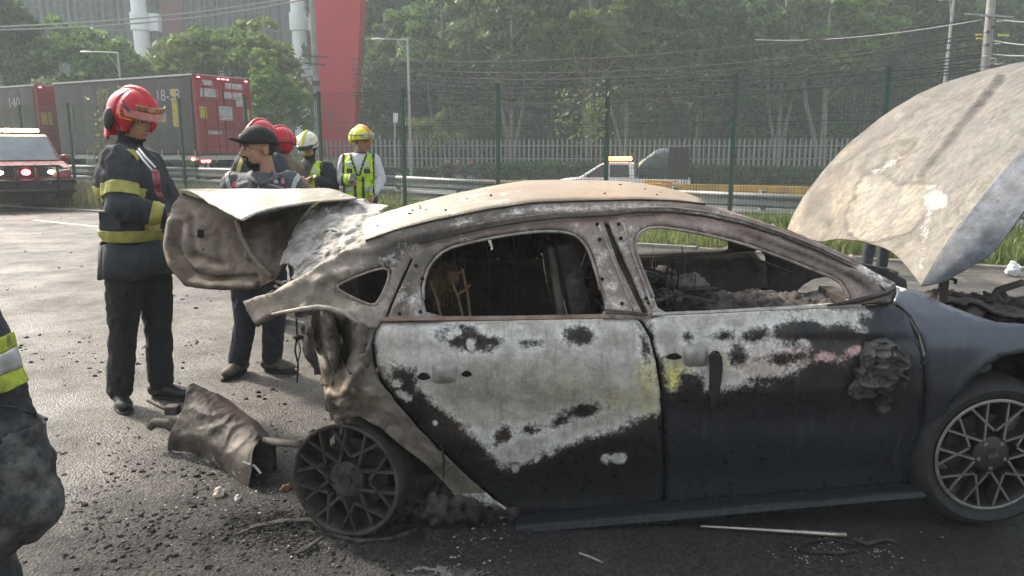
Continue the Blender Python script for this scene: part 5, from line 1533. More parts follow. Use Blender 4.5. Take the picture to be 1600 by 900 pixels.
hood = patch('bonnet', [r[:6] for r in HG], 100, 84, M_HOOD, solid=0.004, amp=0.004, freq=5, tint=hood_tint, ash=hood_ash)
patch('bonnet_flank', [[r[5], r[5].lerp(r[7], .5) * .5 + r[6] * .5, r[7]] for r in HG], 80, 20, M_HOOD, parent=hood, solid=0.004, amp=0.003, freq=5, tint=lambda P: np.tile(np.array((0.105, 0.125, 0.165)), (len(P), 1)), ash=-30.0)
hood['label'] = 'open bonnet burnt to pale grey and cream with a blue-grey folded flank'
# pressed ridge line along the bonnet
co = np.empty(len(hood.data.vertices) * 3, np.float32); hood.data.vertices.foreach_get('co', co); co = co.reshape(-1, 3)
P = np.array([cproj(Vector(p)) for p in co.tolist()])
no = np.empty(len(co) * 3, np.float32); hood.data.vertices.foreach_get('normal', no); no = no.reshape(-1, 3)
sgn = -np.sign((no[:, 0] * -1 + no[:, 2]).mean())
rid = ridge(P, (1432, 275), (1560, 120), 1.0, 5) - 0.9 * ridge(P, (1442, 277), (1570, 122), 1.0, 5) + 0.7 * ridge(P, (1500, 330), (1625, 170), 1.0, 5) - 0.7 * ridge(P, (1510, 332), (1635, 172), 1.0, 5) + 0.5 * ridge(P, (1345, 225), (1440, 150), 1.0, 5) - 0.6 * ridge(P, (1300, 265), (1400, 185), 1.0, 6) + 0.5 * ridge(P, (1320, 262), (1380, 215), 1.0, 4)
co += no * (rid * 0.016 * -sgn)[:, None]
hood.data.vertices.foreach_set('co', co.reshape(-1)); hood.data.update()
mb = MB(); mb.box(PV(1474, 450, 0.22), (0.035, 0.02, 0.13)); mb.tube([PV(1468, 436, 0.22), PV(1480, 433, 0.22), PV(1494, 438, 0.22), PV(1492, 444, 0.22)], 0.008, 6); mb.build('bonnet_hinge', M_CHARB, car, bevel=0.004)
# engine bay wreckage
eng = []
for (x, y, v_, a_, b_, c__) in ((1478, 474, .40, .10, .16, .05), (1505, 474, .55, .12, .18, .06), (1530, 478, .42, .08, .10, .06), (1550, 474, .62, .10, .12, .06), (1572, 488, .40, .07, .08, .05), (1598, 482, .55, .09, .12, .07), (1625, 492, .45, .10, .14, .06), (1660, 490, .7, .16, .25, .07), (1560, 490, .9, .3, .3, .08), (1500, 480, 1.1, .3, .3, .08), (1590, 500, .32, .2, .06, .03)):
    c0 = PV(x, y, v_); eng.append(((c0.x, c0.y, c0.z - c__ * .4), (a_, b_, c__)))
lumpy('burnt_engine', eng + [((2.05, 0.85, 0.68), (0.45, 0.55, 0.12))], M_CHARB, 0.045, 18, voxel=0.012, smooth=1)
mb = MB(); rg = random.Random(21)
for i in range(22):
    a = PV(rg.uniform(1480, 1660), rg.uniform(466, 492), rg.uniform(.3, .7))
    pts = [a]
    for k in range(3): pts.append(pts[-1] + Vector((rg.uniform(-.1, .12), rg.uniform(-.08, .1), rg.uniform(-.04, .04))))
    mb.tube(pts, rg.uniform(.006, .016), 6)
mb.build('burnt_hoses', M_CHARB, car, smooth=True)['kind'] = 'stuff'
patch('inner_wing', [[PV(1480, 470, .22), PV(1520, 476, .25), PV(1560, 490, .22), PV(1600, 498, .20), PV(1660, 505, .2)], [PV(1478, 462, .36), PV(1520, 464, .4), PV(1560, 474, .4), PV(1600, 482, .4), PV(1660, 490, .4)]], 8, 30, M_CHARB, solid=0.01, amp=0.02, freq=16)

# ---------------------------------------------------------------- boot lid, torn up and twisted, seen from its inner side
def lid_tint(P):
    t = np.tile(np.array((0.085, 0.072, 0.060)), (len(P), 1))
    t = lerp_t(t, (0.20, 0.172, 0.145), smooth01(0.3 + nz(P, 0.035, 31) * 2.2, 1) * 0.8)
    t = lerp_t(t, (0.15, 0.095, 0.068), smooth01(-0.1 + nz(P, 0.05, 17) * 2.2, 1) * 0.5)
    t = lerp_t(t, (0.022, 0.020, 0.019), smooth01(sd_poly(P, [(275, 300), (500, 312), (480, 330), (440, 390), (425, 360), (380, 345), (330, 325)]), 26) * 0.85)
    return t
LG = [
    [PV(284, 302, 1.32), PV(330, 318, 1.15), PV(376, 342, .80), PV(430, 332, .95), PV(489, 318, 1.05)],
    [PV(270, 322, 1.20), PV(318, 335, 1.12), PV(372, 352, .95), PV(425, 348, 1.0), PV(470, 338, 1.0)],
    [PV(263, 355, 1.10), PV(310, 365, 1.06), PV(365, 378, 1.0), PV(418, 378, .98), PV(456, 366, .98)],
    [PV(259, 385, 1.00), PV(308, 400, .98), PV(362, 408, .95), PV(412, 408, .92), PV(446, 398, .92)],
    [PV(266, 412, .92), PV(314, 425, .90), PV(364, 430, .90), PV(408, 428, .88), PV(438, 422, .88)],
    [PV(290, 444, .88), PV(326, 450, .86), PV(364, 452, .85), PV(402, 449, .84), PV(430, 438, .84)]]
lid = patch('boot_lid', LG, 70, 70, M_BODY, solid=0.012, amp=0.006, freq=8, tint=lid_tint, ash=-14.0)
lid['label'] = 'torn boot lid twisted open with brown scorched inner side'
co = np.empty(len(lid.data.vertices) * 3, np.float32); lid.data.vertices.foreach_get('co', co); co = co.reshape(-1, 3)
P = np.array([cproj(Vector(p)) for p in co.tolist()])
rim = [(268, 345), (262, 385), (270, 412), (294, 440), (330, 446), (400, 445)]
e = np.zeros(len(P))
for i in range(5): e = np.minimum(e, ridge(P, rim[i], rim[i + 1], -0.035, 5))
rim2 = [(282, 350), (276, 385), (284, 405), (304, 428), (335, 436), (400, 433)]
for i in range(5): e = np.maximum(e, np.where(e < -0.01, e, ridge(P, rim2[i], rim2[i + 1], 0.03, 5)))
e += ridge(P, (371, 350), (390, 400), -0.02, 4) + ridge(P, (390, 400), (425, 432), -0.02, 4) + ridge(P, (300, 345), (305, 400), 0.02, 6) + ridge(P, (305, 400), (350, 415), 0.02, 6)
co[:, 1] += e
lid.data.vertices.foreach_set('co', co.reshape(-1)); lid.data.update()
for poly in ([(309, 358), (319, 359), (318, 372), (308, 371)], [(316, 388), (320, 390), (318, 402), (314, 396)]):
    mb = MB(); mb.add([PV(x, y, 1.0) for x, y in poly], [(0, 1, 2, 3)]); mb.build('latch_hole', M_HOLE, lid, solid=0.004)
mb = MB(); mb.tube([PV(369, 344, .80), PV(376, 368, .82), PV(392, 398, .80), PV(410, 418, .78), PV(424, 433, .74)], 0.011, 8); mb.build('lid_strut', mat('strut_ash', (0.20, 0.18, 0.15), .8, var=.4, scale=20), lid, smooth=True)
def skin_tint(P):
    return lerp_t(np.tile(np.array((0.47, 0.43, 0.35)), (len(P), 1)), (0.30, 0.27, 0.22), smooth01(P[:, 0] - 470, 60))
SG = [[PV(280, 297, 1.30), PV(300, 299, 1.12), PV(330, 318, .80), PV(379, 345, .50)],
      [PV(300, 296, 1.45), PV(340, 300, 1.2), PV(372, 310, .9), PV(400, 334, .56)],
      [PV(365, 296, 1.55), PV(385, 300, 1.3), PV(410, 308, 1.0), PV(430, 325, .68)],
      [PV(440, 296, 1.60), PV(450, 300, 1.4), PV(462, 306, 1.1), PV(475, 318, .82)],
      [PV(512, 296, 1.62), PV(514, 300, 1.45), PV(516, 305, 1.2), PV(517, 313, .95)],
      [PV(542, 304, 1.62), PV(546, 306, 1.45), PV(552, 308, 1.25), PV(558, 311, 1.0)]]
skin = patch('boot_lid_skin', SG, 50, 26, M_ROOF, solid=0.008, amp=0.006, freq=7, tint=skin_tint, ash=lambda P: 4 + 10 * nz(P, 0.03, 4) - 12 * smooth01(P[:, 0] - 490, 40), parent=lid)
# boot well behind the lid, dark; ash-caked rear screen hanging into it
mb = MB(); mb.box((-0.02, 0.95, 0.60), (0.35, 1.2, 0.05)); mb.build('boot_floor', M_CHARB, car)
AG = [[PV(500, 318, 1.15), PV(530, 308, 1.2), PV(560, 311, 1.2), PV(602, 320, 1.1)],
      [PV(470, 345, .95), PV(512, 338, .92), PV(550, 338, .9), PV(592, 348, .75)],
      [PV(448, 385, .80), PV(490, 374, .72), PV(530, 372, .66), PV(575, 376, .5)],
      [PV(437, 418, .70), PV(470, 408, .60), PV(508, 400, .52), PV(540, 396, .42)],
      [PV(432, 440, .62), PV(458, 436, .50), PV(490, 424, .42), PV(512, 412, .36)]]
M_ASHSHEET = mat('ash_sheet', (0.46, 0.44, 0.41), 0.95, var=0.3, scale=26, bump=1.0, bscale=55, bdist=0.012, dirt=(0.17, 0.15, 0.125), dirt_amt=0.45)
rs = patch('rear_screen', AG, 60, 60, M_ASHSHEET, solid=0.006, amp=0.022, freq=13, cut=lambda P: sd_ell(P, 445, 425, 18, 14, -30) > 0)
rs['label'] = 'fallen rear screen caked in white ash'
mb = MB(); mb.tube([PV(432, 440, .5), PV(445, 445, .42), PV(438, 452, .42), PV(430, 447, .45)], 0.008, 6); mb.build('torn_seal', M_CHARB, car)
mb = MB(); mb.tube([PV(380, 473, .28), PV(410, 466, .3), PV(428, 455, .34)], 0.008, 6); mb.build('torn_seal', M_CHARB, car)

# ---------------------------------------------------------------- wheels
M_RIMB = mat('burnt_rim', (0.034, 0.029, 0.026), 0.7, 0.2, var=0.5, scale=18, bump=0.5, bscale=80, dirt=(0.10, 0.088, 0.078), dirt_amt=0.4)
M_RIMD = mat('rim_dark', (0.035, 0.035, 0.037), 0.5, 0.3, var=0.2, scale=12)
M_RIMF = mat('rim_machined', (0.26, 0.25, 0.235), 0.42, 0.5, var=0.25, scale=14, dirt=(0.12, 0.115, 0.11), dirt_amt=0.3)
M_TYRE = mat('tyre_rubber', (0.022, 0.022, 0.023), 0.8, var=0.3, scale=20, bump=0.3, bscale=60)
def wheel(name, loc, rim_r, burnt_, rot=(0, 0, 0), tyre_r=None):
    root = obj(name, None, car, loc, rot) if False else empty(name, loc)
    root.parent = car; root.rotation_euler = rot
    mB, mF = (M_RIMB, M_RIMB) if burnt_ else (M_RIMD, M_RIMF)
    if tyre_r:
        mb = MB(); prof = [(rim_r - .012, .02), (rim_r + .01, -0.004), (rim_r + (tyre_r - rim_r) * .5, -0.016), (tyre_r - .022, -0.004), (tyre_r - .004, .028), (tyre_r, .07), (tyre_r, .15), (tyre_r - .02, .2), (rim_r, .21)]
        mb.lathe(prof, axis='Y', seg=64); ty = mb.build('tyre', M_TYRE, root, smooth=True, angle=50)
        for k in range(3):
            mb = MB(); r = tyre_r + 0.0005; mb.lathe([(r, .06 + k * .04), (r + .001, .063 + k * .04), (r, .066 + k * .04)], axis='Y', seg=64); mb.build('tread_groove', M_CHAR, ty)
    mb = MB()
    mb.lathe([(rim_r, -0.002), (rim_r - .010, -0.006), (rim_r - .016, 0.002), (rim_r - .020, 0.03), (rim_r - .035, 0.06), (rim_r - .045, 0.19), (rim_r - .01, 0.20), (rim_r, 0.19), (rim_r - 0.02, 0.1), (rim_r, 0.015)], axis='Y', seg=64, close=True)
    rimo = mb.build('rim', mB, root, smooth=True, angle=45)
    mb = MB(); mb.lathe([(rim_r + .001, -0.005), (rim_r - .008, -0.009), (rim_r - .013, -0.006)], axis='Y', seg=64); mb.build('rim_lip', mF if not burnt_ else mB, rimo, smooth=True)
    bars = []
    for k in range(5):
        a = (90 if not burnt_ else 76) + 72 * k
        for sg in (-1, 1):
            bars.append(((.075, a + sg * 33), (rim_r - .008, a + sg * 10.5)))      # long paired spoke
            bars.append(((.105, a + sg * 2), (rim_r - .008, a + sg * 29)))          # branch of the Y
    jr = random.Random(5)
    for (r0, a0), (r1, a1) in bars:
        if burnt_: a1 += jr.uniform(-1.5, 1.5)
        p = Vector((r0 * math.cos(R(a0)), 0, r0 * math.sin(R(a0)))); q = Vector((r1 * math.cos(R(a1)), 0, r1 * math.sin(R(a1))))
        d = q - p; ang = math.atan2(d.z, d.x)
        rm = Matrix.Rotation(-ang, 3, 'Y')
        mb = MB(); mb.box((p + q) / 2 + Vector((0, 0.03, 0)), (d.length, 0.05, 0.013 if burnt_ else 0.015), rot=rm, mi=0); mb.box((p + q) / 2 + Vector((0, 0.0035, 0)), (d.length, 0.006, 0.008 if burnt_ else 0.0075), rot=rm, mi=1)
        mb.build('spoke', [mB, mF], rimo)
    mb = MB(); mb.lathe([(0.0, .0), (.052, .0), (.075, .012), (.082, .05)], axis='Y', seg=40); hub = mb.build('hub', mB, rimo, smooth=True, angle=30)
    for k in range(5):
        a = R(54 + 72 * k)
        mb = MB(); mb.lathe([(0, -.004), (.009, -.004), (.009, .02)], (.057 * math.cos(a), .004, .057 * math.sin(a)), axis='Y', seg=10); mb.build('lug_nut', M_RIMF if not burnt_ else M_CHAR, hub)
    mb = MB(); mb.lathe([(0, -.006), (.030, -.005), (.033, .004)], axis='Y', seg=28); cap = mb.build('centre_cap', M_RIMD if not burnt_ else M_CHAR, hub, smooth=True, angle=40)
    mb = MB(); mb.lathe([(.07, .085), (.15, .085), (.15, .11), (.07, .11)], axis='Y', seg=40, close=True); mb.build('brake_disc', mat('brake_disc', (.10, .095, .09), .55, .6), root, smooth=True, angle=40)
    mb = MB(); mb.box((.11, .09, .09), (.07, .07, .13), rot=Matrix.Rotation(R(40), 3, 'Y')); mb.build('brake_caliper', M_CHARB if burnt_ else mat('caliper', (.16, .15, .14), .5, .5), root, bevel=.01)
    return root, cap
fw_c = to_car(on_z(1551, 712, 0.0)); 
fcar = pix_v(1551, 711, 0.0); rcar = pix_v(540, 749, 0.0)
wf, capf = wheel('front_wheel', (fcar.x, 0.0, fcar.z), 0.242, False, tyre_r=fcar.z)
wr_, _ = wheel('rear_wheel', (rcar.x, -0.01, rcar.z), 0.236, True, rot=(R(-3), 0, R(-16)))
wr_['label'] = 'charred rear wheel rim without its tyre'
wf['label'] = 'front wheel with bright edged spokes and its tyre'
wheel('far_wheel', (fcar.x, WMIR - 0.0, fcar.z), 0.242, True, rot=(0, 0, math.pi), tyre_r=fcar.z)
wheel('far_wheel', (rcar.x, WMIR - 0.05, rcar.z), 0.236, True, rot=(0, 0, math.pi))
def text_mesh(body, size, m, parent, loc, rot, name='lettering', ext=0.0005, align='CENTER'):
    cu = bpy.data.curves.new(name, 'FONT'); cu.body = body; cu.size = size; cu.extrude = ext; cu.align_x = align; cu.align_y = 'CENTER'
    t = bpy.data.objects.new('tmp', cu); COL.objects.link(t)
    dg = bpy.context.evaluated_depsgraph_get()
    me = bpy.data.meshes.new_from_object(t.evaluated_get(dg))
    bpy.data.objects.remove(t)
    me.materials.clear(); me.materials.append(m)
    o = obj(name, me, parent, loc, rot); o.name = name
    return o
text_mesh('KIA', 0.026, M_RIMF, capf, (0, -0.0075, 0), (R(90), R(-18), 0), 'badge')
# wheel-arch liners: black ribbed housings
for cx, z, x0 in ((fcar.x, fcar.z, 0), (rcar.x, rcar.z + .06, 1)):
    mb = MB(); rows = []; a1 = 1.25 if x0 else math.pi + .15; RL = .40 if x0 else .45
    if not x0: cx += .05
    for v in (0.0, 0.30, 0.55):
        rows.append([(cx + RL * math.cos(a), v, z + RL * math.sin(a)) for a in np.linspace(-0.15, a1, 26)])
    mb.grid(rows); mb.grid([[(cx + RL * math.cos(a), .55, z + RL * math.sin(a)) for a in np.linspace(-.15, a1, 26)], [(cx, .56, z - .05)] * 26])
    mb.build('arch_liner', M_CHAR, car, smooth=True, angle=40, solid=0.006)
# suspension arm and burnt tyre remains heap behind the rear rim
mb = MB(); mb.tube([(rcar.x, .15, rcar.z), (rcar.x + .1, .87, .24), (rcar.x, WMIR - .15, rcar.z)], .035, 10); mb.tube([(rcar.x + .05, .25, .25), (rcar.x + .5, .3, .3)], .03, 8); mb.build('rear_axle', M_CHARB, car, smooth=True)
lumpy('tyre_remains', [((0.30, 0.20, 0.06), (0.20, 0.14, 0.10)), ((0.42, 0.12, 0.05), (0.14, 0.1, 0.07)), ((0.18, 0.3, 0.08), (0.15, 0.2, 0.12)), ((0.55, 0.2, 0.03), (0.2, 0.14, 0.05))], M_CHAR, 0.05, 30, parent=car, voxel=.010, smooth=0)
# front end, past the frame: bumper wrapped across the nose, slam panel and lamps
rows = []
for i in range(9):
    f = i / 8
    z = .20 + .50 * f; lean = .05 * math.sin(math.pi * f) - .10 * f
    rows.append([(2.36 + .42 * (1 - abs(2 * g - 1) ** 2.6) + lean, .02 + (WMIR - .04) * g, z) for g in np.linspace(0, 1, 30)])
mb = MB(); mb.grid(rows); fb = mb.build('front_bumper', M_WING, car, smooth=True, solid=.02)
paint(fb.data, np.tile(np.array((0.036, 0.040, 0.050)), (len(fb.data.vertices), 1)), np.full(len(fb.data.vertices), -25.0))
mb = MB(); mb.box((2.60, WMIR / 2, .70), (.10, 1.30, .10)); mb.build('slam_panel', M_CHARB, car, bevel=.01)
mb = MB(); mb.box((2.785, WMIR / 2, .42), (.03, .9, .14)); mb.build('lower_grille', M_CHAR, fb, bevel=.01)
for v_ in (.25, WMIR - .25):
    mb = MB(); mb.ell((2.60, v_, .66), (.14, .17, .06), 16, 10); mb.build('headlamp', mat('dull_lamp', (.12, .12, .12), .35), car, smooth=True)
# ================================================================== people
def capsule(mb, a, b, r0, r1, seg=14):
    a, b = Vector(a), Vector(b)
    mb.tube([a, b], [r0, r1], seg)
    mb.ell(a, (r0,) * 3, seg, 8); mb.ell(b, (r1,) * 3, seg, 8)
def chain(mb, pts, rs):
    for i in range(len(pts) - 1): capsule(mb, pts[i], pts[i + 1], rs[i], rs[i + 1])
def frame(fwd, up=(0, 0, 1)):
    f = Vector(fwd).normalized(); u = Vector(up)
    r = f.cross(u).normalized(); u = r.cross(f).normalized()
    return Matrix((r, f, u)).transposed()            # columns: right, forward, up
def mcoords(me):
    co = np.empty(len(me.vertices) * 3, np.float32); me.vertices.foreach_get('co', co)
    no = np.empty(len(me.vertices) * 3, np.float32); me.vertices.foreach_get('normal', no)
    return co.reshape(-1, 3), no.reshape(-1, 3)
def folds(o, amp, freq, seed=0.0, vert=0.45):
    co, no = mcoords(o.data)
    d = np.array([noise.noise(Vector((p[0] * freq, p[1] * freq, p[2] * freq * vert + seed))) + 0.5 * noise.noise(Vector((p[0] * freq * 2.2 + 4, p[1] * freq * 2.2, p[2] * freq * 1.6 + seed))) for p in co.tolist()])
    d = -np.abs(d) * 1.6 + 0.4
    co += no * (d * amp)[:, None]
    o.data.vertices.foreach_set('co', co.reshape(-1)); o.data.update()
def shell(src, name, m, pred=None, planes=(), off=0.004, parent=None):
    """a thin layer lying on a garment: cut by planes (point, normal keeps the positive side) and by a predicate"""
    bm = bmesh.new(); bm.from_mesh(src.data)
    for p, n in planes:
        bmesh.ops.bisect_plane(bm, geom=bm.verts[:] + bm.edges[:] + bm.faces[:], plane_co=Vector(p), plane_no=-Vector(n).normalized(), clear_outer=True)
    if pred is not None:
        dead = [f for f in bm.faces if not pred(f.calc_center_median())]
        bmesh.ops.delete(bm, geom=dead, context='FACES')
    bm.normal_update()
    for v in bm.verts: v.co += v.normal * off
    if not bm.faces:
        bm.free(); return None
    me = bpy.data.meshes.new(name); bm.to_mesh(me); bm.free()
    me.materials.clear(); me.materials.append(m)
    for p in me.polygons: p.material_index = 0
    o = obj(name, me, parent or src)
    md = o.modifiers.new('solid', 'SOLIDIFY'); md.thickness = off * 0.8; md.offset = -1
    return o
def slab(src, name, m, p, n, hw, rad=None, off=0.005, parent=None, pred=None):
    n = Vector(n).normalized(); p = Vector(p)
    pr = pred
    if rad: pr = (lambda c: (c - p).length < rad and (pred is None or pred(c)))
    return shell(src, name, m, pr, [(p - n * hw, n), (p + n * hw, -n)], off, parent)
def hand(mb, w, d, side, k=1.0, curl=0.6, out=(0, 0, -1)):
    """palm and five fingers; d: forearm direction, out: palm normal direction, side: thumb direction"""
    d = Vector(d).normalized(); o = Vector(out); o = (o - d * o.dot(d)).normalized(); s = d.cross(o) * side
    w = Vector(w)
    for q in (-.024, 0, .024): capsule(mb, w + s * q * .8 * k, w + d * .085 * k + s * q * k, .017 * k, .015 * k, 10)
    for i, (q, l) in enumerate(((.031, .072), (.011, .082), (-.010, .076), (-.030, .058))):
        a = w + d * .088 * k + s * q * k
        d1 = (d * math.cos(curl * .6) + o * math.sin(curl * .6)); d2 = (d * math.cos(curl * 1.7) + o * math.sin(curl * 1.7))
        b = a + d1 * l * .52 * k; c = b + d2 * l * .52 * k
        capsule(mb, a, b, .0095 * k, .009 * k, 8); capsule(mb, b, c, .009 * k, .0075 * k, 8)
    a = w + d * .028 * k + s * .026 * k; b = a + (d * .6 + s * .7 + o * .35).normalized() * .042 * k; c = b + (d * .9 + s * .15 + o * .5).normalized() * .032 * k
    capsule(mb, a, b, .0125 * k, .011 * k, 8); capsule(mb, b, c, .011 * k, .009 * k, 8)
M_TAGW = mat("tag_white", (0.8, 0.8, 0.8), 0.6)
M_SKIN = mat('skin', (0.36, 0.19, 0.125), 0.55, var=0.12, scale=18, bump=0.1, bscale=140, bdist=0.001)
M_HAIR = mat('dark_hair', (0.012, 0.010, 0.009), 0.7, var=0.4, scale=60)
M_EYE = mat('eye_white', (0.6, 0.57, 0.53), 0.3); M_IRIS = mat('eye_dark', (0.012, 0.009, 0.007), 0.3)
M_LIP = mat('lips', (0.30, 0.13, 0.10), 0.5)
M_SHOE = mat('black_shoe', (0.012, 0.012, 0.012), 0.4, var=0.3, scale=20)
M_REFL = mat('reflective_yellow', (0.40, 0.38, 0.09), 0.55, var=0.25, scale=25)
M_REFG = mat('reflective_grey', (0.42, 0.42, 0.41), 0.4, 0.2, var=0.2, scale=30)
M_LIME = mat('hi_vis_lime', (0.46, 0.70, 0.03), 0.6, var=0.2, scale=20)
M_TRS = mat('black_trousers', (0.013, 0.0135, 0.015), 0.8, var=0.35, scale=14, bump=0.4, bscale=30)

DEF = dict(head=(0, -.02, 1.635), neck=(0, .01, 1.50), chest=(0, 0, 1.30), waist=(0, 0, 1.08), hip=(0, .01, .96),
           shR=(-.19, .01, 1.43), shL=(.19, .01, 1.43), elR=(-.25, .03, 1.14), elL=(.25, .03, 1.14), wrR=(-.27, -.05, .90), wrL=(.27, -.05, .90),
           hipR=(-.095, 0, .93), hipL=(.095, 0, .93), knR=(-.11, -.02, .50), knL=(.11, -.02, .50), anR=(-.12, .02, .09), anL=(.12, .02, .09), toeR=(-.15, -.14, .035), toeL=(.15, -.14, .035))
def person(base, label, group=None, yaw=0.0, hgt=1.75, J=None, face=None, fwd=None, jacket=None, trousers=None, boots=None, vox=0.010, bulk=1.0, fold=0.010, hands=True, curlR=.6, curlL=.6, sleeve=1.0, head_up=(0, 0, 1), eyes=True, legbulk=1.0, hs=1.0, neckdrop=0.0):
    """base: world point under the person; J: joints relative to base overriding the default standing pose"""
    k = hgt / 1.75
    rot = Matrix.Rotation(yaw, 3, 'Z')
    j = {n: rot @ (Vector(p) * k) for n, p in DEF.items()}
    if J:
        for n, p in J.items(): j[n] = Vector(p)
    f_body = Vector(fwd) if fwd is not None else rot @ Vector((0, -1, 0))
    f_face = Vector(face) if face is not None else f_body
    root = empty('person', base, 0, label, 'person', group)
    B = frame(f_body); Hm = frame(f_face, head_up)
    hd = j['head']
    def hp(x, y, z): return hd + Hm @ (Vector((x * hs, y * hs, z * (hs * .5 + .5))) * k)
    # ---- the body: one continuous skin
    mb = MB()
    Rh = lambda rx, ry, rz: (rx * k * hs, ry * k * hs, rz * k * (hs * .5 + .5))
    mb.ell(hp(0, -.012, .035), Rh(.077, .098, .088), 20, 14, rot=Hm); mb.ell(hp(0, .022, -.035), Rh(.062, .072, .078), 18, 12, rot=Hm); mb.ell(hp(0, .045, -.082), Rh(.036, .036, .028), 12, 8, rot=Hm)
    mb.ell(hp(0, .075, .024), Rh(.052, .020, .014), 12, 8, rot=Hm)
    capsule(mb, hp(0, .086, .018), hp(0, .108, -.022), .008 * k, .0125 * k, 10); mb.ell(hp(.012, .096, -.028), Rh(.009, .010, .008), 8, 6, rot=Hm); mb.ell(hp(-.012, .096, -.028), Rh(.009, .010, .008), 8, 6, rot=Hm)
    mb.ell(hp(.036, .058, -.018), Rh(.024, .02, .022), 10, 8, rot=Hm); mb.ell(hp(-.036, .058, -.018), Rh(.024, .02, .022), 10, 8, rot=Hm)
    for sx in (-1, 1): mb.ell(hp(sx * .079, -.012, -.004), Rh(.010, .020, .031), 10, 8, rot=Hm)
    mb.ell(hp(0, .086, -.050), Rh(.022, .010, .010), 10, 6, rot=Hm)
    capsule(mb, j['neck'] + Vector((0, 0, -.05 * k)), hd + Hm @ Vector((0, -.02, -.05)) * k, .058 * k * hs * hs, .054 * k * hs * hs)
    capsule(mb, j['chest'], j['neck'] - Vector((0, 0, .05)), .10 * k, .06 * k); capsule(mb, j['hip'], j['chest'], .10 * k, .11 * k); capsule(mb, j['shR'], j['shL'], .05 * k, .05 * k)
    for s in 'RL':
        chain(mb, [j['sh' + s], j['el' + s], j['wr' + s]], [.045 * k, .038 * k, .027 * k])
        chain(mb, [j['hip' + s], j['kn' + s], j['an' + s]], [.07 * k, .05 * k, .04 * k])
        capsule(mb, j['an' + s] - Vector((0, 0, .04 * k)), j['toe' + s], .035 * k, .025 * k)
        if hands:
            d = j['wr' + s] - j['el' + s]
            hand(mb, j['wr' + s], d, 1 if s == 'R' else -1, k, curlR if s == 'R' else curlL, out=(f_body * 0.3 + Vector((0, 0, -1)) if abs(d.normalized().z) < .8 else (B @ Vector((-1 if s == 'L' else 1, 0, 0)))))
    body = remesh(mb, 'body', M_SKIN, root, min(vox, 0.0065), 2)
    # ---- face
    if eyes:
        for sx in (-1, 1):
            mb = MB(); mb.ell(hp(sx * .031, .0765, .010), Rh(.012, .008, .0065), 10, 8, rot=Hm); ey = mb.build('eye', M_EYE, body, smooth=True)
            mb = MB(); mb.ell(hp(sx * .031, .083, .010), Rh(.0055, .003, .0055), 8, 6, rot=Hm); mb.build('iris', M_IRIS, ey, smooth=True)
            mb = MB(); mb.tube([hp(sx * .014, .094, .027), hp(sx * .032, .092, .033), hp(sx * .052, .076, .027)], [.004 * k, .0048 * k, .003 * k], 6); mb.build('eyebrow', M_HAIR, body, smooth=True)
        mb = MB(); mb.tube([hp(-.024, .086, -.053), hp(0, .097, -.050), hp(.024, .086, -.053)], [.003 * k, .006 * k, .003 * k], 6); mb.build('lips', M_LIP, body, smooth=True)
    # ---- jacket or shirt
    jk = tr = None
    if jacket is not None:
        mb = MB(); bk = bulk * k
        T = B
        mb.ell(j['chest'] + Vector((0, 0, .02 * k)), (.185 * bk, .125 * bk, .20 * k), 20, 14, rot=T); mb.ell(j['waist'], (.172 * bk, .125 * bk, .19 * k), 20, 14, rot=T)
        mb.ell(j['hip'] + Vector((0, 0, .02)), (.178 * bk, .128 * bk, .13 * k), 20, 12, rot=T)
        capsule(mb, j['shR'].lerp(j['shL'], .12), j['shR'].lerp(j['shL'], .88), .075 * k, .075 * k); capsule(mb, j['neck'] - Vector((0, 0, (.10 + neckdrop) * k)), j['neck'] + Vector((0, 0, .005 - neckdrop)), .095 * k, .072 * k)
        for s in 'RL':
            e = j['wr' + s]
            chain(mb, [j['sh' + s], j['sh' + s].lerp(j['el' + s], .5), j['el' + s], j['el' + s].lerp(e, .55), e.lerp(j['el' + s], .06)], [.078 * k * sleeve, .072 * k * sleeve, .064 * k * sleeve, .056 * k * sleeve, .046 * k * sleeve])
        jk = remesh(mb, 'jacket', jacket, root, vox, 4); folds(jk, fold, 11, hgt)
    if trousers is not None:
        mb = MB(); lb = legbulk * k
        mb.ell(j['hip'], (.172 * lb, .122 * lb, .13 * k), 18, 12, rot=B)
        for s in 'RL':
            chain(mb, [j['hip' + s], j['hip' + s].lerp(j['kn' + s], .5), j['kn' + s], j['kn' + s].lerp(j['an' + s], .6), j['an' + s] + Vector((0, 0, .02))], [.098 * lb, .090 * lb, .072 * lb, .068 * lb, .066 * lb])
        tr = remesh(mb, 'trousers', trousers, root, vox, 4); folds(tr, fold * .8, 13, hgt + 3, 0.8)
    if boots is not None:
        for s in 'RL':
            mb = MB(); a, t = j['an' + s], j['toe' + s]
            dd = Vector((t.x - a.x, t.y - a.y, 0)); dd = dd.normalized() if dd.length > 1e-4 else Vector((0, -1, 0))
            base_z = -j['an' + s].z + a.z
            g = Vector((a.x, a.y, t.z - .005))
            capsule(mb, a + Vector((0, 0, .03)), a - Vector((0, 0, .02)), .056 * k, .052 * k)
            mb.ell(g - dd * .045 * k + Vector((0, 0, .022 * k)), (.042 * k, .05 * k, .045 * k), 14, 9, rot=frame(dd)); mb.ell(t + Vector((0, 0, .008 * k)), (.046 * k, .075 * k, .036 * k), 14, 9, rot=frame(dd))
            capsule(mb, g + Vector((0, 0, .03 * k)), t + Vector((0, 0, .012)), .046 * k, .036 * k)
            bo = remesh(mb, 'boot', boots, root, .009, 2)
            mb = MB(); c = g.lerp(t, .5); L = (t - g).length + .16 * k
            mb.ell(Vector((c.x + dd.x * .01, c.y + dd.y * .01, t.z - .028 * k)), (.048 * k, L * .52, .016 * k), 18, 6, rot=frame(dd)); mb.build('sole', M_CHAR, bo, smooth=True)
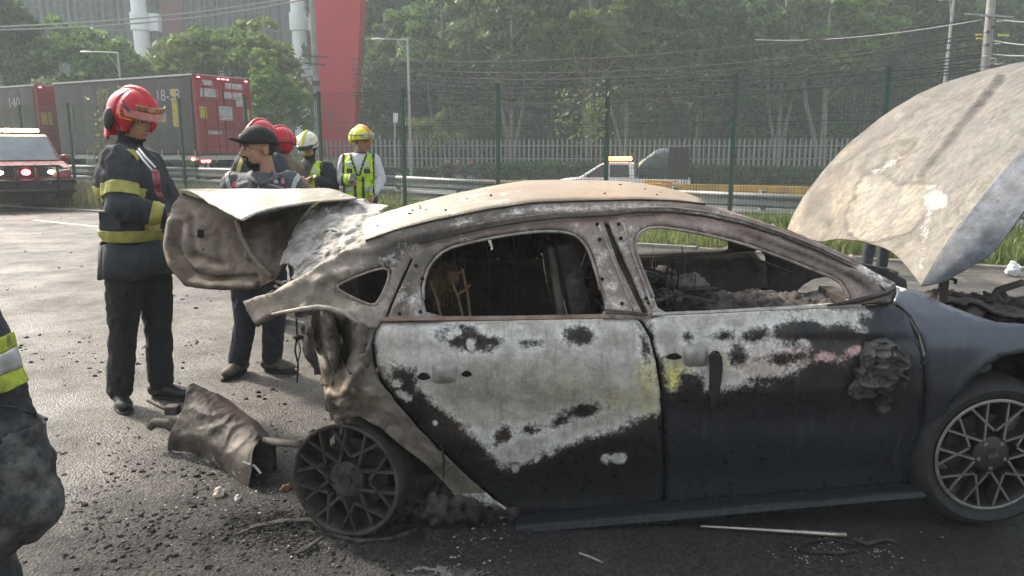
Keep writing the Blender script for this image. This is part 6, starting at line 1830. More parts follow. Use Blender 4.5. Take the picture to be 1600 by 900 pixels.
    return root, body, jk, tr, j, Hm, hp, k
def helmet(root, hp, Hm, k, m, style='jet', crest=None, visor=True, goggles=None, extra=None, name='helmet'):
    """shell round the skull in head space: x right, y forward, z up"""
    mb = MB(); rows = []
    ns, nr = 28, 14
    rx, ry, rz = (.118, .148, .128)
    for i in range(nr + 1):
        ph = i / nr
        row = []
        for q in range(ns + 1):
            a = 2 * math.pi * q / ns
            fr = math.sin(a)                                    # +1 forward, -1 back
            low = 0.030 if fr > 0.35 else (-0.035 if style != 'jet' else -0.085)
            if style == 'jet' and abs(fr) <= .6: low = -0.07
            if style != 'jet': low = 0.015 + 0.02 * max(fr, 0) - 0.035 * max(-fr, 0)
            zmin = (low - .035)
            th0 = math.asin(max(-1, min(1, zmin / rz)))
            th = th0 + (math.pi / 2 - th0) * ph
            x, y, z = rx * math.cos(th) * math.cos(a), ry * math.cos(th) * math.sin(a) - .008, rz * math.sin(th) + .035
            if th < 0: x *= 1 - .12 * min(1, -th); y *= 1 - .05 * min(1, -th)
            row.append(hp(x, y, z))
        rows.append(row)
    mb.grid(rows)
    h = mb.build(name, m, root, smooth=True, solid=0.012)
    if crest is not None:
        mb = MB(); pts = []
        for q in range(15):
            a = R(-30 + 190 * q / 14)
            pts.append(hp(0, -.008 + .152 * math.cos(a), .035 + .131 * math.sin(a)))
        mb.tube(pts, [.010 * k + .012 * k * math.sin(math.pi * i / 14) for i in range(15)], 10); mb.build('crest', crest, h, smooth=True)
    return h
def disc_band(name, pts, r, m, parent, flat=.35):
    mb = MB(); mb.tube(pts, r, 8, flat=flat); return mb.build(name, m, parent, smooth=True)
def jp(px, py, Y, base): return at_y(px, py, Y) - base
def plate(name, src, p, n, up, w, h, m, parent, thick=.004):
    """a flat patch sewn on: box facing n at p"""
    n = Vector(n).normalized(); F = frame(n, up)
    mb = MB(); mb.box(p, (w, thick, h), rot=F); return mb.build(name, m, parent)
def surf(src, p, d):
    """the point where a ray hits a garment"""
    hit, loc, nor, _ = src.ray_cast(Vector(p), Vector(d).normalized())
    return (loc, nor) if hit else (Vector(p), -Vector(d).normalized())

def add_hair(body, j, Hm, k):
    T = Hm.transposed()
    return shell(body, 'hair', M_HAIR, pred=lambda q: (lambda a: a.z > -.05 and abs(a.x) < .13 and a.length < .2 and (a.z > .055 or a.y < -.02 - max(0, -a.z) * .4))(T @ (q - j['head']) / k), off=.007)
# ---------------------------------------------------------------- the chief: red helmet, dark fire coat
Y = 4.42
base = on_z(218, 618, 0); base.y = Y
def c(px, py, dy=0.0): return at_y(px, py, Y + dy) - base
J = dict(head=c(210, 187, 0), neck=c(203, 232, .02), chest=c(208, 290, 0), waist=c(212, 352, 0), hip=c(216, 402, 0), shR=c(186, 252, -.15), shL=c(228, 256, .17), elR=c(188, 322, -.24), elL=c(262, 318, .2), wrR=c(254, 336, -.16), wrL=c(238, 338, .02),
         hipR=c(196, 420, -.085), hipL=c(238, 418, .085), knR=c(192, 512, -.08), knL=c(247, 508, .08), anR=c(186, 596, -.07), anL=c(251, 590, .08), toeR=c(193, 622, -.16), toeL=c(282, 600, .05))
J['anR'].z = .09; J['anL'].z = .09; J['toeR'].z = .035; J['toeL'].z = .035
M_COAT = mat('fire_coat', (0.034, 0.038, 0.045), 0.8, var=0.3, scale=9, bump=0.35, bscale=40, dirt=(0.075, 0.077, 0.08), dirt_amt=0.3)
root, body, jk, tr, j, Hm, hp, k = person(base, 'firefighter in red helmet and dark coat with yellow bands standing behind the car', 'people at the scene', hgt=1.84, J=J, face=(.92, -.34, -.30), fwd=(.88, -.47, 0), jacket=M_COAT, trousers=M_TRS, boots=M_SHOE, vox=.0095, bulk=1.14, fold=.014, sleeve=1.22, legbulk=1.08)
# coat skirt flares below the waist band
mb = MB(); rows = []
for i, (z, f) in enumerate(((0.10, 1.0), (0.0, 1.06), (-.10, 1.13))):
    rows.append([j['hip'] + frame((.88, -.47, 0)) @ Vector((.212 * f * math.cos(a), .158 * f * math.sin(a), z + .01 * math.sin(5 * a))) for a in np.linspace(0, 2 * math.pi, 40)])
mb.grid(rows); mb.build('coat_skirt', M_COAT, jk, smooth=True, solid=.012)
pw = j['hip'] + Vector((0, 0, .10))
slab(jk, 'reflective_band', M_REFL, pw + Vector((0, 0, .045)), (0.02, 0, 1), .032, off=.012, pred=lambda q: True)
dU = (j['elR'] - j['shR']).normalized()
slab(jk, 'reflective_band', M_REFL, j['shR'].lerp(j['elR'], .66), dU, .034, rad=.15, off=.008)
slab(jk, 'reflective_band', M_REFL, j['chest'] + Vector((0, 0, -.03)), (0, 0, 1), .032, off=.007, pred=lambda q: (q - j['shR'].lerp(j['elR'], .6)).length > .15 and q.x < j['chest'].x + .03)
slab(jk, 'reflective_band', M_REFL, j['elR'].lerp(j['wrR'], .86), j['wrR'] - j['elR'], .03, rad=.11, off=.007)
shell(jk, 'reflective_band', M_REFL, pred=lambda q: abs((q - c(222, 358, -.2)).x + .0 * q.z) < .028 and q.y < .02, planes=[(c(222, 388), (0, 0, 1)), (c(222, 348), (0, 0, -1))], off=.008)
shell(jk, 'reflective_band', M_REFL, pred=lambda q: abs((q - c(232, 265, -.15)).x - (.6 * (c(232, 265).z - q.z))) < .028 and q.y < -.12, planes=[(c(236, 290), (0, 0, 1)), (c(225, 234), (0, 0, -1))], off=.008)
disc_band('shoulder_strap', [c(217, 232, -.22), c(228, 246, -.26), c(243, 262, -.24)], .006, M_TAGW, jk, 1); disc_band('shoulder_strap', [c(214, 236, -.22), c(224, 250, -.27), c(238, 266, -.25)], .006, M_TAGW, jk, 1)
mb = MB(); capsule(mb, c(243, 270, -.27), c(247, 296, -.27), .020, .018); capsule(mb, c(246, 300, -.27), c(255, 312, -.26), .015, .012); mb.build('radio_microphone', mat('radio_red', (.20, .05, .055), .5, var=.3), jk, smooth=True)
p_, n_ = surf(jk, c(205, 300, -.9), ray(205, 300))
for (x_, y_, w_, h_, nm_) in ((172, 345, .11, .10, 'pocket'), (250, 352, .07, .09, 'pocket'), (246, 372, .03, .04, 'buckle')):
    p_, n_ = surf(jk, c(x_, y_, -.9), ray(x_, y_)); plate(nm_, jk, p_, n_, (0, 0, 1), w_, h_, M_COAT if nm_ == 'pocket' else M_STEEL, jk, .016)
shell(body, 'balaclava', mat('balaclava', (.02, .021, .024), .9), pred=lambda q: ((Hm.transposed() @ (q - j['head'])).z < -.088 * k or (Hm.transposed() @ (q - j['head'])).y < .0 * k) and (q - j['head']).length < .26, off=.008)
M_HRED = mat('helmet_red', (0.50, 0.018, 0.032), 0.28, var=0.08, scale=8)
hm = helmet(root, hp, Hm, k, M_HRED, 'jet', crest=M_HRED)
M_VIS = glassy('visor_gold', (0.62, 0.60, 0.52), 0.16, 0.05)
mb = MB(); rows = []
for i in range(8):
    rows.append([hp(.128 * math.cos(a), .010 + (.152 + .016 * i / 7) * math.sin(a), .075 - .040 * i / 7) for a in np.linspace(R(15), R(165), 22)])
mb.grid(rows); mb.build('visor', M_VIS, hm, smooth=True, solid=.003)
mb = MB(); rows = []
for i in range(5):
    rows.append([hp(.125 * math.cos(a), .0 + .156 * math.sin(a), .108 - .03 * i / 4) for a in np.linspace(R(40), R(140), 18)])
mb.grid(rows); mb.build('visor_frame', mat('visor_frame', (.34, .20, .10), .3, .3, var=.7, scale=30), hm, smooth=True, solid=.004)
for sx in (-1, 1):
    mb = MB(); mb.ell(hp(sx * .116, -.055, -.015), (.014 * k, .042 * k, .062 * k), 14, 10, rot=Hm); mb.build('ear_cover', M_SHOE, hm, smooth=True)
    disc_band('yellow_mark', [hp(sx * .122, .012, .055), hp(sx * .126, .035, .018), hp(sx * .116, .098, .022)], .009, mat('helmet_yellow', (.62, .38, .02), .4), hm, .4)
    disc_band('side_vent', [hp(sx * .116, .015, .100), hp(sx * .119, .05, .078), hp(sx * .112, .075, .066)], .011, M_SHOE, hm, .4)
mb = MB(); rows = []
for i in range(6):
    rows.append([hp(.108 * math.cos(a), -.02 + (.142 - .012 * i / 5) * math.sin(a), -.045 - .085 * i / 5) for a in np.linspace(R(195), R(345), 20)])
mb.grid(rows); mb.build('neck_guard', M_HRED, hm, smooth=True, solid=.01)

# ---------------------------------------------------------------- the man in the cap
Y = 5.0
base = on_z(402, 598, 0); base.y = Y
J = dict(head=c(403, 235, 0), neck=c(414, 268, .02), chest=c(408, 318, 0), waist=c(405, 370, 0), hip=c(404, 412, 0), shR=c(366, 288, .02), shL=c(453, 286, .02), elR=c(352, 352, .03), elL=c(468, 350, .03), wrR=c(352, 405, -.04), wrL=c(464, 405, -.04),
         hipR=c(384, 425, 0), hipL=c(424, 425, 0), knR=c(384, 500, -.02), knL=c(428, 500, -.02), anR=c(374, 578, .0), anL=c(426, 572, .06), toeR=c(360, 596, -.10), toeL=c(448, 584, .03))
J['anR'].z = .09; J['anL'].z = .09; J['toeR'].z = .04; J['toeL'].z = .04
M_JGREY = mat('grey_softshell', (0.085, 0.088, 0.095), 0.75, var=0.15, scale=10, bump=0.25, bscale=60)
M_JEAN = mat('dark_jeans', (0.022, 0.026, 0.038), 0.85, var=0.4, scale=12, bump=0.5, bscale=35)
M_BOOTB = mat('tan_boot', (0.12, 0.10, 0.078), 0.75, var=0.35, scale=18, bump=0.3)
root, body, jk, tr, j, Hm, hp, k = person(base, 'bearded man in black cap and grey zip jacket behind the boot lid', 'people at the scene', hgt=1.78, J=J, face=(-.72, -.70, -.02), fwd=(-.02, -1, 0), jacket=M_JGREY, trousers=M_JEAN, boots=M_BOOTB, vox=.0085, bulk=1.12, fold=.009, sleeve=1.08, legbulk=1.05, hs=1.12, neckdrop=.055)
HmT = Hm.transposed()
def inhead(q):
    a = (HmT @ (q - j['head'])) / k
    return Vector((a.x / 1.12, a.y / 1.12, a.z / 1.06))
shell(body, 'beard', M_HAIR, pred=lambda q: (lambda a: a.z > -.125 and a.y > .02 and ((a.z < -.060 and abs(a.x) < .040) or (-.046 < a.z < -.034 and abs(a.x) < .030 and a.y > .07) or (a.z < -.040 and .026 < abs(a.x) < .036 and a.y > .05) or (a.z < -.078)))(inhead(q)), off=.0035)
shell(body, 'hair', M_HAIR, pred=lambda q: (lambda a: a.y < .012 and a.z > -.03 and abs(a.x) < .12 and (a.y < -.035 or a.z > .045))(inhead(q)), off=.004)
M_CAP = mat('black_cap', (0.011, 0.0115, 0.013), 0.8, var=0.2, scale=20, bump=0.3, bscale=90)
mb = MB(); rows = []
for i in range(11):
    th = math.pi / 2 * i / 10
    rows.append([hp(.092 * math.cos(th) * math.cos(a), -.012 + .112 * math.cos(th) * math.sin(a), .040 + .112 * math.sin(th) ** .85 - .018 * max(0, -math.sin(a)) * math.cos(th)) for a in np.linspace(0, 2 * math.pi, 30)])
mb.grid(rows); cap = mb.build('cap', M_CAP, root, smooth=True, solid=.006)
mb = MB(); rows = []
for i in range(8):
    f = i / 7
    rows.append([hp((.090 - .006 * f) * math.cos(a), -.012 + .110 * math.sin(a) + .082 * f * max(0, math.sin(a) - .25) ** .55, .046 + .034 * f * math.sin(a) - .016 * f * math.cos(a) ** 2) for a in np.linspace(R(38), R(142), 24)])
mb.grid(rows); mb.build('peak', M_CAP, cap, smooth=True, solid=.007)
mb = MB(); mb.ell(hp(0, .098, .085), (.022 * k, .006, .016 * k), 10, 6, rot=Hm); mb.build('cap_emblem', mat('emblem_grey', (.25, .25, .25), .6), cap, smooth=True)
# zip, collar, reflective shoulder straps, chest marks
fz = Vector((-.12, -1, 0)).normalized()
def on_jacket(px, py): return surf(jk, c(px, py, -.8), ray(px, py))
pts = [on_jacket(404, y)[0] + Vector((0, -.003, 0)) for y in (284, 292, 302, 314, 330)]
disc_band('zip', pts, .0035, mat('zip_silver', (.5, .5, .5), .3, .8), jk, 1)
for side_ in ((-1, 366, 398), (1, 444, 410)):
    a, pa_, pb_ = side_
    pts = [c(411 + a * 16, 268, .0), c(411 + a * 20, 276, -.09), c(408 + a * 9, 283, -.135), c(405 + a * 1.5, 288, -.155)]
    mb = MB(); mb.tube(pts, [.018, .022, .020, .010], 8, flat=.45); mb.build('collar', M_JGREY, jk, smooth=True)
for x0, y0, x1, y1 in ((353, 275, 361, 300), (464, 274, 456, 300)):
    p, n = on_jacket((x0 + x1) / 2, (y0 + y1) / 2)
    F = frame(n, (x1 - x0, 0, (y0 - y1)))
    slab(jk, 'reflective_strap', M_REFG, p, Vector((1 if x1 > x0 else -1, 0, .32)), .013, rad=.13, off=.004, pred=lambda q: q.y < p.y + .10)
p, n = on_jacket(366, 288); plate('chest_patch', jk, p + n * .003, n, (0, 0, 1), .042, .036, mat('patch_red', (.55, .06, .055), .6), jk)
M_TXT = mat('print_white', (.65, .65, .66), .6)
def jtext(s, px, py, size, m):
    p, n = on_jacket(px, py); F = frame(n)
    q = Matrix((F.col[0], F.col[2], -F.col[1])).transposed()
    # text x -> image right
    xr = Vector((1, 0, 0)); xr = (xr - n * xr.dot(n)).normalized(); up = n.cross(xr)
    o = text_mesh(s, size, m, jk, p + n * .006, Matrix((xr, up, n)).transposed().to_euler(), 'print')
    return o
jtext('AGIPFC', 380, 286, .028, M_TXT); jtext('GENERALIZADO', 433, 292, .020, M_TXT)
p, n = on_jacket(430, 283); plate('shield_emblem', jk, p + n * .003, n, (0, 0, 1), .034, .034, M_TXT, jk)
p, n = on_jacket(442, 283); mb = MB(); mb.lathe([(0, .024), (.010, .012), (.015, -.004), (.011, -.016), (0, -.02)], (0, 0, 0), seg=12, sc=(1, .3, 1)); mb.build('flame_emblem', mat('flame_pink', (.62, .25, .28), .6), jk, loc=p + n * .003)

# ---------------------------------------------------------------- two rescuers in lime vests
M_JDARK = mat('dark_uniform', (0.020, 0.022, 0.028), 0.8, var=0.25, scale=12, bump=0.3)
M_SHIRT = mat('white_shirt', (0.55, 0.56, 0.58), 0.8, var=0.1, scale=12, bump=0.3, bscale=50)
M_VESTD = mat('vest_trim', (0.03, 0.032, 0.035), 0.7); M_VESTS = mat('vest_silver', (.45, .46, .45), .45, .2)
def vest(jk, j, fwd, root, k, top_neck=True):
    f = Vector(fwd).normalized(); B = frame(f); BT = B.transposed(); ch = j['chest']
    def loc(q): return BT @ (q - ch) / k
    v = shell(jk, 'hi_vis_vest', M_LIME, pred=lambda q: (lambda a: abs(a.x) < .165 and -.36 < a.z < .19 and not (a.y > 0 and abs(a.x) < (a.z - (-.02)) * .34))(loc(q)), off=.014, parent=root)
    for sx in (-1, 1):
        for x0, x1, z0, z1, m, nm in ((.065, .115, .06, .12, M_VESTS, 'vest_patch'), (.06, .12, .0, .045, M_VESTD, 'vest_pocket_flap'), (.03, .055, -.3, -.04, M_VESTD, 'vest_zip_band'), (.07, .15, -.2, -.14, M_VESTS, 'reflective_stripe'), (.055, .15, -.33, -.30, M_VESTS, 'reflective_stripe')):
            shell(v, nm, m, pred=lambda q: (lambda a: a.y > 0 and x0 < a.x * sx < x1 and z0 < a.z < z1)(loc(q)), off=.006)
        shell(v, 'vest_edge', M_VESTD, pred=lambda q: (lambda a: a.x * sx > .150 or (a.y > 0 and abs(a.x) < (a.z + .02) * .34 + .022 and a.x * sx > 0 and a.z > -.03))(loc(q)), off=.005)
    return v
M_HYEL = mat('helmet_yellow_gloss', (0.62, 0.60, 0.03), 0.3, var=0.1, scale=9)
M_HWHT = mat('helmet_white', (0.62, 0.63, 0.58), 0.3, var=0.1, scale=9)
M_GOG = mat('goggle_lens', (0.03, 0.05, 0.08), 0.12, var=0.3, scale=20)
def goggles(hm, hp, k, strap, lens, z=.075):
    mb = MB(); rows = []
    for i in range(6): rows.append([hp(.100 * math.cos(a), .010 + .148 * math.sin(a), z + .022 - .046 * i / 5 - .006 * math.cos(2 * a)) for a in np.linspace(R(28), R(152), 18)])
    mb.grid(rows); g = mb.build('goggles', lens, hm, smooth=True, solid=.018)
    mb = MB(); mb.tube([hp(.122 * math.cos(a), -.006 + .152 * math.sin(a), z) for a in np.linspace(0, 2 * math.pi, 30)], .010, 6, flat=.5); mb.build('goggle_strap', strap, hm, smooth=True)
# middle one, looking down at a phone
Y = 8.3
base = on_z(484, 430, 0); base = Vector((at_y(484, 300, Y).x, Y, 0))
J = dict(head=c(481, 230, -.02), neck=c(483, 251, .03), chest=c(484, 280, 0), shR=c(457, 264, .0), shL=c(510, 264, .0), elR=c(455, 296, -.05), elL=c(520, 293, -.05), wrR=c(466, 281, -.24), wrL=c(493, 282, -.24))
root, body, jk, tr, j, Hm, hp, k = person(base, 'rescuer in white helmet and lime vest looking down at a phone', 'people at the scene', hgt=1.74, J=J, face=(-.08, -.86, -.42), fwd=(-.05, -1, 0), jacket=M_JDARK, trousers=M_TRS, boots=M_SHOE, vox=.012, bulk=1.1, sleeve=1.2, curlR=1.0, curlL=1.0, fold=.008)
vest(jk, j, (-.05, -1, 0), root, k)
shell(body, 'balaclava', mat('balaclava', (.02, .021, .024), .9), pred=lambda q: ((Hm.transposed() @ (q - j['head'])).z < -.075 * k or (Hm.transposed() @ (q - j['head'])).y < .02 * k) and (q - j['head']).length < .26, off=.008)
hm = helmet(root, hp, Hm, k, M_HWHT, 'rescue', crest=M_HYEL); goggles(hm, hp, k, M_VESTD, M_GOG, .055)
for sx in (-1, 1): disc_band('lime_flash', [hp(sx * .07, .07, .12), hp(sx * .085, .0, .125), hp(sx * .08, -.07, .11)], .016, M_HYEL, hm, .4)
ph = MB(); ph.box((j['wrR'] + j['wrL']) / 2 + Vector((0, -.05, .045)), (.075, .012, .12), rot=Matrix.Rotation(R(-35), 3, 'X'))
pho = ph.build('mobile_phone', mat('phone_black', (.02, .022, .024), .3), bevel=.004, loc=base)
tag(pho, 'dark mobile phone held by the rescuer in the white helmet', 'phone')
# right one, white shirt, looking to the right
Y = 8.3
base = Vector((at_y(562, 300, Y).x, Y, 0))
J = dict(head=c(565, 222, 0), neck=c(562, 244, .03), chest=c(562, 270, 0), shR=c(540, 250, .02), shL=c(584, 250, .02), elR=c(532, 282, .02), elL=c(595, 280, .0), wrR=c(546, 281, -.24), wrL=c(584, 303, -.12), waist=c(563, 297, 0))
root, body, jk, tr, j, Hm, hp, k = person(base, 'rescuer in yellow helmet and lime vest over a white shirt', 'people at the scene', hgt=1.80, J=J, face=(.78, -.62, -.05), fwd=(.1, -1, 0), jacket=M_SHIRT, trousers=M_TRS, boots=M_SHOE, vox=.012, bulk=1.0, sleeve=.92, curlR=.9, fold=.008)
vest(jk, j, (.1, -1, 0), root, k)
hm = helmet(root, hp, Hm, k, M_HYEL, 'rescue', crest=mat('helmet_orange', (.65, .22, .03), .35)); goggles(hm, hp, k, mat('strap_green', (.03, .16, .05), .6), mat('goggle_clear', (.38, .42, .34), .15, var=.5, scale=25), .075)
disc_band('chin_strap', [hp(.085, .01, .03), hp(.07, .04, -.06), hp(0, .06, -.115), hp(-.07, .04, -.06), hp(-.085, .01, .03)], .006, M_VESTD, hm, .5)
shell(body, 'neck_scarf', mat('scarf', (.05, .05, .06), .9), pred=lambda q: (Hm.transposed() @ (q - j['head'])).z < -.105 * k and (q - j['head']).length < .22, off=.008)
pe = MB(); d_ = (j['wrR'] - j['elR']).normalized(); pe.box(j['wrR'] + d_ * .11 + Vector((0, -.02, .02)), (.07, .012, .13), rot=Matrix.Rotation(R(-50), 3, 'X'))
tag(pe.build('handset', mat('phone_black', (.02, .022, .024), .3), bevel=.004, loc=base), 'black handset in the hand of the rescuer in the white shirt', 'phone')

# ---------------------------------------------------------------- two firefighters in red helmets half hidden behind the man in the cap
Y = 6.6
base = Vector((at_y(405, 300, Y).x, Y, 0))
J = dict(head=c(409, 219, 0), neck=c(404, 243, .02), shR=c(384, 256, 0), shL=c(432, 256, .1))
root, body, jk, tr, j, Hm, hp, k = person(base, 'firefighter in red helmet hidden directly behind the man in the black cap', 'people at the scene', hgt=1.80, J=J, face=(.4, .9, -.1), fwd=(.3, .95, 0), jacket=M_COAT, trousers=M_TRS, boots=M_SHOE, vox=.014, bulk=1.15, sleeve=1.25, eyes=False)
helmet(root, hp, Hm, k, M_HRED, 'jet', crest=M_HRED)
slab(jk, 'reflective_band', M_REFL, j['shR'].lerp(j['elR'], .1), (1, 0, -.4), .02, rad=.2, off=.008)
Y = 7.0
base = Vector((at_y(438, 300, Y).x, Y, 0))
J = dict(head=c(440, 227, 0), neck=c(440, 250, .02), shR=c(460, 264, 0), shL=c(418, 262, .0))
M_TAN = mat('tan_bunker_coat', (0.20, 0.16, 0.105), 0.85, var=0.2, scale=10, bump=0.3)
root, body, jk, tr, j, Hm, hp, k = person(base, 'firefighter in red helmet and tan coat with his back turned', 'people at the scene', hgt=1.76, J=J, face=(.5, .85, -.1), fwd=(.1, 1, 0), jacket=M_TAN, trousers=M_TRS, boots=M_SHOE, vox=.014, bulk=1.15, sleeve=1.2, eyes=False)
hm = helmet(root, hp, Hm, k, M_HRED, 'jet', crest=M_HRED)
disc_band('helmet_band', [hp(.118 * math.cos(a), -.008 + .148 * math.sin(a), .018) for a in np.linspace(0, 2 * math.pi, 30)], .008, M_VESTD, hm, 1)
mb = MB(); mb.ell(hp(0, -.09, -.06), (.09 * k, .07 * k, .07 * k), 14, 10, rot=Hm); mb.build('neck_flap', M_VESTD, hm, smooth=True)

# ---------------------------------------------------------------- firefighter cut by the left edge: the bent arm in front of the lens
Y = 1.25
base = Vector((-1.20, Y, 0))
def cw(px, py, dy=0.0): return at_y(px, py, Y + dy) - base
J = dict(head=(-.02, -.02, 1.64), neck=(0, .0, 1.50), chest=(-.02, 0, 1.28), shR=(-.24, .0, 1.44), shL=(.15, .02, 1.43), elL=cw(14, 792, .0), wrL=cw(-200, 925, -.05), elR=(-.3, .03, 1.14), wrR=(-.26, -.12, .95), hipL=(.16, 0, .93), hipR=(-.10, 0, .93), knL=(.21, -.02, .5), anL=(.2, .02, .09), toeL=(.24, .14, .035))
M_SLEEVE = mat('dusty_sleeve', (0.026, 0.027, 0.030), 0.85, var=0.45, scale=36, bump=0.6, bscale=220, bdist=.003, dirt=(0.10, 0.098, 0.095), dirt_amt=0.3)
root, body, jk, tr, j, Hm, hp, k = person(base, 'firefighter at the left edge with only a dusty bent elbow showing', 'people at the scene', hgt=1.78, J=J, face=(.3, 1, -.2), fwd=(.35, 1, 0), jacket=M_SLEEVE, trousers=M_SLEEVE, boots=M_SHOE, vox=.010, bulk=1.08, sleeve=1.22, fold=.012, eyes=False)
hm = helmet(root, hp, Hm, k, M_HRED, 'jet', crest=M_HRED); add_hair(body, j, Hm, k)
da = (j['elL'] - j['shL']).normalized()
co, no = mcoords(jk.data)
for i_, q in enumerate(co.tolist()):
    q = Vector(q); a_ = (q - j['shL']).dot(da)
    w_ = math.exp(-((a_ - (j['elL'] - j['shL']).length * .86) / .16) ** 2)
    f_ = .009 * w_ * (1 - 2.2 * abs(noise.noise(Vector((q.x * 9 + q.z * 5, q.y * 9, q.z * 16))))) + .004 * noise.noise(q * 30)
    co[i_] += no[i_] * f_
jk.data.vertices.foreach_set('co', co.reshape(-1)); jk.data.update()
M_SLIME = mat('sooty_lime', (0.36, 0.42, 0.03), 0.7, var=0.35, scale=40, dirt=(.12, .12, .05), dirt_amt=.4)
for fr_, hw, m, nm in ((.430, .0125, M_SLIME, 'lime_band'), (.492, .017, M_REFG, 'silver_band'), (.555, .0125, M_SLIME, 'lime_band')):
    slab(jk, nm, m, j['shL'].lerp(j['elL'], fr_), da * .6 + Vector((0, 0, -.4)), hw + .001, rad=.17, off=.004)
M_PATCH = mat('elbow_patch_dusty', (0.040, 0.040, 0.041), 0.9, var=0.6, scale=45, bump=0.9, bscale=260, bdist=.003, dirt=(0.17, 0.165, 0.158), dirt_amt=0.36)
shell(jk, 'elbow_patch', M_PATCH, pred=lambda q: (q - (j['elL'] + Vector((.03, -.0, .02)))).length < .135 and q.x > j['elL'].x - .01 - (q.z - j['elL'].z) * .25, off=.004)
disc_band('seam', [surf(jk, cw(x_, y_, -.5), ray(x_, y_))[0] for x_, y_ in ((2, 634), (20, 636), (40, 642), (58, 648), (72, 655))], .0022, M_VESTD, jk, 1)
# ---------------------------------------------------------------- bystander behind the raised bonnet: only the legs show
Y = 9.0
pz = on_z(1366, 430, 0)
root, body, jk, tr, j, Hm, hp, k = person(Vector((pz.x, pz.y, 0)), 'person in dark trousers hidden behind the raised bonnet with only legs showing', 'people at the scene', yaw=.3, hgt=1.75, jacket=M_JDARK, trousers=M_JEAN, boots=M_SHOE, vox=.014); add_hair(body, j, Hm, k)
# ---------------------------------------------------------------- three people far off by the hedge
for px, Y, m1, m2, lb, yw in ((699, 37.5, M_VESTD, M_TRS, 'distant person in all dark clothes by the hedge, leftmost of three', .3), (716, 37, mat('dark_red_top', (.06, .025, .025), .8), mat('blue_jeans', (.10, .14, .22), .8), 'distant person in dark top and jeans, middle of three by the hedge', -.3), (737, 37, M_VESTD, mat('blue_jeans', (.10, .14, .22), .8), 'distant person in black top and jeans, rightmost of three by the hedge', .5)):
    p = at_y(px, 260, Y)
    root, body, jk, tr, j, Hm, hp, k = person(Vector((p.x, Y, HXY(p.x, Y))), lb, 'distant onlookers', yaw=yw, hgt=1.72, jacket=m1, trousers=m2, boots=M_SHOE, vox=.025, eyes=False,
           J=None); add_hair(body, j, Hm, k)
# ================================================================== vehicles: local +X is forward, Y left, Z up
def loft(poly, wf, m, name, parent, smooth=False, bevel=0.03):
    """side-view outline (x,z) given its half width at each height by wf(x,z)"""
    n = len(poly)
    mb = MB()
    vs = [(x, -wf(x, z), z) for x, z in poly] + [(x, wf(x, z), z) for x, z in poly]
    fs = [tuple(range(n)), tuple(range(n, 2 * n))[::-1]] + [(i, i + n, (i + 1) % n + n, (i + 1) % n) for i in range(n)]
    mb.add(vs, fs)
    bm = bmesh.new(); me0 = mb.mesh(name, m); bm.from_mesh(me0); bmesh.ops.recalc_face_normals(bm, faces=bm.faces); bm.to_mesh(me0); bm.free()
    o = obj(name, me0, parent)
    if bevel:
        md = o.modifiers.new('bevel', 'BEVEL'); md.width = bevel; md.segments = 3; md.limit_method = 'ANGLE'; md.angle_limit = R(25)
    if smooth:
        me0.polygons.foreach_set('use_smooth', [True] * len(me0.polygons))
        try: me0.set_sharp_from_angle(angle=R(35))
        except Exception: pass
    return o
def side_glass(name, poly, y, m, parent, lean=0.0, z0=0.0, thick=.02):
    mb = MB()
    for sgn in (1,):
        vs = [(x, y - lean * (z - z0), z) for x, z in poly]
        n = len(poly); mb.add(vs + [(a, b + (thick if y < 0 else -thick), c_) for a, b, c_ in vs], [tuple(range(n)), tuple(range(n, 2 * n))[::-1]] + [(i, (i + 1) % n, (i + 1) % n + n, i + n) for i in range(n)])
    return mb.build(name, m, parent)
def road_wheel(parent, x, y, r, w, rimm, name='wheel'):
    s = 1 if y > 0 else -1
    root = empty(name, (x, y, r)); root.parent = parent
    mb = MB(); mb.lathe([(r * .60, 0), (r * .9, s * .012), (r, -s * .03), (r, -s * (w - .03)), (r * .9, -s * w)], axis='Y', seg=28); mb.build('tyre', M_TYRE, root, smooth=True, angle=45)
    mb = MB(); mb.lathe([(0, -s * .02), (r * .2, -s * .005), (r * .3, -s * .04), (r * .52, -s * .05), (r * .6, -s * .008), (r * .63, -s * .0)], axis='Y', seg=24); mb.build('rim', rimm, root, smooth=True, angle=30)
    return root
M_BLACKPL = mat('black_plastic', (.018, .018, .019), .6, var=.2, scale=10)
M_GLASSC = mat('car_glass', (.05, .06, .065), .12, var=.3, scale=2)
M_WSCREEN = mat('windscreen', (.20, .23, .24), .10, var=.3, scale=1.5)
# ---------------------------------------------------------------- red emergency pickup at the left edge
fwd_ = Vector((math.sin(R(38)), -math.cos(R(38)), 0))
pw = on_z(42, 326, 0)
origin = Vector((pw.x, pw.y, 0)) - fwd_ * 1.45
suv = empty('emergency_pickup', origin, math.atan2(fwd_.y, fwd_.x), 'red emergency pickup with lit headlamps and bull bar at the left edge', 'pickup'); suv.scale = (1.06, 1.06, 1.06)
M_VRED = mat('vehicle_red', (.22, .026, .022), .3, var=.12, scale=3, dirt=(.22, .12, .09), dirt_amt=.2)
def w_suv(x, z): return 0.95 - 0.04 * max(0, (0.55 - z)) - 0.06 * max(0, z - 1.0) - 0.06 * max(0, (x - 1.7))
lower = loft([(-2.9, .55), (-2.9, 1.12), (0.75, 1.14), (1.2, 1.13), (1.95, 1.05), (2.12, .98), (2.16, .80), (2.16, .5), (1.85, .42), (-2.6, .45)], w_suv, M_VRED, 'body', suv, bevel=.05)
loft([(-1.25, 1.13), (-1.1, 1.72), (-.85, 1.80), (.15, 1.80), (.35, 1.74), (1.05, 1.13)], lambda x, z: .88 - .24 * max(0, (z - 1.13)) , M_VRED, 'cab', suv, bevel=.04)
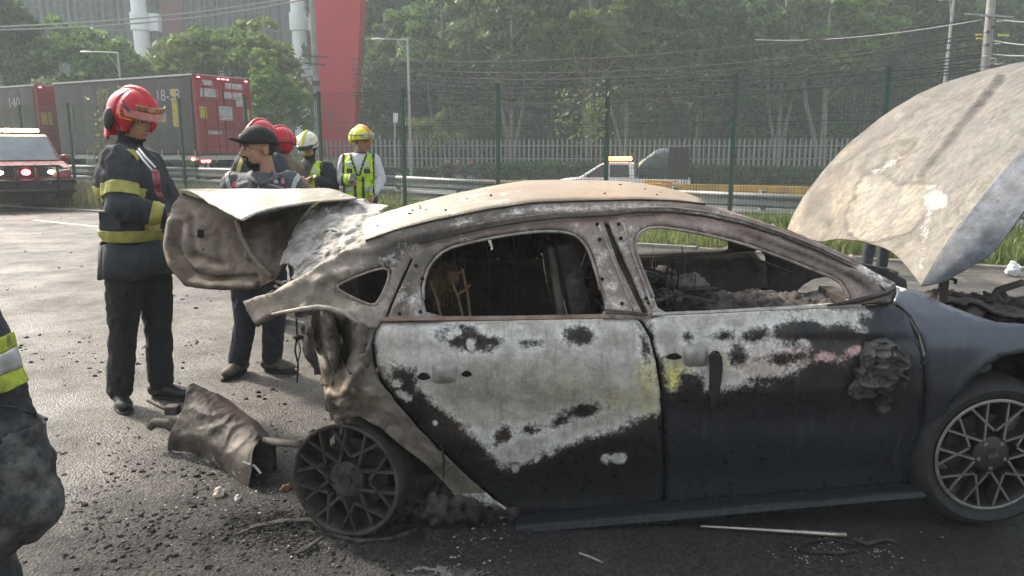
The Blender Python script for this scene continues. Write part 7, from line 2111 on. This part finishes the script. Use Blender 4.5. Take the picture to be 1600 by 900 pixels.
mb = MB(); mb.add([(1.065, -.80, 1.16), (1.065, .80, 1.16), (.385, .68, 1.735), (.385, -.68, 1.735)], [(0, 1, 2, 3)]); mb.build('windscreen', M_WSCREEN, suv, solid=.02)
for sy in (-1, 1):
    for poly in ([(.92, 1.18), (.35, 1.66), (-.2, 1.68), (-.2, 1.18)], [(-.28, 1.18), (-.28, 1.68), (-.85, 1.68), (-1.0, 1.18)]):
        side_glass('side_window', poly, sy * .885, M_GLASSC, suv, lean=sy * .235, z0=1.13)
    mb = MB(); mb.ell((.80, sy * 1.02, 1.22), (.07, .12, .085), 12, 8); mb.tube([(.78, sy * .85, 1.17), (.80, sy * .98, 1.2)], .02, 6); mb.build('door_mirror', M_VRED, suv, smooth=True)
    mb = MB(); mb.add([(2.15, sy * .56, .90), (2.13, sy * .90, .93), (1.93, sy * .925, 1.02), (2.07, sy * .58, 1.00)], [(0, 1, 2, 3)]); hl = mb.build('headlamp', mat('headlamp_glass', (.5, .52, .52), .1), suv, solid=.05)
mb = MB(); mb.box((2.165, 0, .90), (.04, 1.06, .22)); gr = mb.build('grille', M_BLACKPL, suv)
for i in range(5):
    mb = MB(); mb.box((2.19, 0, .82 + i * .04), (.02, 1.0, .012)); mb.build('grille_bar', M_DARKM, gr)
mb = MB(); mb.tube([(2.17, -.06, .92), (2.2, .0, .90), (2.2, .0, .94), (2.17, .07, .92)], .012, 6); mb.build('badge', M_STEEL, gr)
loft([(2.05, .74), (2.24, .74), (2.26, .46), (2.15, .38), (2.0, .40)], lambda x, z: .95 - .1 * max(0, x - 2.1), M_BLACKPL, 'bumper', suv, bevel=.03)
mb = MB(); mb.box((2.27, 0, .60), (.02, 1.1, .12)); mb.build('bumper_intake', M_DARKM, suv)
bull = empty('bull_bar'); bull.parent = suv
for sy in (-.62, -.2, .2, .62):
    mb = MB(); mb.tube([(2.34, sy, .42), (2.36, sy, .85), (2.30, sy, 1.04)], .030, 8); mb.build('bar', M_BLACKPL, bull, smooth=True)
for zz, ww in ((1.04, .66), (.70, .92), (.48, .9)):
    mb = MB(); mb.tube([(2.14, -ww - .08, zz - .05), (2.32, -ww, zz), (2.36, 0, zz), (2.32, ww, zz), (2.14, ww + .08, zz - .05)], .032, 8); mb.build('bar', M_BLACKPL, bull, smooth=True)
for sy, z, col_, st, rr in ((-.50, .90, (1, .95, .74), 11, .06), (.50, .90, (1, .95, .74), 11, .06), (.0, .90, (1, .04, .06), 22, .09)):
    mb = MB(); mb.ell((2.20, sy, z), (.04, rr, rr * .75), 14, 8); mb.build('lamp', emit('lamp_%d' % int(sy * 100 + 200), col_, st), suv, smooth=True)
mb = MB(); mb.box((-.15, 0, 1.83), (.30, 1.2, .05)); lbar = mb.build('light_bar', M_BLACKPL, suv, bevel=.01)
for i in range(6):
    mb = MB(); mb.box((-.15, -.5 + i * .2, 1.90), (.26, .17, .09)); mb.build('beacon', emit('beacon_amber', (1, .72, .20), 9), lbar, bevel=.02)
M_ALLOY = mat('alloy', (.3, .3, .31), .4, .6)
for x in (1.35, -1.9):
    for sy in (-1, 1): road_wheel(suv, x, sy * .93, .39, .26, M_ALLOY)
for sy in (-1, 1):
    mb = MB(); rows = [[(1.35 + .46 * math.cos(a), sy * yy, .39 + .46 * math.sin(a)) for a in np.linspace(-.1, math.pi + .1, 18)] for yy in (.80, .99)]; mb.grid(rows); mb.build('wheel_arch', M_BLACKPL, suv, smooth=True, solid=.03)
mb = MB(); mb.ell((2.285, .45, .66), (.01, .03, .03), 10, 6); mb.build('fog_lamp', M_ALLOY, suv, smooth=True)

# ---------------------------------------------------------------- white rescue pickup on the lower road
p = at_y(972, 285, 33.0); g = HXY(p.x, 33.0)
wp = empty('rescue_pickup', (p.x - .25, 33.0, g - .0), math.atan2(.2, -.98), 'white pickup with amber light bar and dark tarpaulin load on the lower road', 'pickup'); wp.scale = (1.12, 1.12, 1.06)
M_VWHT = mat('vehicle_white', (.72, .73, .73), .35, var=.06, scale=3)
loft([(-2.75, .55), (-2.75, 1.10), (.55, 1.10), (1.25, 1.12), (2.2, 1.0), (2.6, .86), (2.66, .5), (-2.6, .45)], lambda x, z: .95 - .05 * max(0, .6 - z) - .05 * max(0, x - 1.6), M_VWHT, 'body', wp, bevel=.05)
loft([(-.75, 1.10), (-.68, 1.66), (-.5, 1.74), (.35, 1.74), (.55, 1.68), (1.42, 1.10)], lambda x, z: .88 - .2 * max(0, z - 1.1), M_VWHT, 'cab', wp, bevel=.04)
for sy in (-1, 1):
    for poly in ([(1.2, 1.14), (.52, 1.62), (.32, 1.64), (.32, 1.14)], [(.22, 1.14), (.22, 1.64), (-.5, 1.64), (-.55, 1.14)]):
        side_glass('side_window', poly, sy * .885, mat('tinted_glass', (.05, .025, .028), .15), wp, lean=sy * .195, z0=1.1)
    mb = MB(); mb.ell((1.0, sy * 1.0, 1.2), (.06, .11, .08), 12, 8); mb.build('door_mirror', M_BLACKPL, wp, smooth=True)
    mb = MB(); mb.box((.1, sy * .955, .98), (.16, .02, .03)); mb.build('door_handle', M_BLACKPL, wp)
    mb = MB(); mb.add([(-.7, sy * .957, .72), (-2.1, sy * .957, .72), (-2.2, sy * .957, 1.0), (-1.2, sy * .957, 1.04), (-.95, sy * .957, .9)], [(0, 1, 2, 3, 4)]); mb.build('yellow_stripe', mat('stripe_yellow', (.75, .42, .03), .4), wp, solid=.006)
    mb = MB(); mb.box((-1.95, sy * .962, .93), (.4, .006, .06)); mb.build('red_mark', mat('mark_red', (.5, .03, .03), .5), wp)
mb = MB(); mb.add([(1.44, -.80, 1.13), (1.44, .80, 1.13), (.58, .72, 1.67), (.58, -.72, 1.67)], [(0, 1, 2, 3)]); mb.build('windscreen', M_GLASSC, wp, solid=.02)
mb = MB(); mb.box((-2.78, 0, .85), (.06, 1.8, .5)); tg = mb.build('tailgate', M_VWHT, wp, bevel=.02)
text_mesh('0-10', .26, mat('mark_grey', (.12, .12, .13), .5), wp, (-2.45, .962, .93), (R(90), 0, R(180)), 'lettering')
mb = MB(); mb.box((-.1, 0, 1.77), (.9, 1.25, .05)); lb2 = mb.build('light_bar', M_BLACKPL, wp, bevel=.01)
for i in range(5):
    mb = MB(); mb.box((-.1, -.5 + i * .25, 1.86), (.9, .22, .13)); mb.build('beacon', emit('beacon_amber2', (1, .60, .08), 16) if i != 4 else emit('beacon_red2', (1, .12, .03), 9), lb2, bevel=.02)
for x in (1.75, -1.65):
    for sy in (-1, 1): road_wheel(wp, x, sy * .93, .37, .25, M_ALLOY)
# tarpaulin load
M_TARP = mat('tarpaulin', (.07, .09, .095), .34, var=.4, scale=3, bump=.6, bscale=5, bdist=.08)
mb = MB(); rows = []
for i in range(22):
    x = -.86 - 1.75 * i / 21
    top = 1.62 + .66 * min(1, i / 9) ** .7 + .05 * noise.noise(Vector((i * .5, 0, 0)))
    row = []
    for q in range(15):
        f = q / 14; a = math.pi * f
        yy = .92 * math.cos(a) ; yy = math.copysign(abs(math.cos(a)) ** .35, math.cos(a)) * .92; zz = 1.06 + (top - 1.06) * abs(math.sin(a)) ** .22
        row.append((x, yy + .03 * noise.noise(Vector((x * 4, f * 6, 1))), zz + .03 * noise.noise(Vector((x * 5, f * 4, 5)))))
    rows.append(row)
mb.grid(rows); tarp = mb.build('tarpaulin_cover', M_TARP, wp, smooth=True, solid=.02)
mb = MB(); mb.box((-2.35, 0, 1.68), (.75, 1.88, 1.28)); ld = mb.build('dark_crate', mat('crate_brown', (.035, .022, .020), .7, var=.4, scale=4), wp, bevel=.02)
for sy in (.7, -.7, 0):
    mb = MB(); mb.box((-2.74, sy, 1.7), (.03, .05, .4)); mb.build('crate_lamp', mat('dull_red', (.25, .05, .05), .5), ld)

# ---------------------------------------------------------------- the lorry: two curtain trailers on the carriageway
M_CURT = mat('curtain_grey', (.048, .042, .043), .55, var=.25, scale=.8, dirt=(.10, .10, .10), dirt_amt=.3)
M_TRED = mat('trailer_red', (.27, .022, .032), .6, var=.25, scale=1.2, dirt=(.16, .08, .08), dirt_amt=.3)
M_ALU = mat('aluminium', (.45, .45, .45), .45, .6, var=.2)
M_POSTER = mat('pale_sticker', (.42, .40, .40), .7, var=.3, scale=6)
M_YSIGN = mat('yellow_sign', (.48, .38, .06), .6, var=.2, scale=5)
fwdt = Vector((-.878, .478, 0)); rgt = Vector((.478, .878, 0))
Ycr = 27.0
cr = at_y(300, 115, Ycr); top_z = cr.z
def trailer(name, corner, L, label, marks, yel):
    g = HXY(corner.x, corner.y)
    # origin: ground point under the rear left corner; +X forward, +Y left (towards camera side = left)
    root = empty(name, (corner.x, corner.y, g), math.atan2(fwdt.y, fwdt.x), label, 'trailer', 'trailers of the lorry')
    h = top_z - g; zb = 1.12; W_ = 2.5
    mb = MB(); mb.box((L / 2, -W_ / 2, (h + zb) / 2), (L - .1, W_ - .04, h - zb - .08)); bx = mb.build('box', M_CURT, root)
    mb = MB(); mb.box((L / 2, -W_ / 2, h - .02), (L + .02, W_ + .04, .06)); mb.build('roof_edge', M_ALU, root)
    mb = MB(); mb.box((L / 2, -W_ / 2, zb - .06), (L, W_ + .02, .16)); mb.build('chassis_rail', M_ALU, root)
    n = 9
    for i in range(n):           # curtain panels, pulled taut between straps
        x0 = .12 + (L - .24) * i / n; x1 = .12 + (L - .24) * (i + 1) / n
        mb = MB(); rows = []
        for q in range(6):
            f = q / 5
            rows.append([(x0 + (x1 - x0) * f, .015 + .018 * math.sin(math.pi * f), z) for z in (zb + .12, h - .16)])
        mb.grid(rows); mb.build('curtain_panel', M_CURT, bx, smooth=True)
        mb = MB(); mb.box((x0, .03, zb + .08), (.05, .02, .26)); mb.build('strap', M_ALU, bx)
    mb = MB(); mb.box((L * .52, .01, zb + .02), (L * .5, .03, .5)); 
    # rear: red doors in a frame
    for sy in (-.62, -1.88):
        mb = MB(); mb.box((-.03, sy, (h + zb) / 2 - .05), (.05, 1.2, h - zb - .3)); dr = mb.build('rear_door', M_TRED, root, bevel=.01)
        for dy in (-.3, .25):
            mb = MB(); mb.tube([(-.075, sy + dy, zb + .1), (-.075, sy + dy, h - .25)], .018, 6); mb.build('lock_rod', M_TRED, dr)
    for y_, z_, w_, h_, m_ in marks:
        mb = MB(); mb.box((-.066, y_, zb + z_), (.012, w_, h_)); mb.build('sticker', m_, root)
    mb = MB(); mb.box((-.02, -.045, (h + zb) / 2), (.12, .09, h - zb)); mb.box((-.02, -W_ + .045, (h + zb) / 2), (.12, .09, h - zb)); mb.box((-.02, -W_ / 2, h - .1), (.12, W_, .16)); mb.build('door_frame', M_TRED, root)
    for y_ in (-.18, -1.05, -1.25, -1.45, -2.32):
        mb = MB(); mb.box((-.09, y_, h - .1), (.03, .11, .035)); mb.build('marker_lamp', emit('marker_red', (1, .25, .25), 3), root)
    mb = MB(); mb.box((.1, -W_ / 2, .62), (.1, W_, .16)); mb.box((.15, -.5, .85), (.08, .1, .4)); mb.box((.15, -2.0, .85), (.08, .1, .4)); mb.build('underride_bar', M_ALU, root)
    for y_ in (-.22, -.44):
        mb = MB(); mb.lathe([(0, -.02), (.09, -.01), (.10, .03)], (0, 0, 0), axis='X', seg=16); mb.build('tail_lamp', emit('tail_red', (1, .10, .06), 10), root, loc=(.02, y_, .98))
    mb = MB(); mb.box((.06, -.33, .98), (.04, .6, .26)); mb.build('lamp_panel', M_TRED, root)
    mb = MB(); mb.lathe([(0, 0), (.05, .0), (.05, .04)], (0, 0, 0), axis='Y', seg=12); mb.build('side_lamp', emit('tail_red', (1, .10, .06), 10), root, loc=(.25, .03, 1.02))
    for x in (1.1, 2.35):
        for y_ in (-.02, -2.48): road_wheel(root, x, y_ if y_ > -1 else -2.48, .5, .5 if y_ > -1 else .5, M_ALLOY)
        mb = MB(); mb.tube([(x, -.2, .5), (x, -2.3, .5)], .08, 8); mb.build('axle', M_DARKM, root)
    mb = MB(); mb.box((L * .45, -.4, .75), (L * .35, .25, .55)); mb.build('side_skirt', M_BLACKPL, root)
    return root, h, zb
tr1, h1, zb1 = trailer('curtain_trailer', cr, 8.4, 'rear curtain trailer of the lorry with faded red doors', [
    (-.55, 2.62, .42, .22, M_POSTER), (-.6, 2.25, .75, .3, M_POSTER), (-1.75, 2.55, .8, .2, M_POSTER), (-1.7, 2.2, .85, .25, M_POSTER), (-2.0, 1.95, .4, .25, M_POSTER), (-.3, 1.55, .3, .42, M_YSIGN), (-1.3, 1.55, .62, .5, M_POSTER), (-2.27, 1.52, .34, .42, M_YSIGN), (-.75, .85, .6, .12, M_POSTER)], True)
text_mesh('18-58', .58, M_POSTER, tr1, (1.35, .045, h1 - .72), (R(90), 0, R(180)), 'lettering')
mb = MB(); mb.box((.95, .04, zb1 + 1.55), (.42, .012, 1.0)); mb.box((1.0, .04, zb1 + 2.25), (.26, .012, .26)); mb.build('yellow_print', M_YSIGN, tr1)
mb = MB(); mb.box((7.4, .04, zb1 + 1.5), (.5, .012, 1.0)); mb.build('faded_print', mat('faded_print', (.12, .11, .09), .7), tr1)
c2 = Vector((cr.x, cr.y, 0)) + fwdt * 9.7
tr2, h2, zb2 = trailer('curtain_trailer', c2, 8.4, 'front curtain trailer of the lorry, cut by the left edge', [(-.3, 1.5, .5, .5, M_YSIGN)], True)
text_mesh('140', .62, M_POSTER, tr2, (1.55, .045, h2 - .72), (R(90), 0, R(180)), 'lettering')
mb = MB(); mb.box((1.1, .04, zb2 + 1.5), (.42, .012, 1.0)); mb.build('faded_print', mat('faded_print', (.12, .11, .09), .7), tr2)
# ================================================================== debris on the road
# torn silencer and bumper beam dragged out behind the wreck
def GY(px, py, Yv): return at_y(px, py, Yv)
o0 = on_z(330, 740, 0)
muf = empty('torn_bumper_beam', (o0.x, o0.y, 0), 0, 'torn scorched bumper beam lying on the road behind the rear wheel', 'bumper beam')
def rel(p): return p - muf.location
M_BEAM = burnt('burnt_beam', rough=0.6, metal=0.3, speck=0.4)
def beam_tint(P):
    t = np.tile(np.array((0.040, 0.034, 0.031)), (len(P), 1))
    t = lerp_t(t, (0.12, 0.105, 0.09), smooth01(nz(P, 0.04, 3) * 2, 1) * .7)
    t = lerp_t(t, (0.19, 0.09, 0.06), smooth01(sd_ell(P, 365, 640, 30, 10, 35), 10) * .8)
    t = lerp_t(t, (0.24, 0.21, 0.18), smooth01(sd_ell(P, 372, 690, 12, 34, 10), 10) * .7)
    return t
def wpatch(name, G, nu, nv, m, parent, solid, amp, freq, tint, ash):
    D = spline_grid([[rel(p) for p in r] for r in G], nu, nv)
    mb = MB(); mb.grid(D)
    mb.v = [tuple(Vector(p) + Vector((noise.noise(Vector(p) * freq), noise.noise(Vector(p) * freq + Vector((7, 1, 3))), noise.noise(Vector(p) * freq + Vector((2, 9, 5))))) * amp * .7 + Vector((.4, -.7, .5)) * amp * (.5 - 1.8 * abs(noise.noise(Vector(p) * freq * 1.5)) - .7 * abs(noise.noise(Vector(p) * freq * 3.6)))) for p in mb.v]
    P = np.array([proj(Vector(p) + muf.location) for p in mb.v])
    o = mb.build(name, m, parent, smooth=True, solid=solid)
    if tint is not None: paint(o.data, tint(P), np.full(len(P), ash))
    return o
BG = [[GY(262, 702, 3.66), GY(300, 706, 3.58), GY(335, 727, 3.46), GY(362, 750, 3.34), GY(388, 768, 3.24)],
      [GY(268, 672, 3.62), GY(312, 682, 3.52), GY(345, 700, 3.42), GY(372, 722, 3.32), GY(396, 738, 3.22)],
      [GY(282, 640, 3.66), GY(322, 652, 3.58), GY(355, 672, 3.48), GY(380, 694, 3.38), GY(398, 704, 3.28)],
      [GY(290, 606, 3.74), GY(328, 626, 3.68), GY(362, 648, 3.58), GY(390, 668, 3.48), GY(410, 684, 3.40)],
      [GY(306, 600, 3.86), GY(345, 618, 3.80), GY(378, 642, 3.70), GY(404, 664, 3.60), GY(424, 690, 3.52)],
      [GY(318, 625, 3.90), GY(355, 650, 3.84), GY(390, 676, 3.74), GY(412, 700, 3.64), GY(430, 722, 3.56)]]
wpatch('beam_shell', BG, 70, 76, M_BEAM, muf, .005, .019, 6, beam_tint, -9.0)
mb = MB()
V_, F_ = tri_fill([(396, 700), (412, 688), (428, 695), (430, 735), (412, 757), (388, 760), (390, 730)], [], 7)
mb.add([rel(GY(x, y, 3.42)) for x, y in V_], F_); mb.build('dark_end_cap', M_CHAR, muf, solid=.06)  # dark cap stands in for the shade inside the beam's open end
mb = MB(); mb.tube([rel(GY(412, 688, 3.42)), rel(GY(440, 692, 3.36)), rel(GY(470, 694, 3.3))], .018, 10); mb.build('pipe', mat('pipe_ash', (.20, .175, .14), .7, .3, var=.35, scale=20), muf, smooth=True)
mb = MB(); mb.tube([rel(GY(230, 626, 3.8)), rel(GY(258, 640, 3.76)), rel(GY(275, 642, 3.74))], .007, 6); mb.build('bent_rod', M_CHAR, muf, smooth=True)
mb = MB(); mb.box(rel(GY(270, 640, 3.74)), (.07, .06, .05)); mb.build('bracket', M_CHARB, muf, bevel=.008)
mb = MB(); mb.tube([rel(GY(234, 668, 3.7)), rel(GY(242, 660, 3.7)), rel(GY(262, 662, 3.68)), rel(GY(285, 676, 3.66))], [.022, .026, .028, .03], 10); mb.build('bent_pipe', M_CHARB, muf, smooth=True)
mb = MB(); mb.tube([rel(GY(378, 722, 3.26)), rel(GY(398, 728, 3.24)), rel(GY(408, 740, 3.22))], .006, 6); mb.build('bent_strip', M_ASHY, muf)
# scattered char: too many to count
rng = np.random.default_rng(31)
verts, faces = [], []
def chunk(x, y, s, rng):
    b = len(verts)
    n = 5
    a0 = rng.uniform(0, 6.28); el = rng.uniform(.5, 1.0); ra = rng.uniform(0, 3.14)
    ring = []
    for k in range(n):
        a = a0 + 2 * math.pi * k / n; r = s * rng.uniform(.6, 1.2)
        px_, py_ = r * math.cos(a), r * math.sin(a) * el
        ring.append((x + px_ * math.cos(ra) - py_ * math.sin(ra), y + px_ * math.sin(ra) + py_ * math.cos(ra)))
    h = s * rng.uniform(.25, .7)
    for p in ring: verts.append((p[0], p[1], 0.001))
    cx_, cy_ = sum(p[0] for p in ring) / n, sum(p[1] for p in ring) / n
    for p in ring: verts.append((cx_ + (p[0] - cx_) * .6 + rng.normal() * s * .1, cy_ + (p[1] - cy_) * .6, h * rng.uniform(.6, 1.2)))
    faces.append(tuple(b + n + k for k in range(n)))
    for k in range(n): faces.append((b + k, b + (k + 1) % n, b + n + (k + 1) % n, b + n + k))
for i in range(15000):
    if i < 9000:                                   # all over the left part of the road
        px, py = rng.uniform(-40, 620), 330 + 560 * rng.random() ** .75
        if px > 450 and py > 500: continue
    elif i < 13800:                                 # thick around the tail
        px, py = rng.normal(420, 150), rng.normal(800, 60)
    else:
        px, py = rng.uniform(560, 1600), rng.normal(860, 30)
        if rng.random() < .5: continue
    if py < 325: continue
    p = on_z(px, py, 0)
    if p.y < .9 or p.y > 22 or noise.noise(Vector((p.x * .8, p.y * .8, 4))) + .7 * noise.noise(Vector((p.x * 3, p.y * 3, 2))) < rng.uniform(-.15, .5): continue
    s = (.0028 + .011 * rng.random() ** 6) * (1 + p.y * .13)
    chunk(p.x, p.y, s, rng)
for i in range(2600):                              # ash and rubble heaped round the bare rim
    px, py = rng.normal(560, 110), rng.normal(836, 22)
    p = on_z(px, py, 0)
    if p.y < 2.2: continue
    chunk(p.x, p.y, .004 + .012 * rng.random() ** 3, rng)
me = bpy.data.meshes.new('char_debris'); me.from_pydata(verts, [], faces); me.materials.append(M_CHAR)
tag(obj('char_debris', me), 'scattered black char crumbs on the road behind the wreck', 'debris', kind='stuff')
verts, faces = [], []
for i in range(420):
    px, py = (rng.normal(400, 110), rng.normal(770, 45)) if i < 260 else ((rng.uniform(700, 800), rng.uniform(790, 880)) if i < 330 else (rng.normal(1310, 60), rng.normal(862, 14)))
    p = on_z(px, py, 0)
    if p.y < 1.2: continue
    chunk(p.x, p.y, .003 + .006 * rng.random() ** 2, rng)
me = bpy.data.meshes.new('pale_crumbs'); me.from_pydata(verts, [], faces); me.materials.append(mat('pale_fragment', (.34, .32, .29), .5, var=.4, scale=30))
tag(obj('pale_crumbs', me), 'small pale fragments of glass and ash on the road near the wreck', 'debris', kind='stuff')
# larger single pieces
def rock(name, px, py, sx, sy, sz, m, label, cat, seed):
    p = on_z(px, py, 0)
    mb = MB(); mb.ell((0, 0, sz * .5), (sx, sy, sz), 14, 9)
    rg = seed * 3.7
    mb.v = [tuple(Vector(v) * (1 + .55 * noise.noise(Vector(v) * (1.3 / max(sx, .02)) + Vector((rg, 0, 0))))) for v in mb.v]
    mb.v = [(x, y, max(z, -.004)) for x, y, z in mb.v]
    return tag(mb.build(name, m, loc=(p.x, p.y, 0), rot=(0, 0, seed)), label, cat)
rock('foam_scrap', 343, 774, .030, .022, .022, mat('cream_foam', (.55, .46, .38), .8, var=.3, scale=30), 'cream foam scrap on the road below the torn beam', 'scrap', 1)
rock('foam_scrap', 372, 780, .026, .018, .014, mat('grey_foam', (.36, .35, .34), .8, var=.3, scale=30), 'grey foam scrap right of the cream one below the torn beam', 'scrap', 2)
rock('brick_chip', 447, 765, .032, .016, .018, mat('terracotta', (.36, .17, .11), .8, var=.3, scale=30), 'orange chip of reflector left of the charred rear rim', 'scrap', 4)
def strand(name, pts, r, m, label, cat, flat=1.0, z=None):
    q = [on_z(x, y, zz) for x, y, zz in pts]
    o = q[0].copy(); o.z = 0
    mb = MB(); mb.tube([p - o for p in q], r, 8, flat=flat)
    return tag(mb.build(name, m, loc=o, smooth=True), label, cat)
strand('metal_rod', [(1095, 822, .02), (1180, 827, .02), (1260, 832, .018), (1322, 836, .016)], [.004, .006, .009, .011], mat('bright_metal', (.50, .47, .40), .35, .7, var=.3, scale=20), 'bright bent metal strip on the road under the front door', 'metal strip')
strand('cable_loop', [(1246, 858, .012), (1262, 846, .012), (1300, 842, .012), (1335, 850, .012), (1345, 858, .012), (1310, 864, .012), (1270, 862, .012), (1250, 858, .014)], .006, M_CHAR, 'loop of burnt cable on the road below the metal strip', 'cable')
strand('burnt_cable', [(1325, 838, .014), (1355, 850, .014), (1385, 842, .012), (1400, 848, .01)], .008, M_CHAR, 'frayed burnt cable end right of the cable loop', 'cable')
strand('rubber_strip', [(462, 866, .012), (478, 858, .016), (495, 846, .02), (505, 838, .03)], [.010, .013, .013, .008], M_CHAR, 'curled rubber strip below the charred rear rim', 'rubber strip', .5)
strand('rubber_strip', [(370, 835, .012), (400, 822, .02), (440, 815, .02), (480, 812, .03), (520, 822, .012)], [.008, .016, .02, .016, .01], M_CHAR, 'long shredded tyre strip left of the charred rear rim', 'rubber strip', .4)
strand('tyre_bead', [(520, 836, .010), (560, 846, .010), (610, 842, .010), (650, 828, .012)], .009, M_CHAR, 'tyre bead wire under the charred rear rim', 'wire')
strand('pale_twig', [(905, 864, .008), (922, 870, .01), (942, 879, .008)], [.003, .005, .003], M_ASHY, 'pale splinter on the road below the sill', 'splinter')
rng2 = random.Random(77)
mb = MB()
o = on_z(480, 820, 0)
for i in range(90):            # tangle of tyre cord
    p = on_z(rng2.gauss(450, 60), rng2.gauss(822, 14), 0) - o
    pts = [p]
    for k in range(4): pts.append(pts[-1] + Vector((rng2.uniform(-.06, .06), rng2.uniform(-.04, .04), 0)))
    for q in pts: q.z = .003 + rng2.random() * .03
    mb.tube(pts, .0018, 4)
tag(mb.build('tyre_cord_tangle', M_CHAR, loc=(o.x, o.y, 0)), 'tangle of burnt tyre cord beside the rear rim', 'debris', kind='stuff')
# white plastic bag at the kerb
p = on_z(1581, 431, 0)
mb = MB(); mb.ell((0, 0, .075), (.085, .07, .09), 24, 16)
mb.v = [tuple(Vector(v) * (1 + .35 * noise.noise(Vector(v) * 14) + .2 * noise.noise(Vector(v) * 33))) for v in mb.v]
mb.v = [(x, y, max(z, .002)) for x, y, z in mb.v]
tag(mb.build('plastic_bag', mat('white_plastic', (.75, .76, .77), .45, var=.08), loc=(p.x, p.y, 0)), 'crumpled white plastic bag at the road edge on the right', 'bag')
for i, (px, py, s) in enumerate(((1268, 428, .03), (1090, 408, .03), (1560, 470, .02))):
    rock('pebble', px, py, s, s * .8, s * .5, M_CONC, ['pale stone on the road below the raised bonnet', 'pale stone on the road seen through the front window', 'small pale stone beside the engine bay'][i], 'stone', i + 9)
# ================================================================== the smoke and haze in the air
hz = MB(); hz.box((10, 150, 25), (700, 500, 70))
ho = hz.build('haze', None)
ho.data.materials.clear()
mh = bpy.data.materials.new('haze_air')
nt, N, L = nodes_of(mh)
pv = N.new('ShaderNodeVolumePrincipled'); oo = N.new('ShaderNodeOutputMaterial')
pv.inputs['Color'].default_value = (0.88, 0.97, 1.0, 1)
pv.inputs['Density'].default_value = 0.0020
pv.inputs['Anisotropy'].default_value = 0.0
L.new(pv.outputs[0], oo.inputs['Volume'])
ho.data.materials.append(mh)
ho.display_type = 'WIRE'
tag(ho, 'thin grey smoke haze hanging over the whole street', 'haze', kind='stuff')
